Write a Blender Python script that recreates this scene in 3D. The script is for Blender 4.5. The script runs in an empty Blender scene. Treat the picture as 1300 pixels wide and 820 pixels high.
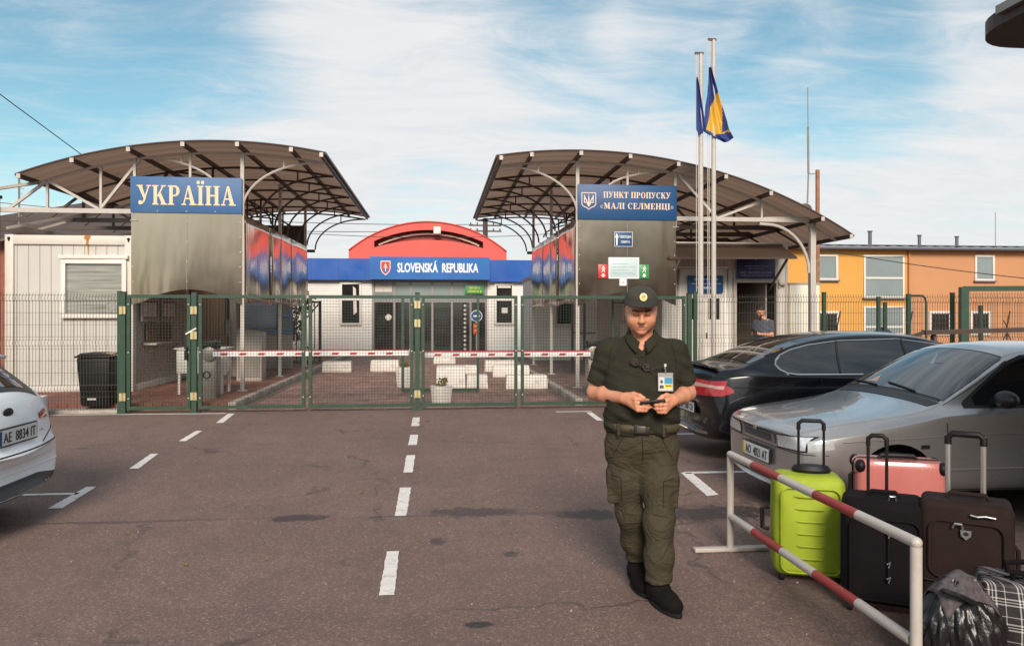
import bpy, bmesh, math, random
import numpy as np
from mathutils import Vector, Matrix, Euler
from mathutils.bvhtree import BVHTree

rad = math.radians
scene = bpy.context.scene
COL = scene.collection
random.seed(7)

# ------------------------------------------------------------------ camera, world, sun, exposure
CAM_YAW = -math.atan(95.0 / 950.0)          # the road runs along +Y; the camera looks a little to its right
cam_data = bpy.data.cameras.new('camera')
cam_data.sensor_width = 36.0
cam_data.lens = 36.0 * 950.0 / 1300.0
cam_data.shift_y = -10.0 / 1300.0
cam_data.clip_start = 0.05
cam_data.clip_end = 3000.0
cam = bpy.data.objects.new('camera', cam_data)
cam.location = (0.0, 0.0, 1.64)
cam.rotation_euler = (rad(90), 0.0, CAM_YAW)
COL.objects.link(cam)
scene.camera = cam

SUN_EL, SUN_AZ = 30.0, 184.0                # degrees; azimuth measured from +Y (road axis) clockwise
sd = bpy.data.lights.new('sun', 'SUN')
sd.energy = 2.7
sd.angle = rad(20.0)
sd.color = (1.0, 0.89, 0.78)
sun = bpy.data.objects.new('sun', sd)
sun_dir = Vector((math.sin(rad(SUN_AZ)) * math.cos(rad(SUN_EL)), math.cos(rad(SUN_AZ)) * math.cos(rad(SUN_EL)), math.sin(rad(SUN_EL))))
sun.rotation_euler = (-sun_dir).to_track_quat('-Z', 'Y').to_euler()
sun.location = sun_dir * 60
COL.objects.link(sun)

scene.view_settings.view_transform = 'Standard'
scene.view_settings.look = 'None'
scene.view_settings.exposure = 0.64
scene.view_settings.gamma = 1.0
scene.view_settings.use_curve_mapping = False

world = bpy.data.worlds.new("World")
scene.world = world
world.use_nodes = True
def build_world():
    nt = world.node_tree
    N, L = nt.nodes, nt.links
    N.clear()
    out = N.new('ShaderNodeOutputWorld')
    bg = N.new('ShaderNodeBackground')
    bg.inputs['Strength'].default_value = 0.11
    L.new(bg.outputs[0], out.inputs[0])
    sky = N.new('ShaderNodeTexSky')
    sky.sky_type = 'NISHITA'
    sky.sun_disc = False
    sky.sun_elevation = rad(SUN_EL)
    sky.sun_rotation = rad(SUN_AZ)
    sky.air_density = 1.0
    sky.dust_density = 0.6
    sky.ozone_density = 1.3
    tc = N.new('ShaderNodeTexCoord')
    sep = N.new('ShaderNodeSeparateXYZ')
    L.new(tc.outputs['Generated'], sep.inputs[0])
    def math_(op, a=None, b=None, c=None):
        n = N.new('ShaderNodeMath'); n.operation = op
        for i, v in enumerate((a, b, c)):
            if v is None: continue
            if isinstance(v, (int, float)): n.inputs[i].default_value = v
            else: L.new(v, n.inputs[i])
        return n.outputs[0]
    # project the view direction on a cloud layer
    zc = math_('MAXIMUM', sep.outputs[2], 0.0)
    den = math_('ADD', zc, 0.16)
    px = math_('DIVIDE', sep.outputs[0], den)
    py = math_('DIVIDE', sep.outputs[1], den)
    com = N.new('ShaderNodeCombineXYZ')
    L.new(px, com.inputs[0]); L.new(py, com.inputs[1])
    def noise(scale, detail, rough, dist, off):
        mp = N.new('ShaderNodeMapping')
        mp.inputs['Location'].default_value = off
        mp.inputs['Rotation'].default_value = (0, 0, rad(-28))
        mp.inputs['Scale'].default_value = (0.8, 1.9, 1.0)
        L.new(com.outputs[0], mp.inputs[0])
        t = N.new('ShaderNodeTexNoise')
        t.inputs['Scale'].default_value = scale
        t.inputs['Detail'].default_value = detail
        t.inputs['Roughness'].default_value = rough
        t.inputs['Distortion'].default_value = dist
        L.new(mp.outputs[0], t.inputs['Vector'])
        return t.outputs['Fac']
    n1 = noise(1.15, 10, 0.60, 0.5, (3.1, 1.7, 0))
    n2 = noise(3.3, 10, 0.66, 1.0, (0.3, 5.2, 0))
    cov = math_('ADD', math_('MULTIPLY', math_('SUBTRACT', n1, 0.5), 1.7), math_('MULTIPLY', math_('SUBTRACT', n2, 0.5), 1.6))
    # broad banks of cloud and broad gaps, each in its own compass direction
    for (x, y, width, amp) in SKY_BANKS:
        u, v = (x - 650) / 950.0, (400 - y) / 950.0
        c_, s_ = math.cos(-CAM_YAW), math.sin(-CAM_YAW)
        d = Vector((s_ + u * c_, c_ - u * s_, v)).normalized()
        dp = N.new('ShaderNodeVectorMath'); dp.operation = 'DOT_PRODUCT'
        L.new(tc.outputs['Generated'], dp.inputs[0])
        dp.inputs[1].default_value = d
        mr = N.new('ShaderNodeMapRange'); mr.interpolation_type = 'SMOOTHERSTEP'
        L.new(dp.outputs['Value'], mr.inputs['Value'])
        mr.inputs['From Min'].default_value = math.cos(rad(width))
        mr.inputs['From Max'].default_value = 1.0
        mr.inputs['To Min'].default_value = 0.0
        mr.inputs['To Max'].default_value = amp
        cov = math_('ADD', cov, mr.outputs[0])
    # low sky is whiter
    low = N.new('ShaderNodeMapRange'); low.interpolation_type = 'SMOOTHSTEP'
    L.new(sep.outputs[2], low.inputs['Value'])
    low.inputs['From Min'].default_value = 0.06; low.inputs['From Max'].default_value = 0.30
    low.inputs['To Min'].default_value = 0.36; low.inputs['To Max'].default_value = 0.0
    cov = math_('ADD', cov, low.outputs[0])
    ramp = N.new('ShaderNodeMapRange'); ramp.interpolation_type = 'SMOOTHSTEP'
    L.new(cov, ramp.inputs['Value'])
    ramp.inputs['From Min'].default_value = -0.78; ramp.inputs['From Max'].default_value = 0.86
    ramp.inputs['To Min'].default_value = 0.02; ramp.inputs['To Max'].default_value = 0.97
    tint = N.new('ShaderNodeMix'); tint.data_type = 'RGBA'; tint.blend_type = 'MULTIPLY'
    tint.inputs['Factor'].default_value = 1.0
    L.new(sky.outputs[0], tint.inputs['A'])
    tint.inputs['B'].default_value = SKY_TINT
    cl = N.new('ShaderNodeMix'); cl.data_type = 'RGBA'
    L.new(n2, cl.inputs['Factor'])
    cl.inputs['A'].default_value = CLOUD_DARK
    cl.inputs['B'].default_value = CLOUD_LIGHT
    mx = N.new('ShaderNodeMix'); mx.data_type = 'RGBA'
    L.new(ramp.outputs[0], mx.inputs['Factor'])
    L.new(tint.outputs['Result'], mx.inputs['A'])
    L.new(cl.outputs['Result'], mx.inputs['B'])
    L.new(mx.outputs['Result'], bg.inputs['Color'])
SKY_TINT = (0.66, 0.88, 0.77, 1)
CLOUD_DARK = (4.3, 4.45, 4.65, 1)
CLOUD_LIGHT = (5.5, 5.4, 5.35, 1)
SKY_BANKS = [  # picture direction x, y; half-width in degrees; amount (+ cloud, - gap)
    (500, 220, 22, 0.78), (420, 20, 7, 0.30), (120, 60, 18, -0.62), (20, 200, 11, 0.05), (300, 50, 10, -0.2),
    (735, 60, 8, -0.5), (900, 30, 7, -0.55), (1060, 100, 9, -0.75), (1200, 60, 7, -0.15), (800, 40, 4, 0.35), (1000, 30, 5, 0.45),
    (1150, 210, 14, 0.55), (860, 140, 10, 0.35), (560, 300, 8, -0.55), (640, 10, 7, -0.35), (480, 10, 6, -0.30), (1280, 30, 6, 0.1)]
build_world()

# ------------------------------------------------------------------ helpers
def hexc(h):
    h = h.lstrip('#')
    o = []
    for i in (0, 2, 4):
        c = int(h[i:i + 2], 16) / 255.0
        o.append(c / 12.92 if c <= 0.04045 else ((c + 0.055) / 1.055) ** 2.4)
    return tuple(o)

MATS = {}
def mat(name, color, rough=0.55, metal=0.0, var=0.12, vscale=6.0, bump=0.0, bscale=60.0, coat=0.0, spec=0.5, dirt=None, stretch=None, alpha=1.0, trans=0.0, rvar=0.0, sheen=0.0, sss=0.0, wrinkle=None):
    """a procedural material: a base colour that drifts with noise, a rough map and a fine bump"""
    if name in MATS: return MATS[name]
    if isinstance(color, str): color = hexc(color)
    m = bpy.data.materials.new(name); m.use_nodes = True
    N, L = m.node_tree.nodes, m.node_tree.links
    b = N['Principled BSDF']
    b.inputs['Roughness'].default_value = rough
    b.inputs['Metallic'].default_value = metal
    b.inputs['Specular IOR Level'].default_value = spec
    b.inputs['Coat Weight'].default_value = coat
    b.inputs['Coat Roughness'].default_value = 0.04
    b.inputs['Transmission Weight'].default_value = trans
    b.inputs['Alpha'].default_value = alpha
    if sheen: b.inputs['Sheen Weight'].default_value = sheen
    if sss:
        b.inputs['Subsurface Weight'].default_value = sss
        b.inputs['Subsurface Radius'].default_value = (0.010, 0.004, 0.002)
    tc = N.new('ShaderNodeTexCoord')
    vec = tc.outputs['Object']
    if stretch:
        mp = N.new('ShaderNodeMapping'); mp.inputs['Scale'].default_value = stretch
        L.new(vec, mp.inputs[0]); vec = mp.outputs[0]
    nz = N.new('ShaderNodeTexNoise'); nz.inputs['Scale'].default_value = vscale; nz.inputs['Detail'].default_value = 6; nz.inputs['Roughness'].default_value = 0.6
    L.new(vec, nz.inputs['Vector'])
    lo = tuple(max(0, c * (1 - var)) for c in color); hi = tuple(min(1, c * (1 + var)) for c in color)
    mr = N.new('ShaderNodeMapRange'); mr.inputs['From Min'].default_value = 0.28; mr.inputs['From Max'].default_value = 0.72
    L.new(nz.outputs['Fac'], mr.inputs['Value'])
    mx = N.new('ShaderNodeMix'); mx.data_type = 'RGBA'
    L.new(mr.outputs[0], mx.inputs['Factor'])
    mx.inputs['A'].default_value = (*lo, 1); mx.inputs['B'].default_value = (*hi, 1)
    cur = mx.outputs['Result']
    if dirt:
        dcol, dscale, damt = dirt
        if isinstance(dcol, str): dcol = hexc(dcol)
        n2 = N.new('ShaderNodeTexNoise'); n2.inputs['Scale'].default_value = dscale; n2.inputs['Detail'].default_value = 9; n2.inputs['Roughness'].default_value = 0.68
        mp2 = N.new('ShaderNodeMapping'); mp2.inputs['Location'].default_value = (4.3, 1.7, 9.1)
        L.new(vec, mp2.inputs[0]); L.new(mp2.outputs[0], n2.inputs['Vector'])
        r2 = N.new('ShaderNodeMapRange'); r2.inputs['From Min'].default_value = 0.52; r2.inputs['From Max'].default_value = 0.78; r2.inputs['To Max'].default_value = damt
        L.new(n2.outputs['Fac'], r2.inputs['Value'])
        m2 = N.new('ShaderNodeMix'); m2.data_type = 'RGBA'
        L.new(r2.outputs[0], m2.inputs['Factor']); L.new(cur, m2.inputs['A']); m2.inputs['B'].default_value = (*dcol, 1)
        cur = m2.outputs['Result']
    L.new(cur, b.inputs['Base Color'])
    if rvar:
        rr = N.new('ShaderNodeMapRange'); rr.inputs['From Min'].default_value = 0.3; rr.inputs['From Max'].default_value = 0.7
        rr.inputs['To Min'].default_value = max(0.02, rough - rvar); rr.inputs['To Max'].default_value = min(1, rough + rvar)
        n3 = N.new('ShaderNodeTexNoise'); n3.inputs['Scale'].default_value = vscale * 0.7; n3.inputs['Detail'].default_value = 5
        L.new(vec, n3.inputs['Vector']); L.new(n3.outputs['Fac'], rr.inputs['Value']); L.new(rr.outputs[0], b.inputs['Roughness'])
    if bump:
        nb = N.new('ShaderNodeTexNoise'); nb.inputs['Scale'].default_value = bscale; nb.inputs['Detail'].default_value = 5
        L.new(vec, nb.inputs['Vector'])
        bp = N.new('ShaderNodeBump'); bp.inputs['Strength'].default_value = bump; bp.inputs['Distance'].default_value = 0.01
        L.new(nb.outputs['Fac'], bp.inputs['Height']); L.new(bp.outputs[0], b.inputs['Normal'])
        if wrinkle:                      # creased cloth: ridged noise, drawn out along a slant
            scale, strength, dist = wrinkle
            mw = N.new('ShaderNodeMapping'); mw.inputs['Rotation'].default_value = (0.5, 0.75, 0.6); mw.inputs['Scale'].default_value = (0.75, 0.9, 1.35); L.new(tc.outputs['Object'], mw.inputs[0])
            nw = N.new('ShaderNodeTexNoise'); nw.inputs['Scale'].default_value = scale; nw.inputs['Detail'].default_value = 3; nw.inputs['Roughness'].default_value = 0.5; nw.inputs['Distortion'].default_value = 1.2; L.new(mw.outputs[0], nw.inputs['Vector'])
            pg = N.new('ShaderNodeMath'); pg.operation = 'PINGPONG'; pg.inputs[1].default_value = 0.085; L.new(nw.outputs['Fac'], pg.inputs[0])
            bw = N.new('ShaderNodeBump'); bw.inputs['Strength'].default_value = strength; bw.inputs['Distance'].default_value = dist; L.new(pg.outputs[0], bw.inputs['Height']); L.new(bw.outputs[0], bp.inputs['Normal'])
    MATS[name] = m
    return m

class MB:
    """collects shapes and links them as ONE mesh object"""
    def __init__(s): s.v = []; s.f = []; s.mi = []; s.cur = 0
    def add(s, vs, fs):
        o = len(s.v); s.v += [tuple(p) for p in vs]
        for f in fs: s.f.append(tuple(i + o for i in f)); s.mi.append(s.cur)
    def box(s, x0, x1, y0, y1, z0, z1):
        vs = [(x0, y0, z0), (x1, y0, z0), (x1, y1, z0), (x0, y1, z0), (x0, y0, z1), (x1, y0, z1), (x1, y1, z1), (x0, y1, z1)]
        s.add(vs, [(3, 2, 1, 0), (4, 5, 6, 7), (0, 1, 5, 4), (1, 2, 6, 5), (2, 3, 7, 6), (3, 0, 4, 7)])
        return s
    def obox(s, c, size, M=None):
        hx, hy, hz = size[0] / 2, size[1] / 2, size[2] / 2
        M = M or Matrix.Identity(3)
        vs = [Vector(c) + M @ Vector((a * hx, b * hy, d * hz)) for a, b, d in ((-1, -1, -1), (1, -1, -1), (1, 1, -1), (-1, 1, -1), (-1, -1, 1), (1, -1, 1), (1, 1, 1), (-1, 1, 1))]
        s.add(vs, [(3, 2, 1, 0), (4, 5, 6, 7), (0, 1, 5, 4), (1, 2, 6, 5), (2, 3, 7, 6), (3, 0, 4, 7)])
        return s
    def bar(s, a, b, w, h=None, up=(0, 0, 1)):
        """square tube from a to b"""
        a, b = Vector(a), Vector(b); h = h or w
        d = (b - a); ln = d.length; d.normalize()
        u = Vector(up)
        if abs(d.dot(u)) > 0.98: u = Vector((1, 0, 0))
        r = d.cross(u).normalized(); u = r.cross(d)
        M = Matrix((r, d, u)).transposed()
        return s.obox((a + b) / 2, (w, ln, h), M)
    def tube(s, pts, r, n=8, cap=True, closed=False):
        pts = [Vector(p) for p in pts]
        m = len(pts); rs = r if isinstance(r, (list, tuple)) else [r] * m
        rings = []
        prev = None
        for i in range(m):
            if closed: t = (pts[(i + 1) % m] - pts[i - 1])
            else: t = pts[min(i + 1, m - 1)] - pts[max(i - 1, 0)]
            t = t.normalized() if t.length > 1e-9 else Vector((0, 0, 1))
            if prev is None:
                ref = Vector((0, 0, 1)) if abs(t.z) < 0.9 else Vector((1, 0, 0))
                x = t.cross(ref).normalized()
            else:
                x = prev - t * prev.dot(t)
                x = x.normalized() if x.length > 1e-6 else t.orthogonal().normalized()
            prev = x; y = t.cross(x)
            rings.append([pts[i] + (x * math.cos(2 * math.pi * k / n) + y * math.sin(2 * math.pi * k / n)) * rs[i] for k in range(n)])
        vs = [p for rg in rings for p in rg]
        fs = []
        for i in range(m if closed else m - 1):
            a, b = i * n, ((i + 1) % m) * n
            for k in range(n): fs.append((a + k, a + (k + 1) % n, b + (k + 1) % n, b + k))
        if cap and not closed:
            fs.append(tuple(range(n - 1, -1, -1))); fs.append(tuple((m - 1) * n + k for k in range(n)))
        s.add(vs, fs)
        return s
    def cyl(s, c, r, h, axis=(0, 0, 1), n=24, r2=None):
        a = Vector(axis).normalized(); c = Vector(c)
        return s.tube([c - a * h / 2, c + a * h / 2], [r, r if r2 is None else r2], n)
    def lathe(s, c, prof, n=24, axis=(0, 0, 1)):
        """prof: list of (radius, height) along axis"""
        a = Vector(axis).normalized(); x = a.orthogonal().normalized(); y = a.cross(x); c = Vector(c)
        vs = [c + a * h + (x * math.cos(2 * math.pi * k / n) + y * math.sin(2 * math.pi * k / n)) * r for r, h in prof for k in range(n)]
        fs = []
        for i in range(len(prof) - 1):
            for k in range(n): fs.append((i * n + k, i * n + (k + 1) % n, (i + 1) * n + (k + 1) % n, (i + 1) * n + k))
        fs.append(tuple(range(n - 1, -1, -1))); fs.append(tuple((len(prof) - 1) * n + k for k in range(n)))
        s.add(vs, fs)
        return s
    def prism(s, poly, o, ux, uy, depth):
        """2-D outline in the plane (ux, uy) at o, pushed along -normal by depth"""
        o, ux, uy = Vector(o), Vector(ux), Vector(uy); nrm = ux.cross(uy).normalized()
        n = len(poly)
        area = sum(poly[i][0] * poly[(i + 1) % n][1] - poly[(i + 1) % n][0] * poly[i][1] for i in range(n))
        if area < 0: poly = poly[::-1]
        vs = [o + ux * p[0] + uy * p[1] for p in poly] + [o + ux * p[0] + uy * p[1] - nrm * depth for p in poly]
        fs = [tuple(range(n)), tuple(range(2 * n - 1, n - 1, -1))]
        for i in range(n): fs.append((i, i + n, (i + 1) % n + n, (i + 1) % n))
        s.add(vs, fs)
        return s
    def grid(s, fn, nu, nv, wrap=False):
        vs = [fn(i / nu, j / nv) for j in range(nv + 1) for i in range(nu + 1)]
        fs = [(j * (nu + 1) + i, j * (nu + 1) + i + 1, (j + 1) * (nu + 1) + i + 1, (j + 1) * (nu + 1) + i) for j in range(nv) for i in range(nu)]
        s.add(vs, fs)
        return s
    def sphere(s, c, r, nu=16, nv=10):
        c = Vector(c); r = r if isinstance(r, (tuple, list)) else (r, r, r)
        prof = []
        vs = [c + Vector((0, 0, -r[2]))]
        for j in range(1, nv):
            a = -math.pi / 2 + math.pi * j / nv
            for i in range(nu):
                b = 2 * math.pi * i / nu
                vs.append(c + Vector((r[0] * math.cos(a) * math.cos(b), r[1] * math.cos(a) * math.sin(b), r[2] * math.sin(a))))
        vs.append(c + Vector((0, 0, r[2])))
        fs = [(0, 1 + (i + 1) % nu, 1 + i) for i in range(nu)]
        for j in range(nv - 2):
            for i in range(nu):
                a = 1 + j * nu; b = a + nu
                fs.append((a + i, a + (i + 1) % nu, b + (i + 1) % nu, b + i))
        e = len(vs) - 1; a = 1 + (nv - 2) * nu
        fs += [(a + i, a + (i + 1) % nu, e) for i in range(nu)]
        s.add(vs, fs)
        return s
    def build(s, name, m=None, parent=None, smooth=False, bevel=0.0, seg=2, angle=40, solid=0.0, sub=0):
        me = bpy.data.meshes.new(name)
        me.from_pydata(s.v, [], s.f)
        me.update()
        ms = m if isinstance(m, (list, tuple)) else [m]
        for q in ms:
            if q: me.materials.append(q)
        if len(ms) > 1: me.polygons.foreach_set('material_index', s.mi)
        o = bpy.data.objects.new(name, me); COL.objects.link(o)
        if parent: o.parent = parent
        if bevel:
            bm = bmesh.new(); bm.from_mesh(me)
            bmesh.ops.remove_doubles(bm, verts=bm.verts, dist=1e-5)
            ed = [e for e in bm.edges if len(e.link_faces) == 2 and e.calc_face_angle(0) > rad(angle)]
            bmesh.ops.bevel(bm, geom=ed, offset=bevel, segments=seg, profile=0.5, affect='EDGES', clamp_overlap=True)
            bm.to_mesh(me); bm.free(); me.update()
        if smooth or bevel:
            for p in me.polygons: p.use_smooth = True
            try: me.set_sharp_from_angle(angle=rad(38))
            except Exception: pass
        if solid:
            md = o.modifiers.new('s', 'SOLIDIFY'); md.thickness = solid; md.offset = 0
        if sub:
            md = o.modifiers.new('b', 'SUBSURF'); md.levels = sub; md.render_levels = sub
        return o

def tag(o, label=None, cat=None, group=None, kind=None):
    if label: o['label'] = label
    if cat: o['category'] = cat
    if group: o['group'] = group
    if kind: o['kind'] = kind
    return o
def thing(name, label, cat, loc=(0, 0, 0), rz=0.0, group=None):
    o = bpy.data.objects.new(name, None); COL.objects.link(o)
    o.empty_display_size = 0.2
    o.location = loc; o.rotation_euler = (0, 0, rz)
    return tag(o, label, cat, group)
def kids(o): return [c for c in bpy.data.objects if c.parent == o]
def copy_tree(o, parent=None):
    c = o.copy(); COL.objects.link(c)
    if parent: c.parent = parent
    for ch in kids(o): copy_tree(ch, c)
    return c
def structure(name, mb, m, **k):
    o = mb.build(name, m, **k); o['kind'] = 'structure'
    return o

def sans(body, height, o, ux, uy, m, parent=None, name='lettering', squeeze=1.0, bold=0.0, depth=0.002, align='CENTER', width=None, label=None):
    """upright sans lettering turned into a mesh; o is the middle of the base line"""
    cu = bpy.data.curves.new(name, 'FONT')
    cu.body = body; cu.size = 1.0; cu.extrude = depth / 2.0 / height; cu.offset = bold
    cu.align_x = align; cu.resolution_u = 3
    tmp = bpy.data.objects.new('tmp', cu); COL.objects.link(tmp)
    bpy.context.view_layer.update()
    dg = bpy.context.evaluated_depsgraph_get()
    me = bpy.data.meshes.new_from_object(tmp.evaluated_get(dg))
    bpy.data.objects.remove(tmp); bpy.data.curves.remove(cu)
    ux, uy, o = Vector(ux).normalized(), Vector(uy).normalized(), Vector(o); n = ux.cross(uy)
    cap = 0.727
    k = height / cap
    if width and len(me.vertices):
        xs = [v.co.x for v in me.vertices]; squeeze = width / ((max(xs) - min(xs)) * k)
    for v in me.vertices:
        p = v.co.copy(); v.co = o + ux * p.x * k * squeeze + uy * p.y * k + n * (p.z * k + depth * 0.5)
    me.materials.clear(); me.materials.append(m)
    ob = bpy.data.objects.new(name, me); COL.objects.link(ob)
    if parent: ob.parent = parent
    return ob

# ---- serif capitals drawn as outlines (cap height 1)
ST, TH, SF, SE = 0.21, 0.075, 0.065, 0.085
def R_(x0, y0, x1, y1): return [(x0, y0), (x1, y0), (x1, y1), (x0, y1)]
def stem_(x, w=ST, y0=0.0, y1=1.0):
    return [R_(x, y0, x + w, y1), R_(x - SE, y0, x + w + SE, y0 + SF), R_(x - SE, y1 - SF, x + w + SE, y1)]
def serif_(x, w, y): return R_(x - SE, y, x + w + SE, y + SF)
def arc_(cx, cy, rx, ry, t, a0, a1, n=18, tv=None):
    """a bowl: outer ellipse minus an inner one; t thickness at the sides, tv at top and bottom"""
    tv = TH if tv is None else tv; out = []
    for i in range(n):
        b0 = rad(a0 + (a1 - a0) * i / n); b1 = rad(a0 + (a1 - a0) * (i + 1) / n)
        f = lambda b, e: (cx + (rx - e * t) * math.cos(b), cy + (ry - e * tv) * math.sin(b))
        out.append([f(b0, 0), f(b1, 0), f(b1, 1), f(b0, 1)])
    return out
def ball_(x, y, r): return [[(x + r * math.cos(2 * math.pi * k / 12), y + r * math.sin(2 * math.pi * k / 12)) for k in range(12)]]
GL = {
 'У': (0.80, [[(0.02, 1), (0.26, 1), (0.52, 0.30), (0.42, 0.22)], [(0.66, 1), (0.74, 1), (0.42, 0.12), (0.33, 0.16)], R_(-0.04, 0.935, 0.33, 1), R_(0.54, 0.935, 0.84, 1)] + ball_(0.17, 0.11, 0.11) + [[(0.17, 0), (0.30, 0.03), (0.42, 0.16), (0.34, 0.2), (0.24, 0.07)]]),
 'К': (0.86, stem_(0.09) + [[(0.30, 0.44), (0.64, 1), (0.73, 1), (0.38, 0.40)], [(0.36, 0.52), (0.50, 0.66), (0.84, 0.03), (0.60, 0.03)], R_(0.54, 0.935, 0.84, 1), R_(0.52, 0, 0.92, SF)]),
 'Р': (0.74, stem_(0.09) + [R_(0.28, 0.925, 0.44, 1), R_(0.28, 0.44, 0.44, 0.515)] + arc_(0.42, 0.72, 0.30, 0.28, 0.19, -90, 90)),
 'А': (0.86, [[(0.09, 0.03), (0.17, 0.03), (0.45, 1), (0.38, 1)], [(0.36, 1), (0.50, 1), (0.82, 0.03), (0.57, 0.03)], R_(0.2, 0.30, 0.62, 0.37), R_(0.0, 0, 0.28, SF), R_(0.49, 0, 0.92, SF)]),
 'Ї': (0.40, stem_(0.10) + ball_(0.07, 1.17, 0.10) + ball_(0.34, 1.17, 0.10)),
 'І': (0.40, stem_(0.10)),
 'Н': (0.88, stem_(0.09) + stem_(0.60) + [R_(0.29, 0.46, 0.61, 0.54)]),
 'П': (0.88, stem_(0.09) + stem_(0.60) + [R_(0.01, 0.92, 0.89, 0.999)]),
 'Т': (0.76, [R_(0.28, 0, 0.49, 0.95), R_(0.19, 0, 0.58, SF), R_(0.02, 0.925, 0.75, 1), [(0.02, 0.95), (0.02, 0.70), (0.07, 0.70), (0.15, 0.95)], [(0.75, 0.95), (0.75, 0.70), (0.70, 0.70), (0.62, 0.95)]]),
 'О': (0.86, arc_(0.43, 0.5, 0.40, 0.52, 0.20, 0, 360, 36, 0.06)),
 'С': (0.80, arc_(0.43, 0.5, 0.40, 0.52, 0.20, 42, 318, 30, 0.06) + [[(0.66, 0.98), (0.73, 1.0), (0.73, 0.70), (0.67, 0.70)]]),
 'М': (1.02, [R_(0.12, 0, 0.19, 0.97), R_(0.0, 0, 0.32, SF), [(0.10, 1), (0.33, 1), (0.58, 0.2), (0.48, 0.02)], [(0.74, 1), (0.83, 1), (0.53, 0.03), (0.48, 0.06)], R_(0.72, 0, 0.93, 1), R_(0.64, 0, 1.02, SF), R_(0.02, 0.935, 0.3, 1), R_(0.74, 0.935, 1.02, 1)]),
 'Л': (0.84, [R_(0.56, 0, 0.77, 1), R_(0.48, 0, 0.86, SF), R_(0.22, 0.93, 0.86, 1), [(0.30, 1), (0.37, 1), (0.26, 0.14), (0.17, 0.12)]] + ball_(0.10, 0.10, 0.10) + [[(0.10, 0.0), (0.2, 0.02), (0.27, 0.2), (0.2, 0.22)]]),
 'Е': (0.74, stem_(0.09) + [R_(0.28, 0.93, 0.66, 1), R_(0.28, 0, 0.68, 0.07), R_(0.28, 0.47, 0.52, 0.54), [(0.66, 1), (0.66, 0.72), (0.61, 0.72), (0.54, 0.96)], [(0.70, 0), (0.70, 0.28), (0.65, 0.28), (0.56, 0.05)], R_(0.48, 0.38, 0.53, 0.63)]),
 'Ц': (0.90, stem_(0.09) + stem_(0.60) + [R_(0.01, 0, 0.92, 0.08), [(0.92, 0.08), (0.80, 0.08), (0.86, -0.2), (0.92, -0.2)]]),
 '«': (0.52, [[(0.03, 0.36), (0.08, 0.36), (0.26, 0.62), (0.18, 0.62)], [(0.03, 0.37), (0.08, 0.37), (0.26, 0.10), (0.18, 0.10)], [(0.25, 0.36), (0.30, 0.36), (0.48, 0.62), (0.40, 0.62)], [(0.25, 0.37), (0.30, 0.37), (0.48, 0.10), (0.40, 0.10)]]),
 '»': (0.52, [[(0.47, 0.36), (0.42, 0.36), (0.24, 0.62), (0.32, 0.62)], [(0.47, 0.37), (0.42, 0.37), (0.24, 0.10), (0.32, 0.10)], [(0.25, 0.36), (0.20, 0.36), (0.02, 0.62), (0.10, 0.62)], [(0.25, 0.37), (0.20, 0.37), (0.02, 0.10), (0.10, 0.10)]]),
}
def serif_text(body, height, o, ux, uy, width, m, parent, name='lettering'):
    ux, uy, o = Vector(ux), Vector(uy), Vector(o); n = ux.cross(uy)
    gap = 0.10; total = 0
    for ch in body: total += 0.42 if ch == ' ' else GL[ch][0] + gap
    total -= gap
    kx = width / total; x = -total / 2; mb = MB()
    for ch in body:
        if ch == ' ': x += 0.42; continue
        w, polys = GL[ch]
        for i, pl in enumerate(polys):
            d = 0.004 + 0.00025 * (i % 12)
            mb.prism([((px + x) * kx, py * height) for px, py in pl], o + n * d, ux, uy, d - 0.0005)
        x += w + gap
    return mb.build(name, m, parent)

def bars_of_text(o, ux, uy, rows, m, parent, name='lettering', seed=1):
    """small print too far off to read: rows = (y, x0, x1, height)"""
    rnd = random.Random(seed); mb = MB(); ux, uy, o = Vector(ux), Vector(uy), Vector(o); n = ux.cross(uy)
    for y, x0, x1, h in rows:
        x = x0
        while x < x1 - h * 0.5:
            w = min(h * rnd.uniform(1.2, 3.6), x1 - x)
            # a word as a run of strokes
            q = x
            while q < x + w:
                sw = h * rnd.uniform(0.16, 0.3)
                mb.prism([(q, y), (q + sw, y), (q + sw, y + h * rnd.choice((1, 1, 0.8))), (q, y + h)], o + n * 0.003, ux, uy, 0.0025)
                q += sw + h * rnd.uniform(0.14, 0.26)
            x += w + h * 0.55
    return mb.build(name, m, parent)

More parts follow.
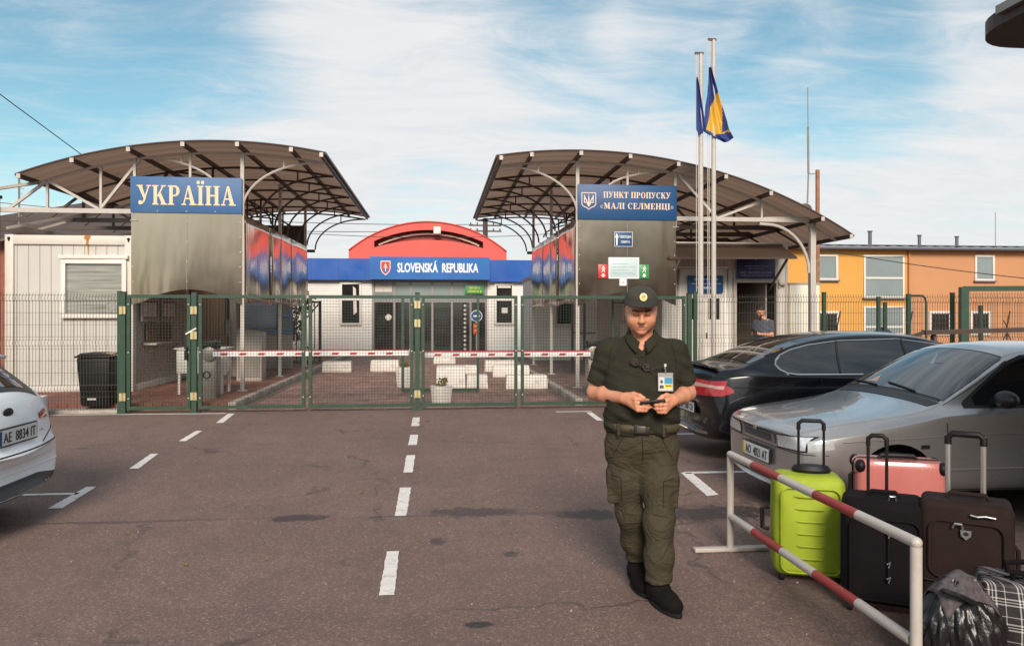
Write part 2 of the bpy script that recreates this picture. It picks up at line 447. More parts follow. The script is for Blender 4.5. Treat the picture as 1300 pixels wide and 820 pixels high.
# ------------------------------------------------------------------ setting: ground, road, pavers, pavements
def asphalt_material():
    m = bpy.data.materials.new('asphalt'); m.use_nodes = True
    N, L = m.node_tree.nodes, m.node_tree.links
    b = N['Principled BSDF']
    tc = N.new('ShaderNodeTexCoord'); P = tc.outputs['Object']
    def noise(sc, det=6, ro=0.6, off=(0, 0, 0), st=(1, 1, 1), dist=0.0):
        mp = N.new('ShaderNodeMapping'); mp.inputs['Location'].default_value = off; mp.inputs['Scale'].default_value = st
        L.new(P, mp.inputs[0])
        t = N.new('ShaderNodeTexNoise'); t.inputs['Scale'].default_value = sc; t.inputs['Detail'].default_value = det; t.inputs['Roughness'].default_value = ro; t.inputs['Distortion'].default_value = dist
        L.new(mp.outputs[0], t.inputs['Vector']); return t.outputs['Fac']
    def rng(v, a, c, lo=0.0, hi=1.0, smooth=True):
        r = N.new('ShaderNodeMapRange'); r.interpolation_type = 'SMOOTHSTEP' if smooth else 'LINEAR'
        r.inputs['From Min'].default_value = a; r.inputs['From Max'].default_value = c; r.inputs['To Min'].default_value = lo; r.inputs['To Max'].default_value = hi
        L.new(v, r.inputs['Value']); return r.outputs[0]
    def mul(a, c, op='MULTIPLY'):
        n = N.new('ShaderNodeMath'); n.operation = op
        for i, v in enumerate((a, c)):
            if isinstance(v, (int, float)): n.inputs[i].default_value = v
            else: L.new(v, n.inputs[i])
        return n.outputs[0]
    def mix(f, a, c):
        n = N.new('ShaderNodeMix'); n.data_type = 'RGBA'
        L.new(f, n.inputs['Factor'])
        for k, v in (('A', a), ('B', c)):
            if isinstance(v, tuple): n.inputs[k].default_value = (*v, 1)
            else: L.new(v, n.inputs[k])
        return n.outputs['Result']
    base = mix(rng(noise(0.55, 10, 0.72), 0.32, 0.68), (0.212, 0.134, 0.109), (0.318, 0.208, 0.172))
    base = mix(rng(noise(3.2, 7, 0.7, (9, 2, 0)), 0.42, 0.75, 0, 0.55), base, (0.135, 0.092, 0.080))
    base = mix(rng(noise(85, 5, 0.8), 0.36, 0.62, 0, 0.95), base, (0.098, 0.064, 0.055))      # aggregate
    base = mix(rng(noise(22, 6, 0.75, (4, 4, 0)), 0.40, 0.68, 0, 0.60), base, (0.120, 0.078, 0.066))
    base = mix(rng(noise(150, 3, 0.7, (5, 1, 0)), 0.60, 0.70, 0, 0.75), base, (0.40, 0.31, 0.27))
    base = mix(rng(noise(60, 3, 0.6, (1, 7, 0)), 0.66, 0.75, 0, 0.6), base, (0.045, 0.034, 0.032))
    base = mix(rng(noise(1.1, 5, 0.6, (2, 8, 0)), 0.60, 0.80, 0, 0.35), base, (0.25, 0.15, 0.105))    # rusty dust
    cell = N.new('ShaderNodeTexVoronoi'); cell.inputs['Scale'].default_value = 85; cell.inputs['Randomness'].default_value = 1.0; L.new(P, cell.inputs['Vector'])
    cs = N.new('ShaderNodeSeparateColor'); L.new(cell.outputs['Color'], cs.inputs[0])
    base = mix(rng(cs.outputs[0], 0.60, 1.0, 0, 0.36, False), base, (0.125, 0.082, 0.070))     # stones, dark and pale
    base = mix(rng(cs.outputs[1], 0.78, 1.0, 0, 0.45, False), base, (0.40, 0.29, 0.245))
    base = mix(mul(rng(noise(38, 5, 0.8, (7, 2, 0)), 0.58, 0.66), rng(noise(2.2, 4, 0.6, (2, 9, 0)), 0.48, 0.60)), base, (0.060, 0.042, 0.038))
    base = mix(mul(rng(noise(1.0, 4, 0.55, (3, 0, 0), (1.9, 0.16, 1), 0.4), 0.50, 0.72), 0.42), base, (0.130, 0.085, 0.074))   # wheel tracks along the lanes
    # worn, ravelled spots where the binder is gone
    rav = mul(rng(noise(9, 8, 0.75, (3, 3, 0), (1, 1.6, 1)), 0.60, 0.70), rng(noise(0.9, 3, 0.5, (6, 4, 0)), 0.45, 0.57))
    base = mix(mul(rav, 0.75), base, (0.040, 0.030, 0.028))
    # cracks
    vo = N.new('ShaderNodeTexVoronoi'); vo.feature = 'DISTANCE_TO_EDGE'; vo.inputs['Scale'].default_value = 0.38
    dn = N.new('ShaderNodeTexNoise'); dn.inputs['Scale'].default_value = 2.6; dn.inputs['Detail'].default_value = 7; L.new(P, dn.inputs['Vector'])
    ad = N.new('ShaderNodeVectorMath'); ad.operation = 'MULTIPLY_ADD'; L.new(dn.outputs['Color'], ad.inputs[0]); ad.inputs[1].default_value = (0.75, 0.75, 0); L.new(P, ad.inputs[2])
    L.new(ad.outputs[0], vo.inputs['Vector'])
    crack = mul(rng(vo.outputs['Distance'], 0.0, 0.012, 1, 0), rng(noise(0.8, 3, 0.5, (1, 1, 0)), 0.46, 0.60))
    base = mix(mul(crack, 0.5), base, (0.035, 0.026, 0.024))
    # bitumen patches, oil spots, and shade painted under the cars and luggage
    sep = N.new('ShaderNodeSeparateXYZ'); L.new(P, sep.inputs[0])
    wob = mul(mul(noise(7.5, 8, 0.78), 0.5, 'SUBTRACT'), 4.2)
    tot = None
    for cx, cy, rx, ry, amt in PATCHES_AND_SHADE:
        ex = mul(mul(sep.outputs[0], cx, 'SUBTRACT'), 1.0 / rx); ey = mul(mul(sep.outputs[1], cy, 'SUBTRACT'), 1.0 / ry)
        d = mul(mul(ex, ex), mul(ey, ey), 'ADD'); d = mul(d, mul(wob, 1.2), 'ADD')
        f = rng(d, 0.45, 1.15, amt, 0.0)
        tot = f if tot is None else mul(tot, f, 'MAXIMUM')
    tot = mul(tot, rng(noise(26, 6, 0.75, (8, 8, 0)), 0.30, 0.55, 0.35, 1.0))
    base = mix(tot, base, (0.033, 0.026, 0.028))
    L.new(base, b.inputs['Base Color'])
    ro = mix(tot, (0.82, 0.82, 0.82), (0.5, 0.5, 0.5)); L.new(ro, b.inputs['Roughness'])
    bp = N.new('ShaderNodeBump'); bp.inputs['Strength'].default_value = 0.55; bp.inputs['Distance'].default_value = 0.006
    hh = mul(noise(110, 4, 0.7), mul(crack, -1.2), 'ADD'); L.new(hh, bp.inputs['Height']); L.new(bp.outputs[0], b.inputs['Normal'])
    b.inputs['Specular IOR Level'].default_value = 0.35
    return m
PATCHES_AND_SHADE = [(-1.11, 6.2, 0.24, 0.12, 0.9), (0.30, 6.24, 0.42, 0.17, 0.75), (1.25, 6.07, 0.28, 0.17, 0.95), (2.30, 6.02, 0.62, 0.26, 0.9), (0.216, 3.97, 0.085, 0.045, 1.0),
           (0.85, 6.15, 0.9, 0.06, 0.35), (-2.6, 6.22, 1.6, 0.035, 0.5), (-0.2, 6.17, 0.7, 0.03, 0.5), (0.51, 5.12, 0.07, 0.07, 0.7), (0.0, 5.45, 0.06, 0.09, 0.7), (4.6, 6.2, 2.2, 0.9, 0.5), (-5.2, 5.9, 1.7, 0.8, 0.55), (5.5, 8.6, 2.2, 0.8, 0.6),  # the wide ellipses are shade painted under the parked cars
           (2.7, 3.9, 0.9, 0.9, 0.35)]  # painted shade under the luggage
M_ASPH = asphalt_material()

def paver_material(name, c1, c2, mortar, sx, sy):
    m = bpy.data.materials.new(name); m.use_nodes = True
    N, L = m.node_tree.nodes, m.node_tree.links; b = N['Principled BSDF']
    tc = N.new('ShaderNodeTexCoord')
    mp = N.new('ShaderNodeMapping'); mp.inputs['Rotation'].default_value = (0, 0, rad(45)); L.new(tc.outputs['Object'], mp.inputs[0])
    br = N.new('ShaderNodeTexBrick'); br.inputs['Scale'].default_value = 1.0; br.inputs['Brick Width'].default_value = sx; br.inputs['Row Height'].default_value = sy; br.inputs['Mortar Size'].default_value = 0.008
    br.inputs['Color1'].default_value = (*hexc(c1), 1); br.inputs['Color2'].default_value = (*hexc(c2), 1); br.inputs['Mortar'].default_value = (*hexc(mortar), 1)
    L.new(mp.outputs[0], br.inputs['Vector'])
    nz = N.new('ShaderNodeTexNoise'); nz.inputs['Scale'].default_value = 1.4; nz.inputs['Detail'].default_value = 8; L.new(tc.outputs['Object'], nz.inputs['Vector'])
    mr = N.new('ShaderNodeMapRange'); mr.inputs['From Min'].default_value = 0.3; mr.inputs['From Max'].default_value = 0.7; mr.inputs['To Min'].default_value = 0.62; mr.inputs['To Max'].default_value = 1.15
    L.new(nz.outputs['Fac'], mr.inputs['Value'])
    mu = N.new('ShaderNodeMix'); mu.data_type = 'RGBA'; mu.blend_type = 'MULTIPLY'; mu.inputs['Factor'].default_value = 1
    L.new(br.outputs['Color'], mu.inputs['A']); L.new(mr.outputs[0], mu.inputs['B']); L.new(mu.outputs['Result'], b.inputs['Base Color'])
    b.inputs['Roughness'].default_value = 0.8
    bp = N.new('ShaderNodeBump'); bp.inputs['Strength'].default_value = 0.4; bp.inputs['Distance'].default_value = 0.01; L.new(br.outputs['Fac'], bp.inputs['Height']); bp.invert = True; L.new(bp.outputs[0], b.inputs['Normal'])
    return m
M_PAVE = paver_material('brown_pavers', '#a58175', '#936f64', '#5c4741', 0.26, 0.13)
M_PAVE_RED = paver_material('red_pavers', '#985f4c', '#854f40', '#5b3f36', 0.22, 0.11)
M_PAVE_GREY = paver_material('grey_pavers', '#8f7468', '#7e655c', '#55443d', 0.22, 0.11)
M_KERB = mat('kerb_concrete', '#a59a90', 0.85, var=0.2, vscale=5, bump=0.3, dirt=('#5d5048', 2.0, 0.6))
M_ROADPAINT = mat('road_paint', '#dcd6d0', 0.7, var=0.08, vscale=9, bump=0.2, bscale=130, dirt=('#7d6b62', 14.0, 0.75))
M_EARTH = mat('dry_earth', '#5e4c3a', 0.95, var=0.3, vscale=3, bump=0.5, bscale=30)

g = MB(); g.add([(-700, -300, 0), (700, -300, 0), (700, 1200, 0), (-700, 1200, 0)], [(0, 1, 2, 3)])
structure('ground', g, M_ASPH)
g = MB(); g.add([(-3.30, 13.16, 0.004), (2.35, 13.16, 0.004), (2.35, 31.95, 0.004), (-3.30, 31.95, 0.004)], [(0, 1, 2, 3)])
structure('roadway_pavers', g, M_PAVE)
def pavement(name, x0, x1, y0, y1, h, m, kerb_x=None, kerb_front=True):
    mb = MB(); mb.box(x0, x1, y0, y1, -0.02, h); structure(name, mb, m)
    k = MB()
    if kerb_x is not None:
        a, b_ = (kerb_x, x0) if kerb_x < x0 else (x1, kerb_x)
        n = int((y1 - y0) / 1.0)
        for i in range(n):
            ya = y0 + (y1 - y0) * i / n; yb = y0 + (y1 - y0) * (i + 1) / n - 0.012
            k.box(a, b_, ya, yb, -0.02, h + 0.005)
        structure('kerb', k, M_KERB, bevel=0.012)
pavement('pavement_left', -12.0, -3.62, 13.42, 32.0, 0.12, M_PAVE_RED, kerb_x=-3.48)
pavement('pavement_right', 2.64, 13.0, 13.42, 31.95, 0.12, M_PAVE_GREY, kerb_x=2.50)
# strip of low kerb and weeds' soil under the side fence
k = MB(); k.box(-9.4, -5.3, 13.10, 13.40, -0.02, 0.06); structure('kerb_edge', k, M_KERB, bevel=0.01)

def marking(quad, jag=0.004, seed=0):
    """a painted stroke with slightly ragged edges"""
    rnd = random.Random(seed); pts = []
    for i in range(4):
        a = Vector(quad[i]); b_ = Vector(quad[(i + 1) % 4]); n = max(2, int((b_ - a).length / 0.04))
        nr = Vector((-(b_ - a).y, (b_ - a).x)).normalized()
        for j in range(n):
            p = a.lerp(b_, j / n) + nr * (rnd.uniform(-jag, jag) if j else 0)
            pts.append((p.x, p.y, 0.004))
    mb = MB(); mb.add(pts, [tuple(range(len(pts)))])
    return structure('lane_marking', mb, M_ROADPAINT)
Q = [[(-0.34, 4.43), (-0.25, 4.43), (-0.262, 5.25), (-0.348, 5.25)], [(-0.346, 6.17), (-0.25, 6.17), (-0.247, 7.18), (-0.35, 7.18)], [(-0.351, 7.86), (-0.253, 7.86), (-0.257, 8.83), (-0.358, 8.83)],
     [(-0.366, 9.52), (-0.257, 9.52), (-0.258, 10.33), (-0.365, 10.33)], [(-0.382, 11.14), (-0.266, 11.14), (-0.276, 12.08), (-0.389, 12.08)],
     [(-3.284, 6.70), (-3.164, 6.70), (-3.241, 7.51), (-3.331, 7.51)], [(-3.272, 8.35), (-3.172, 8.35), (-3.282, 9.23), (-3.366, 9.23)], [(-3.345, 10.11), (-3.254, 10.11), (-3.308, 10.98), (-3.397, 10.98)], [(-3.347, 11.76), (-3.24, 11.76), (-3.355, 12.86), (-3.46, 12.86)],
     [(2.434, 6.57), (2.555, 6.61), (2.635, 7.56), (2.521, 7.57)], [(2.472, 11.44), (2.57, 11.44), (2.6, 12.42), (2.5, 12.42)], [(2.50, 9.2), (2.60, 9.2), (2.62, 10.1), (2.52, 10.1)],
     [(-6.4, 12.93), (-3.5, 12.84), (-3.5, 12.92), (-6.4, 13.01)], [(2.0, 12.50), (2.62, 12.50), (2.62, 12.58), (2.0, 12.58)],
     [(2.56, 7.52), (7.5, 7.40), (7.5, 7.48), (2.56, 7.61)], [(2.6, 10.0), (7.5, 9.94), (7.5, 10.03), (2.6, 10.09)], [(-5.6, 7.2), (-3.28, 7.2), (-3.28, 7.27), (-5.6, 7.27)]]
for i, q in enumerate(Q): marking(q, seed=i)

# ------------------------------------------------------------------ shared materials
M_WHITE = mat('white_panel', '#cbc3b8', 0.5, var=0.05, vscale=1.2, dirt=('#a58f78', 1.2, 0.35), rvar=0.1)
M_WHITE_DARK = mat('grey_white_panel', '#a59a8f', 0.55, var=0.06, vscale=1.5, dirt=('#7b6a5c', 1.6, 0.45))
M_PVC = mat('white_pvc', '#d6cfc6', 0.35, var=0.03, vscale=2)
M_POST_WHITE = mat('white_painted_tube', '#b9b0a8', 0.4, var=0.06, vscale=4, dirt=('#8b6f5c', 6, 0.4))
M_TUBE_BROWN = mat('brown_painted_steel', '#4a3a33', 0.5, var=0.12, vscale=5)
M_TUBE_GREY = mat('grey_steel', '#8d857d', 0.4, 0.5, var=0.1, vscale=5)
M_GREEN = mat('green_painted_tube', '#26402f', 0.45, var=0.14, vscale=5, dirt=('#5a5a48', 8, 0.35))
M_WIRE = mat('green_coated_wire', '#2a352e', 0.45, var=0.08)
M_WIRE_D = mat('dull_wire', '#3d3c37', 0.5, 0.1, var=0.08)
M_DARK = mat('dark_interior', '#1c1815', 0.7, var=0.2, vscale=2)
M_GLASS = mat('dark_window_glass', (0.018, 0.017, 0.016), 0.06, var=0.3, vscale=1.5, spec=0.8)
M_GLASS_SKY = mat('sky_reflection_glass', (0.20, 0.235, 0.235), 0.10, var=0.08, vscale=0.7, spec=0.9)  # pale base colour stands in for sky reflected in the panes
M_BLUE = mat('blue_fascia', (0.010, 0.085, 0.36), 0.35, var=0.06, vscale=1.5, rvar=0.1)
M_SIGNBLUE = mat('sign_blue', (0.040, 0.118, 0.27), 0.55, var=0.10, vscale=1.6, dirt=('#6d87a8', 1.2, 0.25))
M_SIGNBLUE2 = mat('sign_deep_blue', (0.006, 0.060, 0.175), 0.5, var=0.05, vscale=2)
M_NAVY = mat('navy_board', (0.020, 0.023, 0.105), 0.4, var=0.1)
M_CREAM = mat('cream_letters', (0.80, 0.56, 0.34), 0.5, var=0.03)
M_LETWHITE = mat('white_letters', (0.85, 0.82, 0.78), 0.5, var=0.03)
M_LETPEACH = mat('peach_letters', (0.80, 0.58, 0.44), 0.5, var=0.03)
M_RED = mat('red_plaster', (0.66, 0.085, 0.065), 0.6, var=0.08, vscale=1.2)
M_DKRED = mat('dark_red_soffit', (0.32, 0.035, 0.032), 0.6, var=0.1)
M_SIGNRED = mat('sign_red', (0.55, 0.03, 0.025), 0.4, var=0.05)
M_SIGNGREEN = mat('sign_green', (0.05, 0.25, 0.08), 0.4, var=0.05)
M_YELLOW = mat('yellow_plaster', (0.62, 0.30, 0.065), 0.85, var=0.05, vscale=0.8, bump=0.1, bscale=90)
M_ORANGE = mat('terracotta_plaster', (0.50, 0.235, 0.110), 0.85, var=0.05, vscale=0.8, bump=0.1, bscale=90)
M_ROOFGREY = mat('grey_roof_sheet', (0.10, 0.10, 0.115), 0.5, var=0.12, vscale=2)
M_ROOFTILE = mat('brown_roof_tile', (0.075, 0.055, 0.052), 0.7, var=0.25, vscale=3, bump=0.4, bscale=14)
M_BRICKRED = mat('red_brick_wall', (0.26, 0.085, 0.055), 0.85, var=0.2, vscale=6)
M_BLACKPL = mat('black_plastic', (0.008, 0.0065, 0.0065), 0.5, spec=0.3, var=0.3, vscale=8, bump=0.15, bscale=200)
M_RUBBER = mat('rubber', (0.012, 0.011, 0.011), 0.75, spec=0.2, var=0.2)
M_BRASS = mat('galvanised_yellow', (0.55, 0.46, 0.24), 0.4, 0.5, var=0.15, vscale=12)
M_CONC = mat('whitewashed_concrete', '#ded7ce', 0.8, var=0.1, vscale=4, bump=0.25, bscale=50, dirt=('#86705f', 3.5, 0.6))
M_WOOD = mat('brown_wood', (0.17, 0.085, 0.04), 0.6, var=0.25, vscale=4, stretch=(1, 1, 8))
M_REDPAINT = mat('red_stripe_paint', (0.30, 0.035, 0.030), 0.5, var=0.18, vscale=9, dirt=('#7d5a50', 16, 0.5))
M_BOOMRED = mat('boom_red', (0.45, 0.018, 0.022), 0.45, var=0.1)
M_RUST = mat('rusty_steel', (0.30, 0.14, 0.08), 0.8, var=0.3, vscale=10)
M_CABLE = mat('cable', (0.03, 0.028, 0.03), 0.6)

# clad steel sheet that mirrors its surroundings, with dents and a soft grind
def sheet_metal(name, bstr, r0, r1, tone=1.0):
    m = bpy.data.materials.new(name); m.use_nodes = True
    N, L = m.node_tree.nodes, m.node_tree.links; b = N['Principled BSDF']
    b.inputs['Metallic'].default_value = 1.0
    tc = N.new('ShaderNodeTexCoord')
    nz = N.new('ShaderNodeTexNoise'); nz.inputs['Scale'].default_value = 0.9; nz.inputs['Detail'].default_value = 3
    L.new(tc.outputs['Object'], nz.inputs['Vector'])
    mx = N.new('ShaderNodeMix'); mx.data_type = 'RGBA'; mx.inputs['A'].default_value = (0.54 * tone, 0.410 * tone, 0.315 * tone, 1); mx.inputs['B'].default_value = (0.66 * tone, 0.525 * tone, 0.42 * tone, 1)
    L.new(nz.outputs['Fac'], mx.inputs['Factor']); L.new(mx.outputs['Result'], b.inputs['Base Color'])
    rr = N.new('ShaderNodeMapRange'); rr.inputs['From Min'].default_value = 0.3; rr.inputs['From Max'].default_value = 0.7; rr.inputs['To Min'].default_value = r0; rr.inputs['To Max'].default_value = r1
    L.new(nz.outputs['Fac'], rr.inputs['Value']); L.new(rr.outputs[0], b.inputs['Roughness'])
    b.inputs['Anisotropic'].default_value = 0.0
    mp = N.new('ShaderNodeMapping'); mp.inputs['Scale'].default_value = (1.0, 1.0, 0.25); L.new(tc.outputs['Object'], mp.inputs[0])
    n2 = N.new('ShaderNodeTexNoise'); n2.inputs['Scale'].default_value = 2.2; n2.inputs['Detail'].default_value = 2; L.new(mp.outputs[0], n2.inputs['Vector'])
    bp = N.new('ShaderNodeBump'); bp.inputs['Strength'].default_value = bstr; bp.inputs['Distance'].default_value = 0.10
    L.new(n2.outputs['Fac'], bp.inputs['Height']); L.new(bp.outputs[0], b.inputs['Normal'])
    return m
M_SHEET = sheet_metal('polished_sheet_steel', 0.30, 0.10, 0.20)
M_SHEET_F = sheet_metal('brushed_sheet_steel', 0.11, 0.14, 0.22, 0.84)
M_SHEET_R = sheet_metal('brown_tinted_sheet_steel', 0.09, 0.14, 0.24, 0.72)  # same steel, tinted a darker brown than the left front sheet

# brown translucent roofing: the daylight above glows through it a little
def roofing():
    m = bpy.data.materials.new('brown_translucent_roofing'); m.use_nodes = True
    N, L = m.node_tree.nodes, m.node_tree.links; b = N['Principled BSDF']; out = N['Material Output']
    tc = N.new('ShaderNodeTexCoord')
    nz = N.new('ShaderNodeTexNoise'); nz.inputs['Scale'].default_value = 0.9; nz.inputs['Detail'].default_value = 7
    mp = N.new('ShaderNodeMapping'); mp.inputs['Scale'].default_value = (0.35, 2.2, 0.35); L.new(tc.outputs['Object'], mp.inputs[0]); L.new(mp.outputs[0], nz.inputs['Vector'])
    mx = N.new('ShaderNodeMix'); mx.data_type = 'RGBA'; mx.inputs['A'].default_value = (0.13, 0.088, 0.066, 1); mx.inputs['B'].default_value = (0.24, 0.170, 0.128, 1)
    L.new(nz.outputs['Fac'], mx.inputs['Factor']); L.new(mx.outputs['Result'], b.inputs['Base Color'])
    b.inputs['Roughness'].default_value = 0.35
    tr = N.new('ShaderNodeBsdfTranslucent')
    mt = N.new('ShaderNodeMix'); mt.data_type = 'RGBA'; mt.inputs['A'].default_value = (0.16, 0.100, 0.070, 1); mt.inputs['B'].default_value = (0.33, 0.218, 0.155, 1)
    L.new(nz.outputs['Fac'], mt.inputs['Factor']); L.new(mt.outputs['Result'], tr.inputs['Color'])
    ms = N.new('ShaderNodeMixShader'); ms.inputs[0].default_value = 0.58
    L.new(b.outputs[0], ms.inputs[1]); L.new(tr.outputs[0], ms.inputs[2]); L.new(ms.outputs[0], out.inputs[0])
    return m
M_ROOFING = roofing()

def clad_bump(name, color, pitch=0.20, axis='X', depth=1.0, rough=0.5, dirt=None, var=0.05):
    """panelled wall: shallow grooves every pitch metres along an axis"""
    m = mat(name, color, rough, var=var, vscale=1.3, dirt=dirt)
    N, L = m.node_tree.nodes, m.node_tree.links; b = N['Principled BSDF']
    tc = N.new('ShaderNodeTexCoord'); sp = N.new('ShaderNodeSeparateXYZ'); L.new(tc.outputs['Object'], sp.inputs[0])
    md = N.new('ShaderNodeMath'); md.operation = 'PINGPONG'; L.new(sp.outputs['XYZ'.index(axis)], md.inputs[0]); md.inputs[1].default_value = pitch / 2
    mr = N.new('ShaderNodeMapRange'); mr.inputs['From Min'].default_value = 0.0; mr.inputs['From Max'].default_value = 0.010; L.new(md.outputs[0], mr.inputs['Value'])
    bp = N.new('ShaderNodeBump'); bp.inputs['Strength'].default_value = depth; bp.inputs['Distance'].default_value = 0.012; L.new(mr.outputs[0], bp.inputs['Height']); L.new(bp.outputs[0], b.inputs['Normal'])
    return m
M_CLAD_V = clad_bump('white_vertical_cladding', '#bdb7af', 0.21, 'X', dirt=('#9c8b79', 1.1, 0.35))
M_CLAD_VY = clad_bump('white_side_cladding', '#b2a699', 0.12, 'Y', dirt=('#8f7a66', 1.1, 0.4))
M_CLAD_H = clad_bump('white_horizontal_siding', '#e3ddd6', 0.11, 'Z', dirt=('#9f9488', 0.8, 0.3))
M_CLAD_TAN = clad_bump('tan_vertical_cladding', '#8d6d55', 0.10, 'X', dirt=('#6b5341', 1.1, 0.4))

def window_part(parent, x0, x1, z0, z1, y, m_frame, m_glass, fw=0.06, depth=0.07, mull=(), trans=(), name='window', front=True):
    """a framed window set in a wall facing -Y: the frame is the part, its pane a sub-part"""
    f = MB()
    f.box(x0, x1, y - depth, y + 0.02, z1 - fw, z1); f.box(x0, x1, y - depth, y + 0.02, z0, z0 + fw)
    f.box(x0, x0 + fw, y - depth, y + 0.02, z0 + fw, z1 - fw); f.box(x1 - fw, x1, y - depth, y + 0.02, z0 + fw, z1 - fw)
    for mx in mull: f.box(mx - fw * 0.5, mx + fw * 0.5, y - depth + 0.004, y + 0.02, z0 + fw, z1 - fw)
    for mz in trans: f.box(x0 + fw, x1 - fw, y - depth + 0.006, y + 0.02, mz - fw * 0.5, mz + fw * 0.5)
    fo = f.build(name, m_frame, parent, bevel=0.006)
    p = MB(); p.box(x0 + fw * 0.7, x1 - fw * 0.7, y - depth * 0.35, y - depth * 0.2, z0 + fw * 0.7, z1 - fw * 0.7)
    p.build('pane', m_glass, fo)
    return fo

# loose grit, crumbs of stone and a few fallen leaves on the asphalt
rg_ = random.Random(21); gm_ = MB()
for i in range(420):
    x, y = rg_.uniform(-4.5, 3.6), 3.2 + 9.6 * rg_.random() ** 1.3; r_ = rg_.uniform(0.003, 0.009); p = Vector((x, y, 0.0)); a = rg_.uniform(0, 6.28)
    c_ = [p + Vector((math.cos(a + k * 2.1) * r_ * rg_.uniform(0.7, 1.3), math.sin(a + k * 2.1) * r_ * rg_.uniform(0.7, 1.3), -0.001)) for k in range(3)]
    gm_.add(c_ + [p + Vector((0, 0, r_ * 1.1))], [(0, 1, 3), (1, 2, 3), (2, 0, 3)])
go_ = gm_.build('grit', mat('grit_stone', (0.30, 0.24, 0.20), 0.9, var=0.5, vscale=3)); tag(go_, 'loose grit scattered over the asphalt', 'grit', kind='stuff')
gm_ = MB()
for i in range(34):
    x, y = (rg_.gauss(-0.15, 0.25), rg_.gauss(11.2, 0.3)) if i < 16 else (rg_.uniform(-4.2, 3.2), rg_.uniform(4.2, 12.8)); s__ = rg_.uniform(0.018, 0.04); a = rg_.uniform(0, 6.28); d_ = Vector((math.cos(a), math.sin(a), 0)); e_ = Vector((-d_.y, d_.x, 0)); p = Vector((x, y, 0.005))
    gm_.add([p - d_ * s__, p + e_ * s__ * 0.45 + Vector((0, 0, 0.008)), p + d_ * s__, p - e_ * s__ * 0.45 + Vector((0, 0, 0.004))], [(0, 1, 2, 3)])
go_ = gm_.build('fallen_leaves', mat('dry_leaf', (0.26, 0.15, 0.035), 0.8, var=0.5, vscale=2)); tag(go_, 'dry leaves lying on the asphalt', 'leaves', kind='stuff')

# ------------------------------------------------------------------ office containers by the left canopy
def container(name, label, x0, x1, y0, y1, z0, z1, m_front, m_side, group=None):
    t = thing(name, label, 'container', (x0, y0, z0), 0, group)
    W, D, H = x1 - x0, y1 - y0, z1 - z0
    f = MB(); e = 0.16
    for x in (0, W - e):
        for y in (0, D - e): f.box(x, x + e, y, y + e, 0, H)
    f.box(e, W - e, 0.0, e, H - 0.19, H - 0.01); f.box(e, W - e, D - e, D, H - 0.19, H - 0.01); f.box(0, e, e, D - e, H - 0.19, H - 0.01); f.box(W - e, W, e, D - e, H - 0.19, H - 0.01)
    f.box(e, W - e, 0.0, e, 0.0, 0.14); f.box(0, e, e, D - e, 0.0, 0.14); f.box(W - e, W, e, D - e, 0.0, 0.14)
    f.build('frame', M_WHITE, t, bevel=0.008)
    h = MB()
    for x in (e * 0.5, W - e * 0.5): h.cyl((x, -0.002, H - 0.075), 0.028, 0.02, (0, 1, 0), 12); h.box(x - 0.014, x + 0.014, -0.012, 0.006, H - 0.13, H - 0.075)
    h.build('corner_hole', M_DARK, t)
    w = MB(); w.box(e, W - e, 0.05, 0.09, 0.14, H - 0.19); w.build('wall', m_front, t)
    for xa in (W - 0.08, 0.045): w = MB(); w.box(xa, xa + 0.035, e, D - e, 0.14, H - 0.19); w.build('side_wall', m_side, t)
    r = MB(); r.box(0.03, W - 0.03, 0.03, D - 0.03, H - 0.035, H - 0.005); r.build('roof', M_WHITE_DARK, t)
    return t, W, D, H
c1, W, D, H = container('office_container', 'white office container with framed window and rust streak, left of the lanes', -8.42, -6.02, 15.55, 18.95, 0.12, 3.22, M_CLAD_V, M_CLAD_VY)
rw = 0.05
window_part(c1, 1.06, 2.29, 1.46, 2.62, 0.05, M_PVC, mat('blind_glass', (0.26, 0.25, 0.225), 0.10, var=0.60, vscale=2.5, stretch=(0.3, 1, 7), spec=0.9), 0.085, 0.10)
s = MB(); s.box(1.02, 2.33, -0.075, 0.06, 2.625, 2.70); s.build('shutter_box', M_PVC, c1, bevel=0.006)
s = MB(); s.box(1.9, 2.16, 0.004, 0.008, 1.56, 1.78); s.build('notice_sheet', mat('grey_print', '#8f8c86', 0.6, var=0.5, vscale=20), c1)
# rust run under the top rail
def streak(points, name, m, parent):
    mb = MB(); mb.add(points, [tuple(range(len(points)))]); return mb.build(name, m, parent)
M_RUSTRUN = mat('rust_run', (0.42, 0.16, 0.03), 0.85, var=0.45, vscale=14, stretch=(1, 1, 0.3))
streak([(1.50, -0.004, H - 0.012), (1.47, -0.004, H - 0.06), (1.52, -0.004, H - 0.10), (1.515, -0.004, H - 0.185), (1.56, -0.004, H - 0.185), (1.57, -0.004, H - 0.09), (1.60, -0.004, H - 0.05), (1.61, -0.004, H - 0.012)], 'rust_streak', M_RUSTRUN, c1)
streak([(1.52, 0.046, H - 0.195), (1.53, 0.046, H - 0.42), (1.545, 0.046, H - 0.42), (1.555, 0.046, H - 0.195)], 'rust_streak', M_RUSTRUN, c1)
b = MB(); b.box(-8.42, -6.02, 15.6, 18.9, 0.0, 0.118); structure('container_plinth', b, M_BRICKRED)
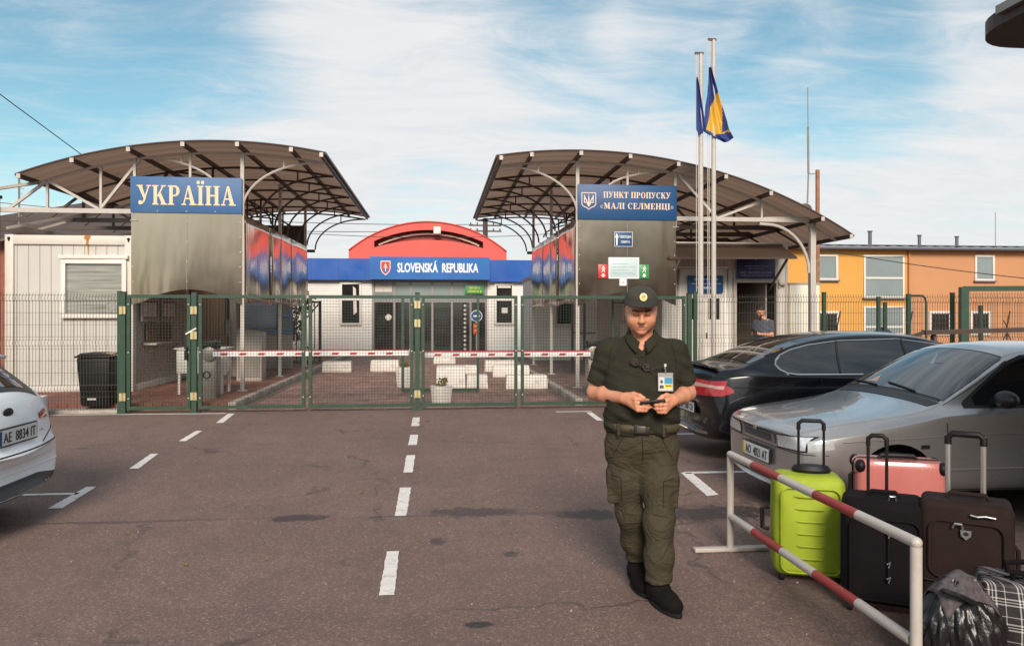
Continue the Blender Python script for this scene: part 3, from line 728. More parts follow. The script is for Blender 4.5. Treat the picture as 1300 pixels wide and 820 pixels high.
# boards and shelf on the container's lane-side wall
def lane_board(y0, y1, z0, z1, m_in, m_fr, name, label, cat, x=-6.02, side=1):
    t = thing(name, label, cat, (x, (y0 + y1) / 2, z0))
    hw = (y1 - y0) / 2; h = z1 - z0; d = side
    f = MB(); fw = 0.04
    xs = sorted((0.0, d * 0.035))
    f.box(xs[0], xs[1], -hw, hw, h - fw, h); f.box(xs[0], xs[1], -hw, hw, 0, fw); f.box(xs[0], xs[1], -hw, -hw + fw, fw, h - fw); f.box(xs[0], xs[1], hw - fw, hw, fw, h - fw)
    f.build('frame', m_fr, t)
    xi = sorted((0.0, d * 0.02))
    p = MB(); p.box(xi[0], xi[1], -hw + fw, hw - fw, fw, h - fw); p.build('board', m_in, t)
    return t, hw, h
M_PAPER = mat('paper', '#cfc6bb', 0.7, var=0.08)
def papers(t, hw, h, n, side=1):
    w = (2 * hw - 0.16) / n
    for i in range(n):
        a = -hw + 0.08 + i * w + 0.02; b_ = a + w - 0.04; p = MB(); xs = sorted((side * 0.021, side * 0.026)); p.box(xs[0], xs[1], a, b_, 0.08, h - 0.08); p.build('notice_sheet', M_PAPER, t)
t, hw, h = lane_board(15.95, 16.85, 1.52, 1.98, M_WOOD, M_WHITE_DARK, 'notice_board', 'grey framed board of white notices, nearer one on the dim container side', 'notice board'); papers(t, hw, h, 3)
t, hw, h = lane_board(17.05, 17.95, 1.52, 1.98, M_WOOD, M_WHITE_DARK, 'notice_board', 'grey framed board of white notices, deeper one on the dim container side', 'notice board'); papers(t, hw, h, 3)
t = thing('service_hatch', 'brown wooden double service hatch with narrow shelf below the notice boards', 'hatch', (-6.02, 16.95, 1.10))
for y in (-0.72, 0.04):
    f = MB(); f.box(0.0, 0.03, y, y + 0.68, 0.0, 0.36); f.build('shutter', M_WOOD, t)
f = MB(); f.box(0.0, 0.26, -0.85, 0.85, -0.075, -0.04); f.build('shelf', M_WHITE_DARK, t)
f = MB(); f.bar((0.02, -0.6, -0.25), (0.22, -0.6, -0.075), 0.02); f.bar((0.02, 0.6, -0.25), (0.22, 0.6, -0.075), 0.02); f.build('bracket', M_TUBE_GREY, t)

c2, W2, D2, H2 = container('office_container', 'tan ribbed container end wall standing deeper in the left turnstile lane', -7.3, -4.98, 19.2, 24.0, 0.12, 2.95, M_CLAD_TAN, M_CLAD_VY)
t = thing('hand_dispenser', 'small grey dispenser with bottle on dark stand before tan wall', 'dispenser', (-5.02, 18.6, 0.12))
b = MB(); b.box(-0.02, 0.02, -0.02, 0.02, 0, 1.05); b.box(-0.14, 0.14, -0.14, 0.14, 0, 0.02); b.build('stand', M_TUBE_BROWN, t)
b = MB(); b.box(-0.07, 0.07, -0.06, 0.03, 1.02, 1.42); b.build('dispenser_body', M_TUBE_GREY, t, bevel=0.02)
b = MB(); b.box(-0.05, 0.05, -0.02, 0.03, 1.42, 1.95); b.build('back_plate', M_TUBE_BROWN, t)

# ------------------------------------------------------------------ canopies
def roof_z(xc, zc, R, x): return zc - R + math.sqrt(max(0.0, R * R - (x - xc) ** 2))
def build_canopy(label, xl, xr, xc, zc, R, purlins, posts_x, chord, group, arcs, right):
    t = thing('canopy', label, 'canopy', (0, 0, 0), 0, group)
    Y0, Y1 = 15.0, 24.7
    zf = lambda x: roof_z(xc, zc, R, x)
    mb = MB(); n = 60
    # corrugated sheet, ribs along the arc
    ny = 96
    mb.grid(lambda u, v: (xl + (xr - xl) * u, Y0 + (Y1 - Y0) * v, zf(xl + (xr - xl) * u) + 0.012 * math.sin(v * ny * math.pi / 2)), n, ny)
    mb.build('roof_sheet', M_ROOFING, t, smooth=True)
    e = MB()
    for y in (Y0 - 0.012, Y1 + 0.012):
        e.tube([(xl + (xr - xl) * i / n, y, zf(xl + (xr - xl) * i / n) - 0.01) for i in range(n + 1)], 0.022, 6)
    for x in (xl, xr): e.bar((x, Y0, zf(x) - 0.01), (x, Y1, zf(x) - 0.01), 0.045, 0.05)
    e.build('edge_trim', M_TUBE_BROWN, t)
    for i, x in enumerate(purlins):
        p = MB(); z = zf(x) - 0.065
        p.bar((x, Y0 - 0.03, z), (x, Y1 - 0.03, z), 0.06, 0.08); p.build('purlin', M_TUBE_BROWN, t)
        c = MB(); c.box(x - 0.036, x + 0.036, Y0 - 0.042, Y0 - 0.028, z - 0.042, z + 0.042); c.build('purlin_end_cap', M_POST_WHITE, t)
    frames = [15.5 + 1.5 * k for k in range(7)]
    for k, y in enumerate(frames):
        m_ = M_POST_WHITE if k == 0 else M_TUBE_BROWN
        a = MB()
        xa, xb = chord
        a.tube([(x, y, zf(x) - 0.135) for x in [xl + 0.10 + (xr - xl - 0.20) * i / 40 for i in range(41)]], 0.026, 6)
        # chord, struts and diagonals
        a.bar((xa, y, 3.69), (xb, y, 3.69), 0.06, 0.09)
        a.build('arch_truss', m_, t)
        sx = STRUTS_R if right else STRUTS_L
        for x in sx: q = MB(); q.bar((x, y, 3.73), (x, y, zf(x) - 0.13), 0.045); q.build('strut', m_, t)
        dg = DIAG_R if right else DIAG_L
        for (x1, z1, x2, z2) in dg: q = MB(); q.bar((x1, y, z1 if z1 else zf(x1) - 0.15), (x2, y, z2 if z2 else zf(x2) - 0.15), 0.05); q.build('diagonal_strut', m_, t)
        # curved braces springing from the inner posts to the eave
        for (xp, zp, xe) in arcs:
            ze = zf(xe) - 0.14; pts = []
            for i in range(17):
                a_ = i / 16 * math.pi / 2
                pts.append((xp + (xe - xp) * (1 - math.cos(a_)), y, zp + (ze - zp) * math.sin(a_)))
            bmb = MB(); bmb.tube(pts, 0.024, 6)
            f = pts[11]; bmb.bar((f[0], y, f[2]), (f[0], y, zf(f[0]) - 0.13), 0.03)
            bmb.build('curved_brace', m_, t)
    for (x, ys, z0, z1, w, m_) in posts_x:
        for y in ys:
            p = MB(); p.bar((x, y, z0), (x, y, z1 if z1 else zf(x) - 0.13), w); p.box(x - w * 1.3, x + w * 1.3, y - w * 1.3, y + w * 1.3, z0, z0 + 0.012); p.build('post', m_, t)
    # sway bracing between the frames along the eave
    return t, zf
STRUTS_L = (-7.6, -6.6, -4.9)
DIAG_L = [(-6.62, 3.72, -5.86, None), (-8.3, 3.72, -7.6, None), (-7.6, None, -6.62, 3.72)]
STRUTS_R = (4.0, 6.95)
DIAG_R = [(5.1, None, 5.95, 3.72), (5.98, 3.72, 6.95, None), (7.0, 3.72, 8.05, 3.75)]
canL, zfL = build_canopy('barrel canopy of brown translucent sheets over the lane with the cream lettered sign', -7.92, -2.20, -4.15, 5.02, 10.3,
    [-7.86, -6.905, -5.88, -4.88, -3.86, -2.84, -2.26],
    [(-3.89, (15.5, 19.1, 22.7), 0.12, None, 0.07, M_POST_WHITE), (-5.95, (15.47,), 3.5, None, 0.05, M_POST_WHITE), (-6.02, (22.7,), 0.12, None, 0.07, M_POST_WHITE)],
    (-10.2, -3.9), 'arched canopies over the crossing lanes', [(-3.89, 3.74, -2.36), (-4.3, 4.0, -5.75)], False)
canR, zfR = build_canopy('larger barrel canopy of brown translucent sheets above the trident sign and booth', 1.20, 8.74, 2.95, 4.99, 10.9,
    [1.28, 1.90, 2.91, 3.93, 4.94, 5.95, 6.92, 8.05, 8.68],
    [(2.93, (15.5, 19.1, 22.7), 0.12, None, 0.07, M_POST_WHITE), (5.037, (15.5,), 3.5, None, 0.05, M_POST_WHITE), (8.09, (15.5, 22.7), 0.12, 3.80, 0.12, M_POST_WHITE)],
    (2.95, 8.15), 'arched canopies over the crossing lanes', [(2.93, 3.74, 1.36), (3.5, 4.2, 4.9)], True)
# bent knee brace on the right end post
k = MB(); k.tube([(8.02, 15.5, 2.55)] + [(8.02 - 0.95 * (1 - math.cos(a)), 15.5, 2.55 + 1.04 * math.sin(a)) for a in [math.pi / 2 * i / 12 for i in range(1, 13)]] + [(6.9, 15.5, 3.60)], 0.035, 8)
k.build('knee_brace', M_POST_WHITE, canR, smooth=True)
# sloping tubes of the neighbouring lean-to at the far left
t = thing('pipe_trellis', 'light grey steel pipe trellis sloping beside the far left of the canopy', 'trellis', (0, 0, 0))
k = MB(); k.bar((-9.1, 15.3, 3.95), (-7.75, 15.45, 4.22), 0.055); k.build('rail', M_TUBE_GREY, t)
k = MB(); k.bar((-8.4, 15.6, 3.35), (-7.25, 18.0, 4.10), 0.05); k.build('rail', M_POST_WHITE, t)
k = MB(); k.bar((-10.0, 16.2, 3.62), (-7.2, 16.8, 3.18), 0.12, 0.16); k.build('beam', M_TUBE_BROWN, t)
k = MB(); k.bar((-9.2, 16.6, 3.16), (-6.4, 17.5, 4.25), 0.05); k.bar((-6.6, 17.0, 3.3), (-6.2, 17.0, 4.2), 0.035); k.build('brace', M_TUBE_GREY, t)

# ------------------------------------------------------------------ steel clad boxes over the lanes, with their signs
def cladding(label, x0, x1, mirror):
    t = thing('metal_cladding', label, 'cladding', (0, 0, 0), 0, 'steel clad gantries over the lanes')
    y = 15.44
    zt, zl, zp = 3.66, 1.84, 2.12
    if not mirror: zp = 2.15
    n = 14; pts = [(x0, zt), (x0, zl)]
    m_ = (x1 - x0)
    lo = 0.10 if mirror else 0.12
    for i in range(n + 1):
        a = i / n
        pts.append((x0 + m_ * (lo + (1 - lo - 0.08) * a), zl + (zp - zl) * (0.25 + 0.75 * math.sin(math.pi * a) ** 0.8)))
    pts += [(x1, zl), (x1, zt)]
    f = MB(); f.prism([(p[0], p[1]) for p in pts], (0, y, 0), (1, 0, 0), (0, 0, 1), 0.02)
    f.build('front_sheet', M_SHEET_R if mirror else M_SHEET_F, t)
    xi = x0 if mirror else x1
    # side sheets, each panel a little bowed, hung from the frame towards the far end
    for k in range(3):
        ya, yb = 15.47 + k * 2.43, 15.47 + (k + 1) * 2.43 - 0.012
        s = MB()
        def fn(u, v, ya=ya, yb=yb, k=k):
            yy = ya + (yb - ya) * u
            zb = 1.86 + 0.05 * math.sin(u * math.pi)
            top = 3.66
            bow = 0.030 * math.sin(u * 2 * math.pi + k) * math.sin(v * math.pi)
            return (xi + (0.03 + bow) * (-1 if mirror else 1) * 1.0, yy, zb + (top - zb) * v)
        s.grid(fn, 14, 10); s.build('side_sheet', M_SHEET, t, smooth=True, solid=0.012)
    xo = x1 if mirror else x0
    s = MB(); s.bar((xo, 15.5, 3.62), (xo, 22.7, 3.62), 0.05); s.build('outer_rail', M_TUBE_GREY, t)
    s = MB()
    for yy in (17.9, 20.3): s.bar((x0 + 0.04, yy, 3.60), (x1 - 0.04, yy, 3.60), 0.05)
    s.build('cross_bar', M_TUBE_GREY, t)
    # bolts along the edges
    bl = MB()
    for i in range(6):
        z = 2.0 + i * 0.3
        for x in (x0 + 0.03, x1 - 0.03): bl.cyl((x, y - 0.004, z), 0.011, 0.012, (0, 1, 0), 8)
    for i in range(4): bl.cyl((x0 + m_ / 2, y - 0.004, 2.3 + i * 0.4), 0.009, 0.012, (0, 1, 0), 8)
    bl.build('bolt_row', M_POST_WHITE, t)
    sm = MB(); sm.box(x0 + m_ / 2 - 0.004, x0 + m_ / 2 + 0.004, y - 0.006, y - 0.001, 2.14, 3.65); sm.build('seam', M_TUBE_GREY, t)
    return t
cladding('shiny steel clad box hanging below the cream lettered country sign', -6.009, -3.89, False)
cladding('shiny steel clad box hanging below the trident checkpoint sign', 2.93, 5.037, True)
bk = thing('sign_back', 'plain brown back of a sign board at the far end of the lane', 'sign', (-4.9, 22.78, 3.72)); q = MB(); q.box(-1.0, 1.0, 0, 0.03, 0, 0.58); q.build('board', M_TUBE_BROWN, bk)

def board(name, label, cat, x0, x1, z0, z1, y, m, th=0.03, edge=None, group=None):
    t = thing(name, label, cat, ((x0 + x1) / 2, y, z0), 0, group)
    w = (x1 - x0) / 2; h = z1 - z0
    p = MB(); p.box(-w, w, 0, th, 0, h); p.build('panel', m, t, bevel=0.004)
    if edge:
        f = MB(); fw, em = edge
        f.box(-w, w, -0.006, -0.001, h - fw, h); f.box(-w, w, -0.006, -0.001, 0, fw); f.box(-w, -w + fw, -0.006, -0.001, fw, h - fw); f.box(w - fw, w, -0.006, -0.001, fw, h - fw)
        f.build('border', em, t)
    return t, w, h
X, Z = (1, 0, 0), (0, 0, 1)
t, w, h = board('country_sign', 'wide blue sign with large cream serif letters above the left lane', 'sign', -6.009, -3.88, 3.662, 4.372, 15.40, M_SIGNBLUE)
serif_text('УКРАЇНА', 0.385, (0, 0, 0.155), X, Z, 1.86, M_CREAM, t)
b = MB()
for x in (-0.55, 0, 0.55): b.cyl((x, -0.004, 0.03), 0.012, 0.012, (0, 1, 0), 8)
b.build('bolt_row', M_POST_WHITE, t)
t, w, h = board('checkpoint_sign', 'deep blue sign with trident shield and two lines of pale serif lettering', 'sign', 2.92, 5.045, 3.64, 4.372, 15.40, M_SIGNBLUE2)
serif_text('ПУНКТ ПРОПУСКУ', 0.125, (0.20, 0, 0.455), X, Z, 1.44, M_LETPEACH, t)
serif_text('«МАЛІ СЕЛМЕНЦІ»', 0.125, (0.20, 0, 0.225), X, Z, 1.58, M_LETPEACH, t)
def trident(mb, o, s):
    o = Vector(o)
    def P(pl, d): mb.prism([(x * s, z * s) for x, z in pl], o + Vector((0, -d, 0)), X, Z, d - 0.0005)
    P([(-0.34, 0.42), (-0.28, 0.34), (-0.28, -0.10), (-0.34, -0.10)], .003); P([(0.34, 0.42), (0.28, 0.34), (0.28, -0.10), (0.34, -0.10)], .003)
    P([(-0.34, -0.10), (0.34, -0.10), (0.34, -0.16), (-0.34, -0.16)], .0035)
    P([(-0.045, 0.12), (0, 0.48), (0.045, 0.12), (0.045, -0.09), (-0.045, -0.09)], .0032)
    P([(-0.28, 0.30), (-0.14, 0.05), (-0.09, -0.09), (-0.15, -0.09), (-0.20, 0.02), (-0.28, 0.12)], .0028); P([(0.28, 0.30), (0.14, 0.05), (0.09, -0.09), (0.15, -0.09), (0.20, 0.02), (0.28, 0.12)], .0028)
    P([(-0.16, -0.165), (0.16, -0.165), (0.07, -0.34), (0, -0.44), (-0.07, -0.34)], .003)
def shield(mb, o, s, fw=0.05):
    pl = [(-0.5, 0.55), (0.5, 0.55), (0.5, -0.25), (0.42, -0.38), (0.12, -0.52), (0, -0.62), (-0.12, -0.52), (-0.42, -0.38), (-0.5, -0.25)]
    o = Vector(o); n = len(pl)
    for i in range(n):
        a, c = pl[i], pl[(i + 1) % n]; k = 1 - fw * 2
        mb.prism([(a[0] * s, a[1] * s), (c[0] * s, c[1] * s), (c[0] * s * k, c[1] * s * k), (a[0] * s * k, a[1] * s * k)], o + Vector((0, -0.003, 0)), X, Z, 0.0025)
em = MB(); shield(em, (-0.83, 0, 0.39), 0.31); trident(em, (-0.83, 0, 0.39), 0.30); em.build('emblem', M_LETPEACH, t)

t, w, h = board('lane_sign', 'small blue sign with white up arrow on the steel sheet below the trident sign', 'sign', 3.693, 4.085, 3.075, 3.385, 15.40, M_SIGNBLUE2, edge=(0.008, M_LETWHITE))
a = MB(); a.prism([(-0.155, 0.03), (-0.125, 0.03), (-0.125, 0.19), (-0.10, 0.19), (-0.14, 0.28), (-0.18, 0.19), (-0.155, 0.19)], (0, -0.004, 0), X, Z, 0.003); a.build('arrow', M_LETWHITE, t)
sans('ПІШОХІДНА', 0.048, (0.045, -0.003, 0.185), X, Z, M_LETWHITE, t, bold=0.02, width=0.25)
sans('СМУГА', 0.048, (0.045, -0.003, 0.075), X, Z, M_LETWHITE, t, bold=0.02, width=0.19)
t, w, h = board('information_poster', 'pale blue white framed poster in the middle of the steel sheet', 'poster', 3.575, 4.227, 2.405, 2.85, 15.405, mat('pale_blue_print', (0.50, 0.60, 0.60), 0.4, var=0.08, vscale=3), edge=(0.022, M_LETWHITE))
bars_of_text((0, 0, 0), X, Z, [(0.30 - 0.065 * i, -0.24, 0.10 + 0.14 * (i % 2), 0.014) for i in range(4)], mat('grey_print_ink', '#8c9a9c', 0.6), t, seed=3)
def walker(mb, o, s):
    o = Vector(o)
    def P(pl, d=0.003): mb.prism([(x * s, z * s) for x, z in pl], o + Vector((0, -d, 0)), X, Z, d - 0.0005)
    P([(0.06 + 0.085 * math.cos(k * math.pi / 5), 0.88 + 0.085 * math.sin(k * math.pi / 5)) for k in range(10)])
    P([(-0.05, 0.76), (0.13, 0.78), (0.13, 0.42), (-0.05, 0.42)])
    P([(-0.05, 0.43), (0.07, 0.43), (-0.02, 0.22), (-0.22, 0.02), (-0.30, 0.09), (-0.12, 0.26)], .0034)
    P([(0.03, 0.44), (0.13, 0.44), (0.20, 0.26), (0.21, 0.02), (0.11, 0.02), (0.10, 0.23)], .0038)
    P([(0.10, 0.76), (0.16, 0.72), (0.30, 0.52), (0.25, 0.47), (0.10, 0.64)], .0034); P([(-0.04, 0.75), (-0.22, 0.60), (-0.22, 0.46), (-0.15, 0.46), (-0.14, 0.56), (-0.03, 0.63)], .0034)
for lab, x0, x1, mm in (('red pictogram sign of walking man and down arrow left of the poster', 3.352, 3.568, M_SIGNRED), ('green pictogram sign of walking man and down arrow right of the poster', 4.233, 4.445, M_SIGNGREEN)):
    t, w, h = board('pictogram_sign', lab, 'sign', x0, x1, 2.41, 2.70, 15.405, mm, group='walker pictogram signs')
    a = MB(); walker(a, (0, 0, 0.125), 0.145); a.prism([(-0.022, 0.10), (0.022, 0.10), (0.022, 0.065), (0.05, 0.065), (0, 0.02), (-0.05, 0.065), (-0.022, 0.065)], (0, -0.004, 0), X, Z, 0.003); a.build('pictogram', M_LETWHITE, t)
t, w, h = board('number_plate_sign', 'tiny white square sign hanging under the pale poster', 'sign', 3.811, 3.96, 2.255, 2.40, 15.405, M_LETWHITE)
sans('24', 0.055, (-0.01, -0.002, 0.045), X, Z, M_TUBE_GREY, t)

# ------------------------------------------------------------------ booth under the right canopy
t = thing('control_booth', 'white control booth with awning, white door and dark open doorway under the right canopy', 'booth', (0, 0, 0))
yb = 16.5
w = MB()
w.box(5.06, 5.42, yb, yb + 0.08, 0.12, 3.22); w.box(5.42, 6.60, yb, yb + 0.08, 2.75, 3.22); w.box(6.60, 6.80, yb, yb + 0.08, 0.12, 3.22)
w.box(6.80, 7.74, yb, yb + 0.08, 2.38, 3.22); w.box(7.74, 8.03, yb, yb + 0.08, 0.12, 3.22)
w.box(5.06, 5.14, yb + 0.08, 21.5, 0.12, 3.22); w.box(7.95, 8.03, yb + 0.08, 21.5, 0.12, 3.22); w.box(5.06, 8.03, 21.5, 21.58, 0.12, 3.22)
w.build('wall', M_CLAD_V, t)
w = MB(); w.box(5.0, 8.1, yb - 0.02, 21.6, 3.22, 3.30); w.build('roof', M_WHITE, t, bevel=0.01)
w = MB(); w.box(6.72, 7.80, yb - 0.03, yb - 0.002, 2.38, 2.46); w.box(6.72, 6.80, yb - 0.03, yb - 0.002, 0.12, 2.38); w.box(7.74, 7.80, yb - 0.03, yb - 0.002, 0.12, 2.38); w.build('door_frame', M_WHITE_DARK, t)
w = MB(); w.box(6.6, 8.0, 18.3, 18.34, 0.12, 3.2); w.build('inner_wall', M_WOOD, t)
w = MB(); w.box(7.55, 7.58, 16.62, 18.2, 0.12, 2.4); w.build('inner_door', M_WHITE_DARK, t)
d = MB(); d.box(5.42, 6.60, yb - 0.03, yb + 0.05, 2.68, 2.75); d.box(5.42, 5.50, yb - 0.03, yb + 0.05, 0.12, 2.68); d.box(6.52, 6.60, yb - 0.03, yb + 0.05, 0.12, 2.68)
do = d.build('double_door', M_PVC, t, bevel=0.006)
for x0, x1 in ((5.50, 6.005), (6.015, 6.52)):
    q = MB(); q.box(x0, x1, yb - 0.015, yb + 0.03, 0.14, 1.54); q.box(x0, x1, yb - 0.015, yb + 0.03, 2.02, 2.68); q.box(x0, x0 + 0.12, yb - 0.015, yb + 0.03, 1.54, 2.02); q.box(x1 - 0.12, x1, yb - 0.015, yb + 0.03, 1.54, 2.02); q.build('door_leaf', M_WHITE, do)
    q = MB(); q.box(x0 + 0.12, x1 - 0.12, yb, yb + 0.015, 1.54, 2.02); q.build('pane', M_GLASS, do)
q = MB()
for x in (5.93, 6.09): q.box(x - 0.012, x + 0.012, yb - 0.06, yb - 0.015, 1.12, 1.24)
q.build('handle', M_BLACKPL, do)
a = MB(); a.add([(4.86, 15.35, 2.86), (7.68, 15.35, 2.88), (7.86, 16.47, 3.24), (5.3, 16.47, 3.24), (4.86, 15.35, 2.82), (7.68, 15.35, 2.84), (7.86, 16.47, 3.20), (5.3, 16.47, 3.20)], [(0, 1, 2, 3), (7, 6, 5, 4), (0, 4, 5, 1), (1, 5, 6, 2), (2, 6, 7, 3), (3, 7, 4, 0)])
a.build('awning', M_ROOFING, t)
a = MB(); a.bar((4.9, 15.37, 2.84), (7.66, 15.37, 2.86), 0.035); a.bar((5.3, 16.44, 3.235), (7.86, 16.44, 3.235), 0.05); a.build('awning_edge', M_TUBE_BROWN, t)
for x in (5.12, 7.5):
    a = MB(); a.bar((x, 15.45, 2.84), (x + 0.05, 16.46, 2.2), 0.04); a.build('awning_brace', M_TUBE_BROWN if x > 6 else M_POST_WHITE, t)
c = MB(); c.obox((7.86, 16.43, 2.36), (0.16, 0.07, 0.07)); c.obox((7.80, 16.46, 2.36), (0.05, 0.05, 0.2)); c.build('security_camera', M_WHITE_DARK, t, bevel=0.01)

t, w, h = board('notice_sign', 'blue notice sign with rows of white print on the white booth door', 'sign', 5.64, 6.46, 2.145, 2.535, 16.42, M_SIGNBLUE2)
bars_of_text((0, 0, 0), X, Z, [(0.285, -0.26, 0.27, 0.045), (0.195, -0.34, 0.35, 0.018), (0.09, -0.22, 0.24, 0.045)], M_LETWHITE, t, seed=5)
t, w, h = board('office_sign', 'dark navy sign with small emblem and dim lettering over the open doorway', 'sign', 6.79, 7.69, 2.475, 3.0, 16.42, M_NAVY)
bars_of_text((0, 0, 0), X, Z, [(0.27, -0.26, 0.27, 0.026), (0.215, -0.18, 0.18, 0.022), (0.11, -0.38, 0.40, 0.045), (0.055, -0.36, 0.36, 0.024)], mat('dim_letters', (0.30, 0.28, 0.36), 0.5), t, seed=6)
e = MB(); trident(e, (0, -0.001, 0.435), 0.075); e.build('emblem', mat('dim_letters', (0.30, 0.28, 0.36), 0.5), t)
# pale solid wall beside the doorway
t = thing('screen_wall', 'cream solid screen wall between the open doorway and the canopy end post', 'wall', (8.04, 16.46, 0.12)); w = MB(); w.box(0, 0.72, -0.03, 0.05, 0, 2.22); w.build('wall_panel', mat('cream_wall', '#d9d2c0', 0.6, var=0.04, dirt=('#a08a72', 1.5, 0.3)), t, bevel=0.006)
w = MB(); w.box(-0.02, 0.74, -0.045, 0.065, 2.22, 2.26); w.build('cap_strip', M_WHITE_DARK, t)

# lane side furniture on the right: second white booth deep in the lane and its posts
t = thing('inspection_booth', 'white inspection booth with one dark window deep in the right lane', 'booth', (3.2, 24.9, 0.12))
w = MB(); w.box(0, 2.5, 0, 3.0, 0, 2.75); w.build('wall', M_CLAD_H, t)
window_part(t, 0.72, 1.40, 1.16, 1.98, -0.005, M_PVC, M_GLASS, 0.07, 0.05)
w = MB(); w.box(-0.05, 2.55, -0.06, 3.05, 2.75, 2.85); w.build('roof', M_WHITE_DARK, t)
c3, W3, D3, H3 = container('office_container', 'brown ribbed container wall with white notice frames deep in the right lane', 4.55, 5.04, 18.2, 21.4, 0.12, 2.9, M_CLAD_TAN, M_CLAD_VY)
for i, (x, lab) in enumerate(((4.62, 'narrow white framed notice board on the brown ribbed wall, nearest the turnstile posts'), (4.84, 'narrow white framed notice board on the brown ribbed wall, beside the guard\'s cap'))):
    t = thing('notice_board', lab, 'notice board', (x, 18.16, 1.45)); f = MB(); f.box(-0.10, 0.10, 0, 0.03, 0, 0.52); f.build('frame', M_WHITE_DARK, t)
    for dx in (-0.05, 0.05): p = MB(); p.box(dx - 0.035, dx + 0.035, -0.006, -0.001, 0.05, 0.47); p.build('notice_sheet', M_PAPER, t)
for (x, y, lab) in ((3.55, 19.5, 'dark slim turnstile post, further left of the two'), (3.85, 19.4, 'dark slim turnstile post with short arm, further right of the two')):
    t = thing('turnstile_post', lab, 'post', (x, y, 0.12), 0, 'dark turnstile posts in the right lane'); p = MB(); p.bar((0, 0, 0), (0, 0, 2.5), 0.06); p.build('post', M_TUBE_BROWN, t)
    p = MB(); p.bar((0, 0, 1.05), (0.3, 0, 1.05), 0.03); p.build('arm', M_TUBE_BROWN, t)
t = thing('rail_post', 'low dark green railing post with a short top rail in the right lane', 'railing', (3.95, 16.6, 0.12)); p = MB(); p.bar((0, 0, 0), (0, 0, 1.86), 0.05); p.build('post', M_GREEN, t); p = MB(); p.bar((0.02, 0, 1.8), (0.4, 0.3, 1.8), 0.03); p.build('rail', M_GREEN, t)

# furniture in the left lane
t = thing('inspection_table', 'white panelled inspection table on thin legs behind the gate', 'table', (-4.55, 15.2, 0.12))
p = MB(); p.box(-0.42, 0.45, -0.3, 0.3, 0.40, 0.86); p.build('table_body', M_PVC, t, bevel=0.012)
p = MB(); p.box(-0.46, 0.49, -0.34, 0.34, 0.865, 0.89); p.build('tabletop', M_PVC, t, bevel=0.006)
for x in (-0.38, 0.41):
    for y in (-0.26, 0.26): p = MB(); p.bar((x, y, 0), (x, y, 0.40), 0.045); p.build('leg', M_PVC, t)
t = thing('terminal_cabinet', 'grey two tone terminal cabinet with sloping top in the left lane', 'cabinet', (-4.30, 18.0, 0.12))
p = MB(); p.prism([(-0.28, 0), (0.28, 0), (0.28, 1.12), (-0.28, 1.22)], (0, -0.3, 0), X, Z, 0.5); p.build('body', M_WHITE_DARK, t, bevel=0.01)
p = MB(); p.box(-0.24, 0.24, -0.312, -0.302, 0.1, 0.62); p.build('door', M_TUBE_GREY, t)
t = thing('notice_screen', 'pale blue tarpaulin screen hung between posts in the left lane', 'screen', (-4.45, 19.3, 0.12))
p = MB(); p.grid(lambda u, v: (-0.45 + 0.9 * u, 0.03 * math.sin(u * 9), 1.15 + 0.75 * v), 12, 4); p.build('sheet', mat('pale_blue_sheet', (0.22, 0.27, 0.36), 0.6, var=0.15, vscale=4), t, smooth=True, solid=0.006)
for x in (-0.47, 0.47): p = MB(); p.bar((x, 0, 0), (x, 0, 2.0), 0.05); p.build('post', M_GREEN, t)
t = thing('window_unit', 'bright blue framed window unit past the tarpaulin screen', 'window', (-4.55, 21.8, 0.12)); window_part(t, -0.45, 0.45, 1.0, 1.95, 0, mat('blue_frame', (0.10, 0.22, 0.45), 0.5), M_GLASS_SKY, 0.06, 0.06, mull=(0,), trans=(1.5,)); p = MB(); p.box(-0.45, 0.45, 0, 0.05, 0, 1.0); p.build('parapet', M_WHITE_DARK, t)
t = thing('iron_gate', 'dark iron lattice gate closing the far end of the left lane', 'gate', (-4.45, 24.3, 0.0)); p = MB()
p.bar((-0.9, 0, 0.1), (-0.9, 0, 2.1), 0.07); p.bar((0.75, 0, 0.1), (0.75, 0, 2.1), 0.07); p.bar((-0.9, 0, 0.15), (0.75, 0, 0.15), 0.06); p.bar((-0.9, 0, 2.05), (0.75, 0, 2.05), 0.06); p.build('gate_frame', M_TUBE_BROWN, t)
p = MB()
for i in range(12): p.bar((-0.83 + i * 0.14, 0, 0.15), (-0.83 + i * 0.14, 0, 2.05), 0.022)
p.bar((-0.9, 0.02, 0.15), (0.75, 0.02, 2.05), 0.04); p.bar((-0.9, 0.025, 2.05), (0.75, 0.025, 0.15), 0.04); p.build('bar_grid', M_TUBE_BROWN, t)

# ------------------------------------------------------------------ the hall across the border
t = thing('border_hall', 'white sided border hall with blue fascia, glass entrance and red arched roof', 'building', (0, 0, 0))
YH = 32.0
w = MB(); w.box(-6.4, -2.72, YH, YH + 0.2, 0.0, 3.12); w.box(-6.4, -6.2, YH + 0.2, YH + 12, 0, 3.12); w.build('wall', M_CLAD_H, t)
w = MB(); w.box(2.14, 5.6, YH, YH + 0.2, 0.0, 3.12); w.box(5.4, 5.6, YH + 0.2, YH + 12, 0, 3.12); w.build('wall', M_CLAD_H, t)
for bx_ in ((-6.45, -2.79, 3.10, 4.0), (2.21, 5.65, 3.06, 3.98)): w = MB(); w.box(bx_[0], bx_[1], YH - 0.28, YH + 0.1, bx_[2], bx_[3]); w.build('fascia', M_BLUE, t)
w = MB(); w.box(-2.78, 2.20, YH - 0.62, YH + 0.1, 3.12, 4.06); sf = w.build('sign_fascia', mat('cyan_blue_fascia', (0.012, 0.115, 0.38), 0.35, var=0.16, vscale=0.9), t)
ys = YH - 0.622
sans('SLOVENSKÁ  REPUBLIKA', 0.385, (0.03, ys, 3.43), X, Z, M_LETWHITE, sf, bold=0.024, width=3.36)
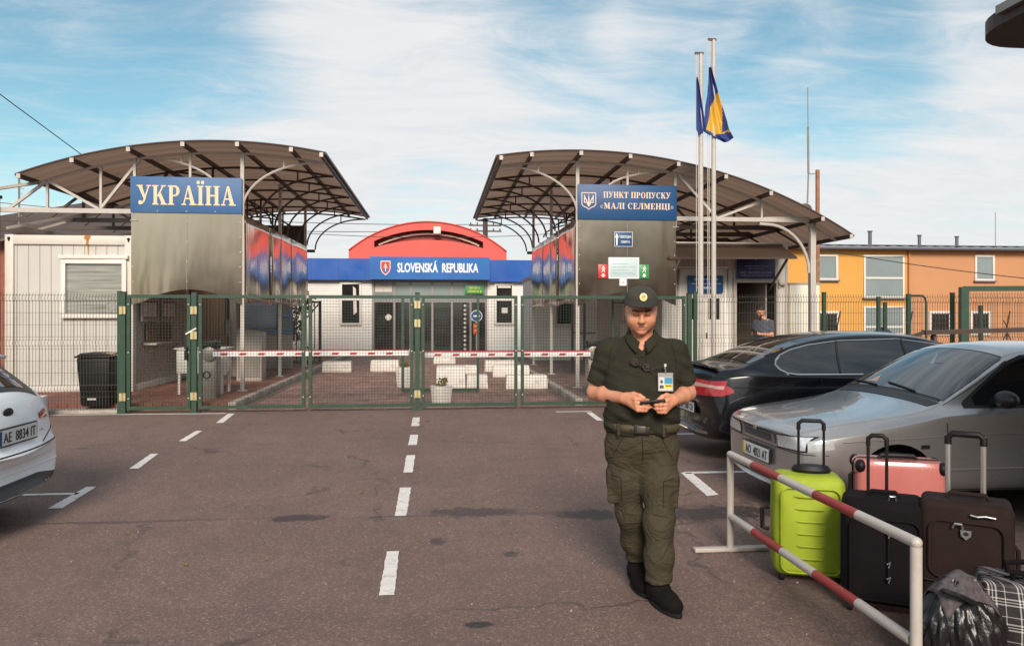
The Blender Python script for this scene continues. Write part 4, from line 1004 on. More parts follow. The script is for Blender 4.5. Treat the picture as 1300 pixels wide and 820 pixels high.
e = MB(); pl = [(-0.5, 0.55), (0.5, 0.55), (0.5, -0.1), (0.36, -0.36), (0, -0.6), (-0.36, -0.36), (-0.5, -0.1)]
e.prism([(x * 0.40, z * 0.52) for x, z in pl], (-2.13, ys - 0.004, 3.60), X, Z, 0.003); e.build('shield_border', M_LETWHITE, sf)
e = MB(); e.prism([(x * 0.35, z * 0.46) for x, z in pl], (-2.13, ys - 0.008, 3.60), X, Z, 0.003); e.build('shield', M_SIGNRED, sf)
e = MB(); e.box(-2.143, -2.117, ys - 0.013, ys - 0.009, 3.45, 3.79); e.box(-2.185, -2.075, ys - 0.0135, ys - 0.0095, 3.69, 3.715); e.box(-2.21, -2.05, ys - 0.0135, ys - 0.0095, 3.61, 3.635); e.build('double_cross', M_LETWHITE, sf)
e = MB(); e.prism([(-0.13, -0.07), (-0.05, -0.02), (0, -0.05), (0.05, -0.02), (0.13, -0.07), (0.08, -0.17), (0, -0.24), (-0.08, -0.17)], (-2.13, ys - 0.0086, 3.60), X, Z, 0.0028); e.build('hills', M_SIGNBLUE, sf)
w = MB()
for i in range(3): w.box(-5.2 + i * 1.1, -5.19 + i * 1.1, YH - 0.2815, YH - 0.279, 3.11, 3.99); w.box(2.9 + i * 1.0, 2.91 + i * 1.0, YH - 0.2815, YH - 0.279, 3.07, 3.97)
w.build('joint_row', M_NAVY, t)
w = MB(); w.box(-6.4, 5.6, YH + 0.1, YH + 12, 3.6, 3.7); w.build('flat_roof', M_ROOFGREY, t)
# red arch: a lens shaped front with a curved recess, running back over the hall
def arc_pts(x0, x1, z0, zp, n=28):
    out = []
    hw = (x1 - x0) / 2; sag = zp - z0; R = (hw * hw + sag * sag) / (2 * sag); xc = (x0 + x1) / 2
    for i in range(n + 1):
        x = x0 + (x1 - x0) * i / n; out.append((x, zp - R + math.sqrt(max(0, R * R - (x - xc) ** 2))))
    return out
outer = arc_pts(-3.82, 3.06, 4.42, 5.70); hole_t = arc_pts(-2.73, 2.02, 4.86, 5.37); hole_b = arc_pts(-2.73, 2.02, 4.58, 4.93)
YR = 33.0
f = MB()
n = len(outer) - 1
# front face: strips between outer arc and hole top, below the hole, and the two sides
xs = [p[0] for p in hole_t]
def z_on(ps, x):
    for i in range(len(ps) - 1):
        if ps[i][0] <= x <= ps[i + 1][0]:
            k = (x - ps[i][0]) / (ps[i + 1][0] - ps[i][0] + 1e-9); return ps[i][1] * (1 - k) + ps[i + 1][1] * k
    return ps[-1][1]
f.prism([(x, z_on(outer, x)) for x in [p[0] for p in outer if p[0] < xs[0]] + [xs[0]]] + [(xs[0], 3.72), (-3.82, 3.72)], (0, YR, 0), X, Z, 0.15)
f.prism([(xs[-1], 3.72), (3.06, 3.72)] + [(x, z_on(outer, x)) for x in [p[0] for p in outer if p[0] > xs[-1]][::-1] + [xs[-1]]], (0, YR, 0), X, Z, 0.15)
for i in range(len(xs) - 1):
    a, b_ = xs[i], xs[i + 1]
    f.prism([(a, hole_t[i][1]), (b_, hole_t[i + 1][1]), (b_, z_on(outer, b_)), (a, z_on(outer, a))], (0, YR, 0), X, Z, 0.15)
    f.prism([(a, 3.72), (b_, 3.72), (b_, hole_b[i + 1][1]), (a, hole_b[i][1])], (0, YR, 0), X, Z, 0.15)
f.build('arched_gable', M_RED, t)
r = MB(); r.grid(lambda u, v: (outer[int(round(u * n))][0], YR - 0.05 + 8 * v, outer[int(round(u * n))][1] + 0.03), n, 1); r.build('arched_roof', M_RED, t, smooth=True, solid=0.05)
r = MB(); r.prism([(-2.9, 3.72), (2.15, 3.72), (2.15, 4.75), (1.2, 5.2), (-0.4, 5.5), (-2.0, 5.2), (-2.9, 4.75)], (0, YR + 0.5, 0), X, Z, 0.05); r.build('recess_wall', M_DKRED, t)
r = MB(); r.tube([(p[0] * 0.93 - 0.02, YR + 0.35, p[1] - 0.14) for p in hole_t], 0.045, 8); r.tube([(2.02 * 0.93 - 0.02, YR + 0.35, 4.46), (1.93, YR + 0.3, 4.30)], 0.045, 8); r.build('curved_pipe', M_LETPEACH, t, smooth=True)
l = MB(); l.box(-0.16, 0.16, YR - 0.2, YR - 0.01, 5.18, 5.5); l.build('floodlight', M_CONC, t, bevel=0.03)
# glazed entrance
fr = MB(); frm = mat('anodised_frame', (0.27, 0.235, 0.225), 0.4, 0.4, var=0.08)
for x in (-2.68, -1.80, -1.12, -0.2, 0.62, 1.42, 2.08): fr.box(x - 0.045, x + 0.045, YH - 0.06, YH + 0.06, 0.02, 3.12)
for z in (0.06, 2.22, 3.06): fr.box(-2.72, 2.12, YH - 0.05, YH + 0.05, z - 0.04, z + 0.04)
en = fr.build('entrance_frame', frm, t)
for a, b_ in ((-2.64, -1.84), (-1.76, -1.16), (-1.08, -0.24), (-0.16, 0.58), (0.66, 1.38), (1.46, 2.04)):
    p = MB(); p.box(a, b_, YH - 0.01, YH + 0.01, 0.10, 2.18); p.build('door_pane', M_GLASS, en)
    p = MB(); p.box(a, b_, YH - 0.012, YH + 0.01, 2.26, 3.02); p.build('transom_pane', M_GLASS_SKY, en)
p = MB(); p.box(-2.6, -1.9, YH - 0.02, YH - 0.013, 2.62, 2.98); p.build('poster_sheet', M_PAPER, en)
p = MB()
for i, x in enumerate((-2.5, -2.2, -1.95, -1.65, -1.4, -0.95, -0.7, -0.45, -0.05, 0.2, 0.42, 0.8, 1.05, 1.25)): p.cyl((x, YH - 0.015, 1.28), 0.05, 0.008, (0, 1, 0), 10)
p.build('glass_dot_row', M_DARK, en)
p = MB(); p.cyl((-2.05, YH - 0.02, 1.55), 0.13, 0.01, (0, 1, 0), 20); p.build('round_sticker', M_PAPER, en)
# side windows
wl = window_part(t, -4.06, -3.17, 1.22, 3.02, YH - 0.002, M_PVC, M_GLASS, 0.09, 0.08, trans=(2.30,))
wr = window_part(t, 2.44, 3.28, 1.22, 3.0, YH - 0.002, M_PVC, M_GLASS, 0.09, 0.08, trans=(2.30,))
p = MB(); p.add([(-3.52, YH - 0.06, 2.85), (-3.4, YH - 0.06, 2.75), (-3.36, YH - 0.06, 1.75), (-3.5, YH - 0.06, 1.65)], [(0, 1, 2, 3)]); p.build('curtain', M_PAPER, wl)
p = MB(); p.box(2.75, 3.0, YH - 0.065, YH - 0.06, 1.72, 1.95); p.build('notice_sheet', M_PAPER, wr); p = MB(); p.box(2.58, 3.14, YH - 0.065, YH - 0.06, 2.80, 2.9); p.build('paper_strip', M_PAPER, wr)
t, w, h = board('entry_sign', 'green sign with two yellow lines hanging under the blue fascia by the hall doors', 'sign', 1.17, 1.98, 2.54, 2.92, 31.85, M_SIGNGREEN)
bars_of_text((0, 0, 0), X, Z, [(0.22, -0.22, 0.25, 0.08), (0.07, -0.27, 0.28, 0.08)], mat('yellow_letters', (0.75, 0.55, 0.05), 0.5), t, seed=8)
t = thing('round_traffic_sign', 'round blue sign with white bar on a thin pole beside the hall doors', 'sign', (1.62, 31.0, 0.004))
p = MB(); p.tube([(0, 0, 0), (0, 0, 1.85)], 0.025, 8); p.build('pole', M_POST_WHITE, t)
p = MB(); p.cyl((0, -0.035, 1.60), 0.24, 0.012, (0, 1, 0), 28); d = p.build('disc', M_LETWHITE, t); p = MB(); p.cyl((0, -0.045, 1.60), 0.215, 0.006, (0, 1, 0), 28); p.build('blue_face', M_SIGNBLUE2, d); p = MB(); p.box(-0.13, 0.13, -0.054, -0.050, 1.565, 1.635); p.build('white_bar', M_LETWHITE, d)
p = MB(); p.box(-0.14, 0.08, -0.045, -0.03, 0.85, 1.3); d = p.build('lower_plate', M_SIGNRED, t); 
bars_of_text((-0.03, -0.047, 0.85), X, Z, [(0.3, -0.07, 0.07, 0.06), (0.12, -0.07, 0.07, 0.06)], mat('yellow_letters', (0.75, 0.55, 0.05), 0.5), d, seed=9)
t = thing('striped_post', 'black and pale striped warning post beside the glass doors', 'post', (1.15, 31.2, 0.004))
for i in range(24):
    p = MB(); p.box(-0.05, 0.05, -0.03, 0.03, i * 0.09, i * 0.09 + 0.09); p.build('stripe', M_DARK if i % 2 else mat('pale_stripe', (0.50, 0.46, 0.40), 0.5), t)

# ------------------------------------------------------------------ concrete blocks and planters on the roadway
def block(x0, x1, y, z1, d, label, z0=0.004, group='white concrete blocks on the roadway'):
    t = MB(); w = x1 - x0
    t.prism([(-w / 2, 0), (w / 2, 0), (w / 2 - 0.02, z1 - z0), (-w / 2 + 0.02, z1 - z0)], (0, 0, 0), X, Z, d)
    o = t.build('concrete_block', M_CONC, bevel=0.02); o.location = ((x0 + x1) / 2, y, z0); o.rotation_euler.z = random.uniform(-0.04, 0.04)
    tag(o, label, 'block', group); return o
block(-3.28, -2.44, 21.8, 0.31, 0.35, 'low white block beside the left kerb')
block(-1.93, -1.09, 21.9, 0.33, 0.35, 'low white block behind the middle gate post, left side')
block(1.36, 2.27, 21.55, 0.33, 0.35, 'rearmost low white block right of the open gate frame')
block(1.45, 2.44, 19.62, 0.31, 0.35, 'middle low white block in the staggered row at the right kerb')
block(1.51, 2.45, 16.45, 0.31, 0.35, 'nearest low white block at the right kerb')
block(0.09, 1.11, 20.8, 0.24, 0.35, 'low white block behind the tall cube block')
block(-0.035, 0.63, 16.65, 0.50, 0.5, 'taller white block just inside the open gate frame')
block(0.645, 1.13, 16.60, 0.31, 0.35, 'small white block touching the taller block on its right')
block(-0.13, 0.62, 25.2, 0.21, 0.3, 'far small white block in front of the hall doors')
def leaf_plant(parent, c, r, h, n, m, seed, name='plant'):
    rnd = random.Random(seed); mb = MB()
    for i in range(n):
        a = rnd.uniform(0, 2 * math.pi); rr = r * math.sqrt(rnd.random()); z = rnd.uniform(0.2, 1) * h
        p = Vector((c[0] + rr * math.cos(a), c[1] + rr * math.sin(a), c[2] + z)); l = rnd.uniform(0.03, 0.06)
        d = Vector((rnd.uniform(-1, 1), rnd.uniform(-1, 1), rnd.uniform(-0.2, 1))).normalized(); s = d.orthogonal().normalized() * l * 0.4
        mb.add([p, p + d * l * 0.5 + s, p + d * l, p + d * l * 0.5 - s], [(0, 1, 2, 3)])
        if i % 4 == 0: mb.tube([(c[0], c[1], c[2]), tuple(p)], 0.003, 3, cap=False)
    return mb.build(name, m, parent)
M_LEAF = mat('leaf_green', (0.07, 0.10, 0.025), 0.6, var=0.4, vscale=20)
M_LEAF_Y = mat('yellowing_leaf', (0.16, 0.13, 0.03), 0.6, var=0.4, vscale=20)
def planter(x0, x1, y, z1, label, seed):
    t = thing('planter', label, 'planter', ((x0 + x1) / 2, y, 0.004), 0, 'white planters behind the gate'); w = (x1 - x0) / 2
    p = MB(); p.lathe((0, 0, 0), [(w * 1.15, 0), (w * 1.38, z1), (w * 1.22, z1), (w * 1.15, z1 - 0.05), (0.01, z1 - 0.05)], 4); o = p.build('pot', M_CONC, t, bevel=0.008); o.rotation_euler.z = rad(45)
    leaf_plant(t, (0, 0, z1 - 0.05), w * 0.7, 0.17, 110, M_LEAF_Y, seed)
planter(-0.07, 0.225, 13.65, 0.36, 'near white planter with yellowed plant just behind the middle post', 1)
planter(-0.89, -0.60, 17.2, 0.46, 'further white planter with sparse plant left of the middle post', 2)

# ------------------------------------------------------------------ boom barriers
def boom(label, px, y, tip, z, sgn, pedestal_label):
    t = thing('boom_barrier', label, 'barrier', (px, y, 0), 0, 'red and white boom barriers')
    p = MB(); p.box(-0.24, 0.28, -0.24, 0.24, 0.0, 0.10); p.build('base_block', M_CONC, t, bevel=0.015)
    p = MB(); p.box(-0.13, 0.13, -0.15, 0.15, 0.10, 1.02); p.build('pedestal', M_TUBE_GREY, t, bevel=0.012)
    p = MB(); p.box(-0.14, 0.14, -0.16, 0.16, 1.02, 1.17); p.build('cap', M_BLACKPL, t, bevel=0.02)
    p = MB(); p.cyl((0.02 * sgn, -0.16, 0.93), 0.13, 0.08, (0, 1, 0), 20); p.build('pivot', M_TUBE_GREY, t, bevel=0.01)
    p = MB(); p.tube([(-0.03 + 0.06 * math.cos(a), -0.155, 0.55 + 0.06 * math.sin(a)) for a in [2 * math.pi * i / 16 for i in range(16)]], 0.012, 6, closed=True); p.build('ring', M_BLACKPL, t)
    L = tip - px; x0 = 0.10 * sgn; a, b_ = sorted((x0, L))
    p = MB(); p.box(a, b_, -0.235, -0.185, z - 0.055, z + 0.035); arm = p.build('arm', M_LETWHITE, t)
    p = MB(); p.box(a, b_, -0.237, -0.183, z + 0.036, z + 0.056); p.build('red_top_strip', M_BOOMRED, arm)
    n = int(abs(L) / 0.33)
    p = MB()
    for i in range(n):
        x = x0 + sgn * (0.2 + i * 0.33)
        if abs(x) + 0.1 > abs(L): break
        p.prism([(x - 0.07, -0.022), (x + 0.05, -0.022), (x + 0.07, 0.018), (x - 0.05, 0.018)], (0, -0.239, z - 0.012), X, Z, 0.003)
    p.build('red_dash_row', M_BOOMRED, arm)
    p = MB(); p.box(L - 0.03, L + 0.03, -0.25, -0.17, z - 0.10, z + 0.06); p.build('end_cap', M_TUBE_GREY, arm, bevel=0.008)
    return t
boom('left boom barrier, its arm ending at the middle gate post', -4.15, 14.28, -0.50, 0.945, 1, '')
boom('right boom barrier reaching the gate middle from behind the guard', 2.95, 14.0, -0.26, 0.925, -1, '')

# ------------------------------------------------------------------ mesh fence and gates
YF = 13.05
def mesh_wires(mb, x0, x1, y, z0, z1, dx, dz, r, folds=()):
    n = max(1, int(round((x1 - x0) / dx)))
    zs = [z0]
    for f in folds: zs += [f - 0.05, f, f + 0.05]
    zs.append(z1); zs = sorted(set(round(q, 3) for q in zs if z0 <= q <= z1))
    off = lambda z: -0.035 if any(abs(z - f) < 0.01 for f in folds) else 0.0
    for i in range(n + 1):
        x = x0 + (x1 - x0) * i / n
        for a, b_ in zip(zs[:-1], zs[1:]):
            ya, yb_ = y + off(a), y + off(b_)
            v = [(x - r, ya - r, a), (x + r, ya - r, a), (x + r, ya + r, a), (x - r, ya + r, a), (x - r, yb_ - r, b_), (x + r, yb_ - r, b_), (x + r, yb_ + r, b_), (x - r, yb_ + r, b_)]
            mb.add(v, [(0, 1, 5, 4), (1, 2, 6, 5), (2, 3, 7, 6), (3, 0, 4, 7)])
    hz = set()
    if dz:
        k = int((z1 - z0) / dz)
        for i in range(k + 1): hz.add(round(z0 + 0.02 + i * dz, 3))
    for f in folds: hz |= {round(f - 0.05, 3), round(f + 0.05, 3)}
    for z in sorted(hz):
        if z0 <= z <= z1: mb.box(x0, x1, y + r, y + 3 * r, z - r, z + r)
def fence_run(label, xs, y, h, group=None):
    t = thing('mesh_fence', label, 'fence', (xs[0], y, 0), 0, group)
    for x in xs:
        p = MB(); p.bar((x - xs[0], 0, 0), (x - xs[0], 0, h + 0.03), 0.06, 0.06); p.obox((x - xs[0], 0, h + 0.035), (0.066, 0.066, 0.012)); p.build('post', M_GREEN, t)
    for a, b_ in zip(xs[:-1], xs[1:]):
        m = MB(); mesh_wires(m, a - xs[0] + 0.03, b_ - xs[0] - 0.03, 0.02, 0.06, h, 0.05, 0.2, 0.0024, folds=(0.42, 1.18, 1.92)); m.build('wire_panel', M_WIRE_D, t)
    return t
fence_run('ribbed wire mesh fence in front of the white container, left of the gates', [-9.3, -7.28, -5.27], YF + 0.02, 2.0)
fence_run('ribbed wire mesh fence running behind the parked cars, right of the gates', [4.62, 7.05, 9.56, 12.0], YF + 0.02, 2.02)
def gate_post(x, label, hinges=()):
    t = thing('gate_post', label, 'post', (x, YF, 0), 0, 'green square gate posts'); p = MB(); p.bar((0, 0, 0), (0, 0, 2.02), 0.08, 0.08); p.build('post', M_GREEN, t); p = MB(); p.obox((0, 0, 2.025), (0.088, 0.088, 0.012)); p.build('cap', M_BLACKPL, t)
    p = MB(); p.obox((0, 0, 0.008), (0.18, 0.18, 0.016)); p.build('foot_plate', M_GREEN, t)
    for z in hinges: p = MB(); p.obox((0.0, -0.048, z), (0.10, 0.015, 0.13)); p.cyl((0.0, -0.062, z), 0.014, 0.13, (0, 0, 1), 8); p.build('hinge', M_BRASS, t)
    return t
gate_post(-5.20, 'green gate post next to the black bin', (0.28, 1.72))
gate_post(-4.06, 'green gate post in front of the grey boom pedestal', (0.28, 1.30, 1.72))
gate_post(-0.34, 'green middle gate post with brass hinges at the end of the dashed line', (0.28, 1.50, 1.82))
gate_post(4.50, 'green gate post behind the guard\'s right shoulder by the dark car', (0.3,))
def gate_leaf(label, x0, x1, cat='gate', name='gate_leaf', y=YF, z0=0.06, z1=1.98, group='green wire mesh gate leaves', dz=0.05, dx=0.05):
    t = thing(name, label, cat, (x0, y, 0), 0, group); w = x1 - x0; s = 0.055
    f = MB(); f.bar((s / 2, 0, z0), (s / 2, 0, z1), s); f.bar((w - s / 2, 0, z0), (w - s / 2, 0, z1), s); f.bar((s, 0, z0 + s / 2), (w - s, 0, z0 + s / 2), s); f.bar((s, 0, z1 - s / 2), (w - s, 0, z1 - s / 2), s)
    f.build('gate_frame', M_GREEN, t)
    m = MB(); mesh_wires(m, s, w - s, 0.0, z0 + s, z1 - s, dx, dz, 0.0022); m.build('wire_mesh', M_WIRE, t)
    b = MB()
    for x in (s / 2, w - s / 2):
        for z in (0.25, 1.02, 1.82): b.cyl((x, -s / 2 - 0.004, z), 0.012, 0.012, (0, 1, 0), 8)
    b.build('bolt_row', M_POST_WHITE, t)
    return t
wg = gate_leaf('narrow green wicket gate between the bin and the boom pedestal, with lever handle', -5.14, -4.12, name='wicket_gate', group=None)
p = MB(); p.obox((0.96, -0.05, 1.0), (0.05, 0.05, 0.22)); p.build('lock_case', M_BLACKPL, wg); p = MB(); p.tube([(0.96, -0.08, 1.06), (0.84, -0.08, 1.06)], 0.011, 8); p.build('handle', M_TUBE_GREY, wg)
p = MB(); p.bar((0.95, -0.04, 1.32), (1.12, -0.04, 1.42), 0.025); p.build('latch', M_PVC, wg)
gate_leaf('green mesh gate leaf crossing the left lane beside the boom pedestal', -3.99, -2.24)
gate_leaf('green mesh gate leaf in front of the hall wall, left of the middle post', -2.18, -0.41)
gate_leaf('green mesh gate leaf right of the middle post, in front of the hall doors', -0.27, 1.40)
gate_leaf('green mesh gate leaf passing behind the guard', 1.46, 4.43)
og = thing('open_gate_frame', 'slim dark green gate frame standing open behind the mesh gate', 'gate', (-0.72, 15.9, 0)); f = MB(); f.bar((0, 0, 0.03), (0, 0, 2.03), 0.05); f.bar((1.58, 0, 0.03), (1.58, 0, 2.03), 0.05); f.bar((0, 0, 2.03), (1.605, 0, 2.03), 0.05); f.bar((0, 0, 0.06), (1.605, 0, 0.06), 0.06); f.build('gate_frame', M_GREEN, og)
# heavier gate and far fence posts on the right
hg = thing('sliding_gate', 'heavy dark green gate frame with ribbed mesh above the silver car roof', 'gate', (9.55, 12.75, 0), rad(-14)); f = MB(); f.bar((0, 0, 0), (0, 0, 2.15), 0.13); f.bar((0, 0, 2.12), (4.2, 0, 2.12), 0.08, 0.09); f.bar((0, 0, 0.15), (4.2, 0, 0.15), 0.08); f.bar((4.2, 0, 0), (4.2, 0, 2.15), 0.1); f.build('gate_frame', M_GREEN, hg)
f = MB(); mesh_wires(f, 0.06, 4.15, 0, 0.2, 2.07, 0.05, 0.2, 0.0024, folds=(0.5, 1.2, 1.9)); f.build('wire_mesh', M_WIRE_D, hg)
ng = thing('narrow_gate', 'narrow dark green gate with rounded top bar behind the black car roof', 'gate', (13.3, 20.0, 0)); f = MB(); f.bar((0, 0, 0), (0, 0, 2.24), 0.10); f.tube([(0.02, 0, 2.19), (0.42, 0, 2.19), (0.50, 0, 2.13), (0.53, 0, 2.0), (0.53, 0, 0.1)], 0.03, 8); f.bar((0.02, 0, 0.15), (0.5, 0, 0.15), 0.05); f.build('gate_frame', M_GREEN, ng)
f = MB(); mesh_wires(f, 0.05, 0.5, 0, 0.2, 2.15, 0.1, 0.2, 0.003); f.build('wire_mesh', M_WIRE_D, ng)
f = MB(); f.tube([(0.27 + 0.1 * math.cos(a), -0.02, 1.0 + 0.1 * math.sin(a)) for a in [2 * math.pi * i / 14 for i in range(14)]], 0.012, 6, closed=True); f.build('ring', M_GREEN, ng)
for x, y, h, lab in ((12.4, 20, 2.15, 'taller green post between the big window and the narrow gate'), (12.85, 20.4, 2.0, 'shorter green post just left of the narrow gate'), (15.5, 20, 1.9, 'green post in front of the rightmost barred window')):
    t = thing('fence_post', lab, 'post', (x, y, 0), 0, 'green posts of the inner fence'); f = MB(); f.bar((0, 0, 0), (0, 0, h), 0.09); f.build('post', M_GREEN, t); f = MB(); f.obox((0, 0, h + 0.006), (0.1, 0.1, 0.012)); f.build('cap', M_BLACKPL, t)
for x, y, lab in ((10.9, 19.5, 'thin forked wire holder in front of the yellow wall'), (13.0, 19.5, 'thin forked wire holder beside the narrow gate'), (15.9, 19.5, 'thin forked wire holder beside the rightmost barred window')):
    t = thing('wire_holder', lab, 'wire holder', (x, y, 0), 0, 'forked barbed wire holders'); f = MB(); f.bar((0, 0, 0), (0, 0, 1.35), 0.03); f.bar((0, 0, 1.33), (-0.12, 0, 1.5), 0.02); f.bar((0, 0, 1.33), (0.09, 0, 1.75), 0.03); f.build('fork', M_TUBE_BROWN, t); f = MB(); f.obox((0, 0, 0.9), (0.2, 0.05, 0.07)); f.bar((0, 0, 1.15), (-0.14, 0, 0.9), 0.025); f.bar((0, 0, 1.15), (0.14, 0, 0.9), 0.025); f.build('bracket', M_TUBE_BROWN, t)
t = thing('blue_barrel', 'dark blue plastic barrel in front of the yellow building', 'barrel', (12.9, 20.6, 0.0)); f = MB(); f.lathe((0, 0, 0), [(0.24, 0), (0.28, 0.12), (0.28, 1.05), (0.22, 1.18), (0.10, 1.26), (0.08, 1.30), (0.01, 1.30)], 20); f.build('barrel_body', mat('blue_plastic', (0.015, 0.035, 0.13), 0.45), t, smooth=True)
f = MB(); f.cyl((0, 0, 0.55), 0.29, 0.03, (0, 0, 1), 20); f.cyl((0, 0, 0.9), 0.29, 0.03, (0, 0, 1), 20); f.build('hoop', mat('blue_plastic', (0.015, 0.035, 0.13), 0.45), t)

# wheeled bin and odds by the left fence
t = thing('wheelie_bin', 'black wheeled rubbish bin with lid beside the wicket gate', 'bin', (-5.72, 13.42, 0.06))
f = MB(); f.add([(-0.22, -0.24, 0.05), (0.22, -0.24, 0.05), (0.22, 0.22, 0.05), (-0.22, 0.22, 0.05), (-0.27, -0.30, 0.86), (0.27, -0.30, 0.86), (0.27, 0.27, 0.86), (-0.27, 0.27, 0.86)], [(3, 2, 1, 0), (4, 5, 6, 7), (0, 1, 5, 4), (1, 2, 6, 5), (2, 3, 7, 6), (3, 0, 4, 7)]); f.build('bin_body', M_BLACKPL, t, bevel=0.03)
f = MB(); f.box(-0.29, 0.29, -0.33, 0.29, 0.865, 0.90); f.prism([(-0.26, 0.90), (0.26, 0.90), (0.20, 0.945), (-0.20, 0.945)], (0, -0.30, 0), X, Z, 0.55); f.build('lid', M_BLACKPL, t, bevel=0.015)
f = MB(); f.tube([(-0.22, 0.33, 0.85), (0.22, 0.33, 0.85)], 0.016, 8); f.build('handle', M_BLACKPL, t)
for x in (-0.30, 0.26): f = MB(); f.cyl((x, 0.20, 0.10), 0.10, 0.05, (1, 0, 0), 20); f.build('wheel', M_RUBBER, t, bevel=0.012)
f = MB(); f.box(-0.10, 0.04, -0.262, -0.256, 0.16, 0.19); f.build('label_strip', M_PAPER, t)
for i, (dx, dz) in enumerate(((0, 0.004),)):
    f = MB(); f.box(-0.17, 0.17, -0.15, 0.15, 0, 0.34); o = f.build('concrete_block', M_CONC, bevel=0.02); o.location = (-6.45, 12.72, 0.0); o.rotation_euler.z = 0.1; tag(o, 'white cube block behind the white car near the fence', 'block')

# ------------------------------------------------------------------ yellow and terracotta building
t = thing('long_building', 'long two storey building, yellow then terracotta, with grey corrugated roof', 'building', (0, 0, 0))
YB = 38.0
w = MB(); w.box(16.0, 25.2, YB, YB + 0.3, 0, 5.2); w.box(16.0, 16.3, YB + 0.3, YB + 11, 0, 5.2); w.build('yellow_wall', M_YELLOW, t)
w = MB(); w.box(25.2, 42.0, YB - 0.02, YB + 0.3, 0, 5.2); w.box(41.7, 42.0, YB + 0.3, YB + 11, 0, 5.2); w.build('terracotta_wall', M_ORANGE, t)
r = MB(); nx = 160
r.grid(lambda u, v: (15.6 + 26.8 * u, YB - 0.45 + 6.2 * v, 5.32 + 0.62 * v + 0.035 * math.sin(u * nx * math.pi / 2)), nx, 1); r.build('roof', M_ROOFGREY, t, smooth=True, solid=0.03)
r = MB(); r.tube([(15.6, YB - 0.5, 5.17), (42.2, YB - 0.5, 5.17)], 0.075, 8); r.build('gutter', M_ROOFGREY, t, smooth=True)
r = MB(); r.box(15.7, 42.1, YB - 0.42, YB + 0.1, 5.12, 5.2); r.build('soffit', M_TUBE_BROWN, t)
window_part(t, 19.9, 21.25, 3.5, 4.86, YB - 0.003, M_PVC, M_GLASS_SKY, 0.11, 0.08)
window_part(t, 22.7, 25.0, 2.56, 4.86, YB - 0.003, M_PVC, M_GLASS_SKY, 0.10, 0.08, trans=(3.62,))
window_part(t, 22.7, 25.0, 0.58, 2.12, YB - 0.003, M_PVC, M_GLASS_SKY, 0.10, 0.08, trans=(1.0,))
window_part(t, 29.05, 30.2, 3.5, 4.9, YB - 0.025, M_PVC, M_GLASS_SKY, 0.11, 0.08)
window_part(t, 17.2, 18.3, 3.1, 4.9, YB - 0.003, M_PVC, M_GLASS_SKY, 0.11, 0.08)
def barred(x0, x1, z0, z1, y):
    wdw = window_part(t, x0, x1, z0, z1, y, M_PVC, M_GLASS, 0.13, 0.08); g = MB()
    for i in range(6): xx = x0 + 0.15 + (x1 - x0 - 0.3) * i / 5; g.bar((xx, y - 0.1, z0 + 0.1), (xx, y - 0.1, z1 - 0.1), 0.025)
    for i in range(5): zz = z0 + 0.15 + (z1 - z0 - 0.3) * i / 4; g.bar((x0 + 0.1, y - 0.1, zz), (x1 - 0.1, y - 0.1, zz), 0.025)
    g.build('grille', M_TUBE_BROWN, wdw)
for sx0, sx1, sz in ((19.9, 21.25, 3.5), (22.7, 25.0, 2.56), (22.7, 25.0, 0.58), (29.05, 30.2, 3.5), (17.2, 18.3, 3.1)): w = MB(); w.box(sx0 - 0.06, sx1 + 0.06, YB - 0.17, YB - 0.03, sz - 0.07, sz - 0.004); w.build('window_sill', M_ROOFGREY, t)
barred(20.1, 21.3, 0.55, 1.85, YB - 0.003); barred(26.4, 27.65, 0.55, 1.85, YB - 0.025); barred(28.8, 29.95, 0.55, 1.85, YB - 0.025); barred(33.6, 34.8, 0.55, 1.85, YB - 0.025)
d = MB(); d.tube([(25.26, YB - 0.10, 0), (25.26, YB - 0.10, 5.15)], 0.05, 8); d.build('downpipe', M_ORANGE, t)
for x, h, r_ in ((24.6, 0.55, 0.10), (27.6, 0.35, 0.09), (29.9, 0.3, 0.09)):
    f = MB(); f.tube([(x, YB + 2.5, 5.55), (x, YB + 2.5, 5.85 + h)], r_, 8); f.cyl((x, YB + 2.5, 5.87 + h), r_ * 1.5, 0.05, (0, 0, 1), 10); f.build('vent_pipe', M_ROOFGREY, t)
f = MB(); f.tube([(32.3, YB + 2.5, 5.6), (32.3, YB + 2.5, 7.6)], 0.02, 6); f.build('roof_aerial', M_TUBE_GREY, t)

# ------------------------------------------------------------------ house far left, masts, poles, wires
t = thing('tiled_house', 'brown tiled house roof showing behind the left container', 'house', (0, 0, 0))
w = MB(); w.box(-16.5, -7.5, 26.6, 33.5, 0, 4.35); w.build('wall', M_BRICKRED, t)
r = MB(); r.add([(-18.2, 25.9, 4.1), (-6.8, 25.9, 4.3), (-6.8, 34.2, 4.3), (-18.2, 34.2, 4.1), (-12.6, 30.0, 6.0), (-10.0, 30.0, 6.0)], [(0, 1, 5, 4), (1, 2, 5), (2, 3, 4, 5), (3, 0, 4)])
ro = r.build('roof', M_ROOFTILE, t, solid=0.12)
r = MB()
for i in range(11):
    x = -17.4 + i * 1.0; k = min(1, max(0, (x + 18.2) / 5.6)) if x < -12.6 else (1 if x < -10 else max(0, (-6.8 - x) / 3.2)); r.bar((x, 25.92, 4.2), (x + (0.0), 25.92 + 4.05 * k, 4.2 + 1.8 * k), 0.06, 0.05)
r.build('roof_batten', M_ROOFTILE, ro)
t = thing('dark_lamp_post', 'dark brown post at the far left edge of the container', 'post', (-8.53, 15.4, 0)); f = MB(); f.bar((0, 0, 0), (0, 0, 3.9), 0.16, 0.14); f.build('post', M_TUBE_BROWN, t); f = MB(); f.obox((0, 0, 3.93), (0.2, 0.2, 0.06)); f.build('cap', M_TUBE_BROWN, t)
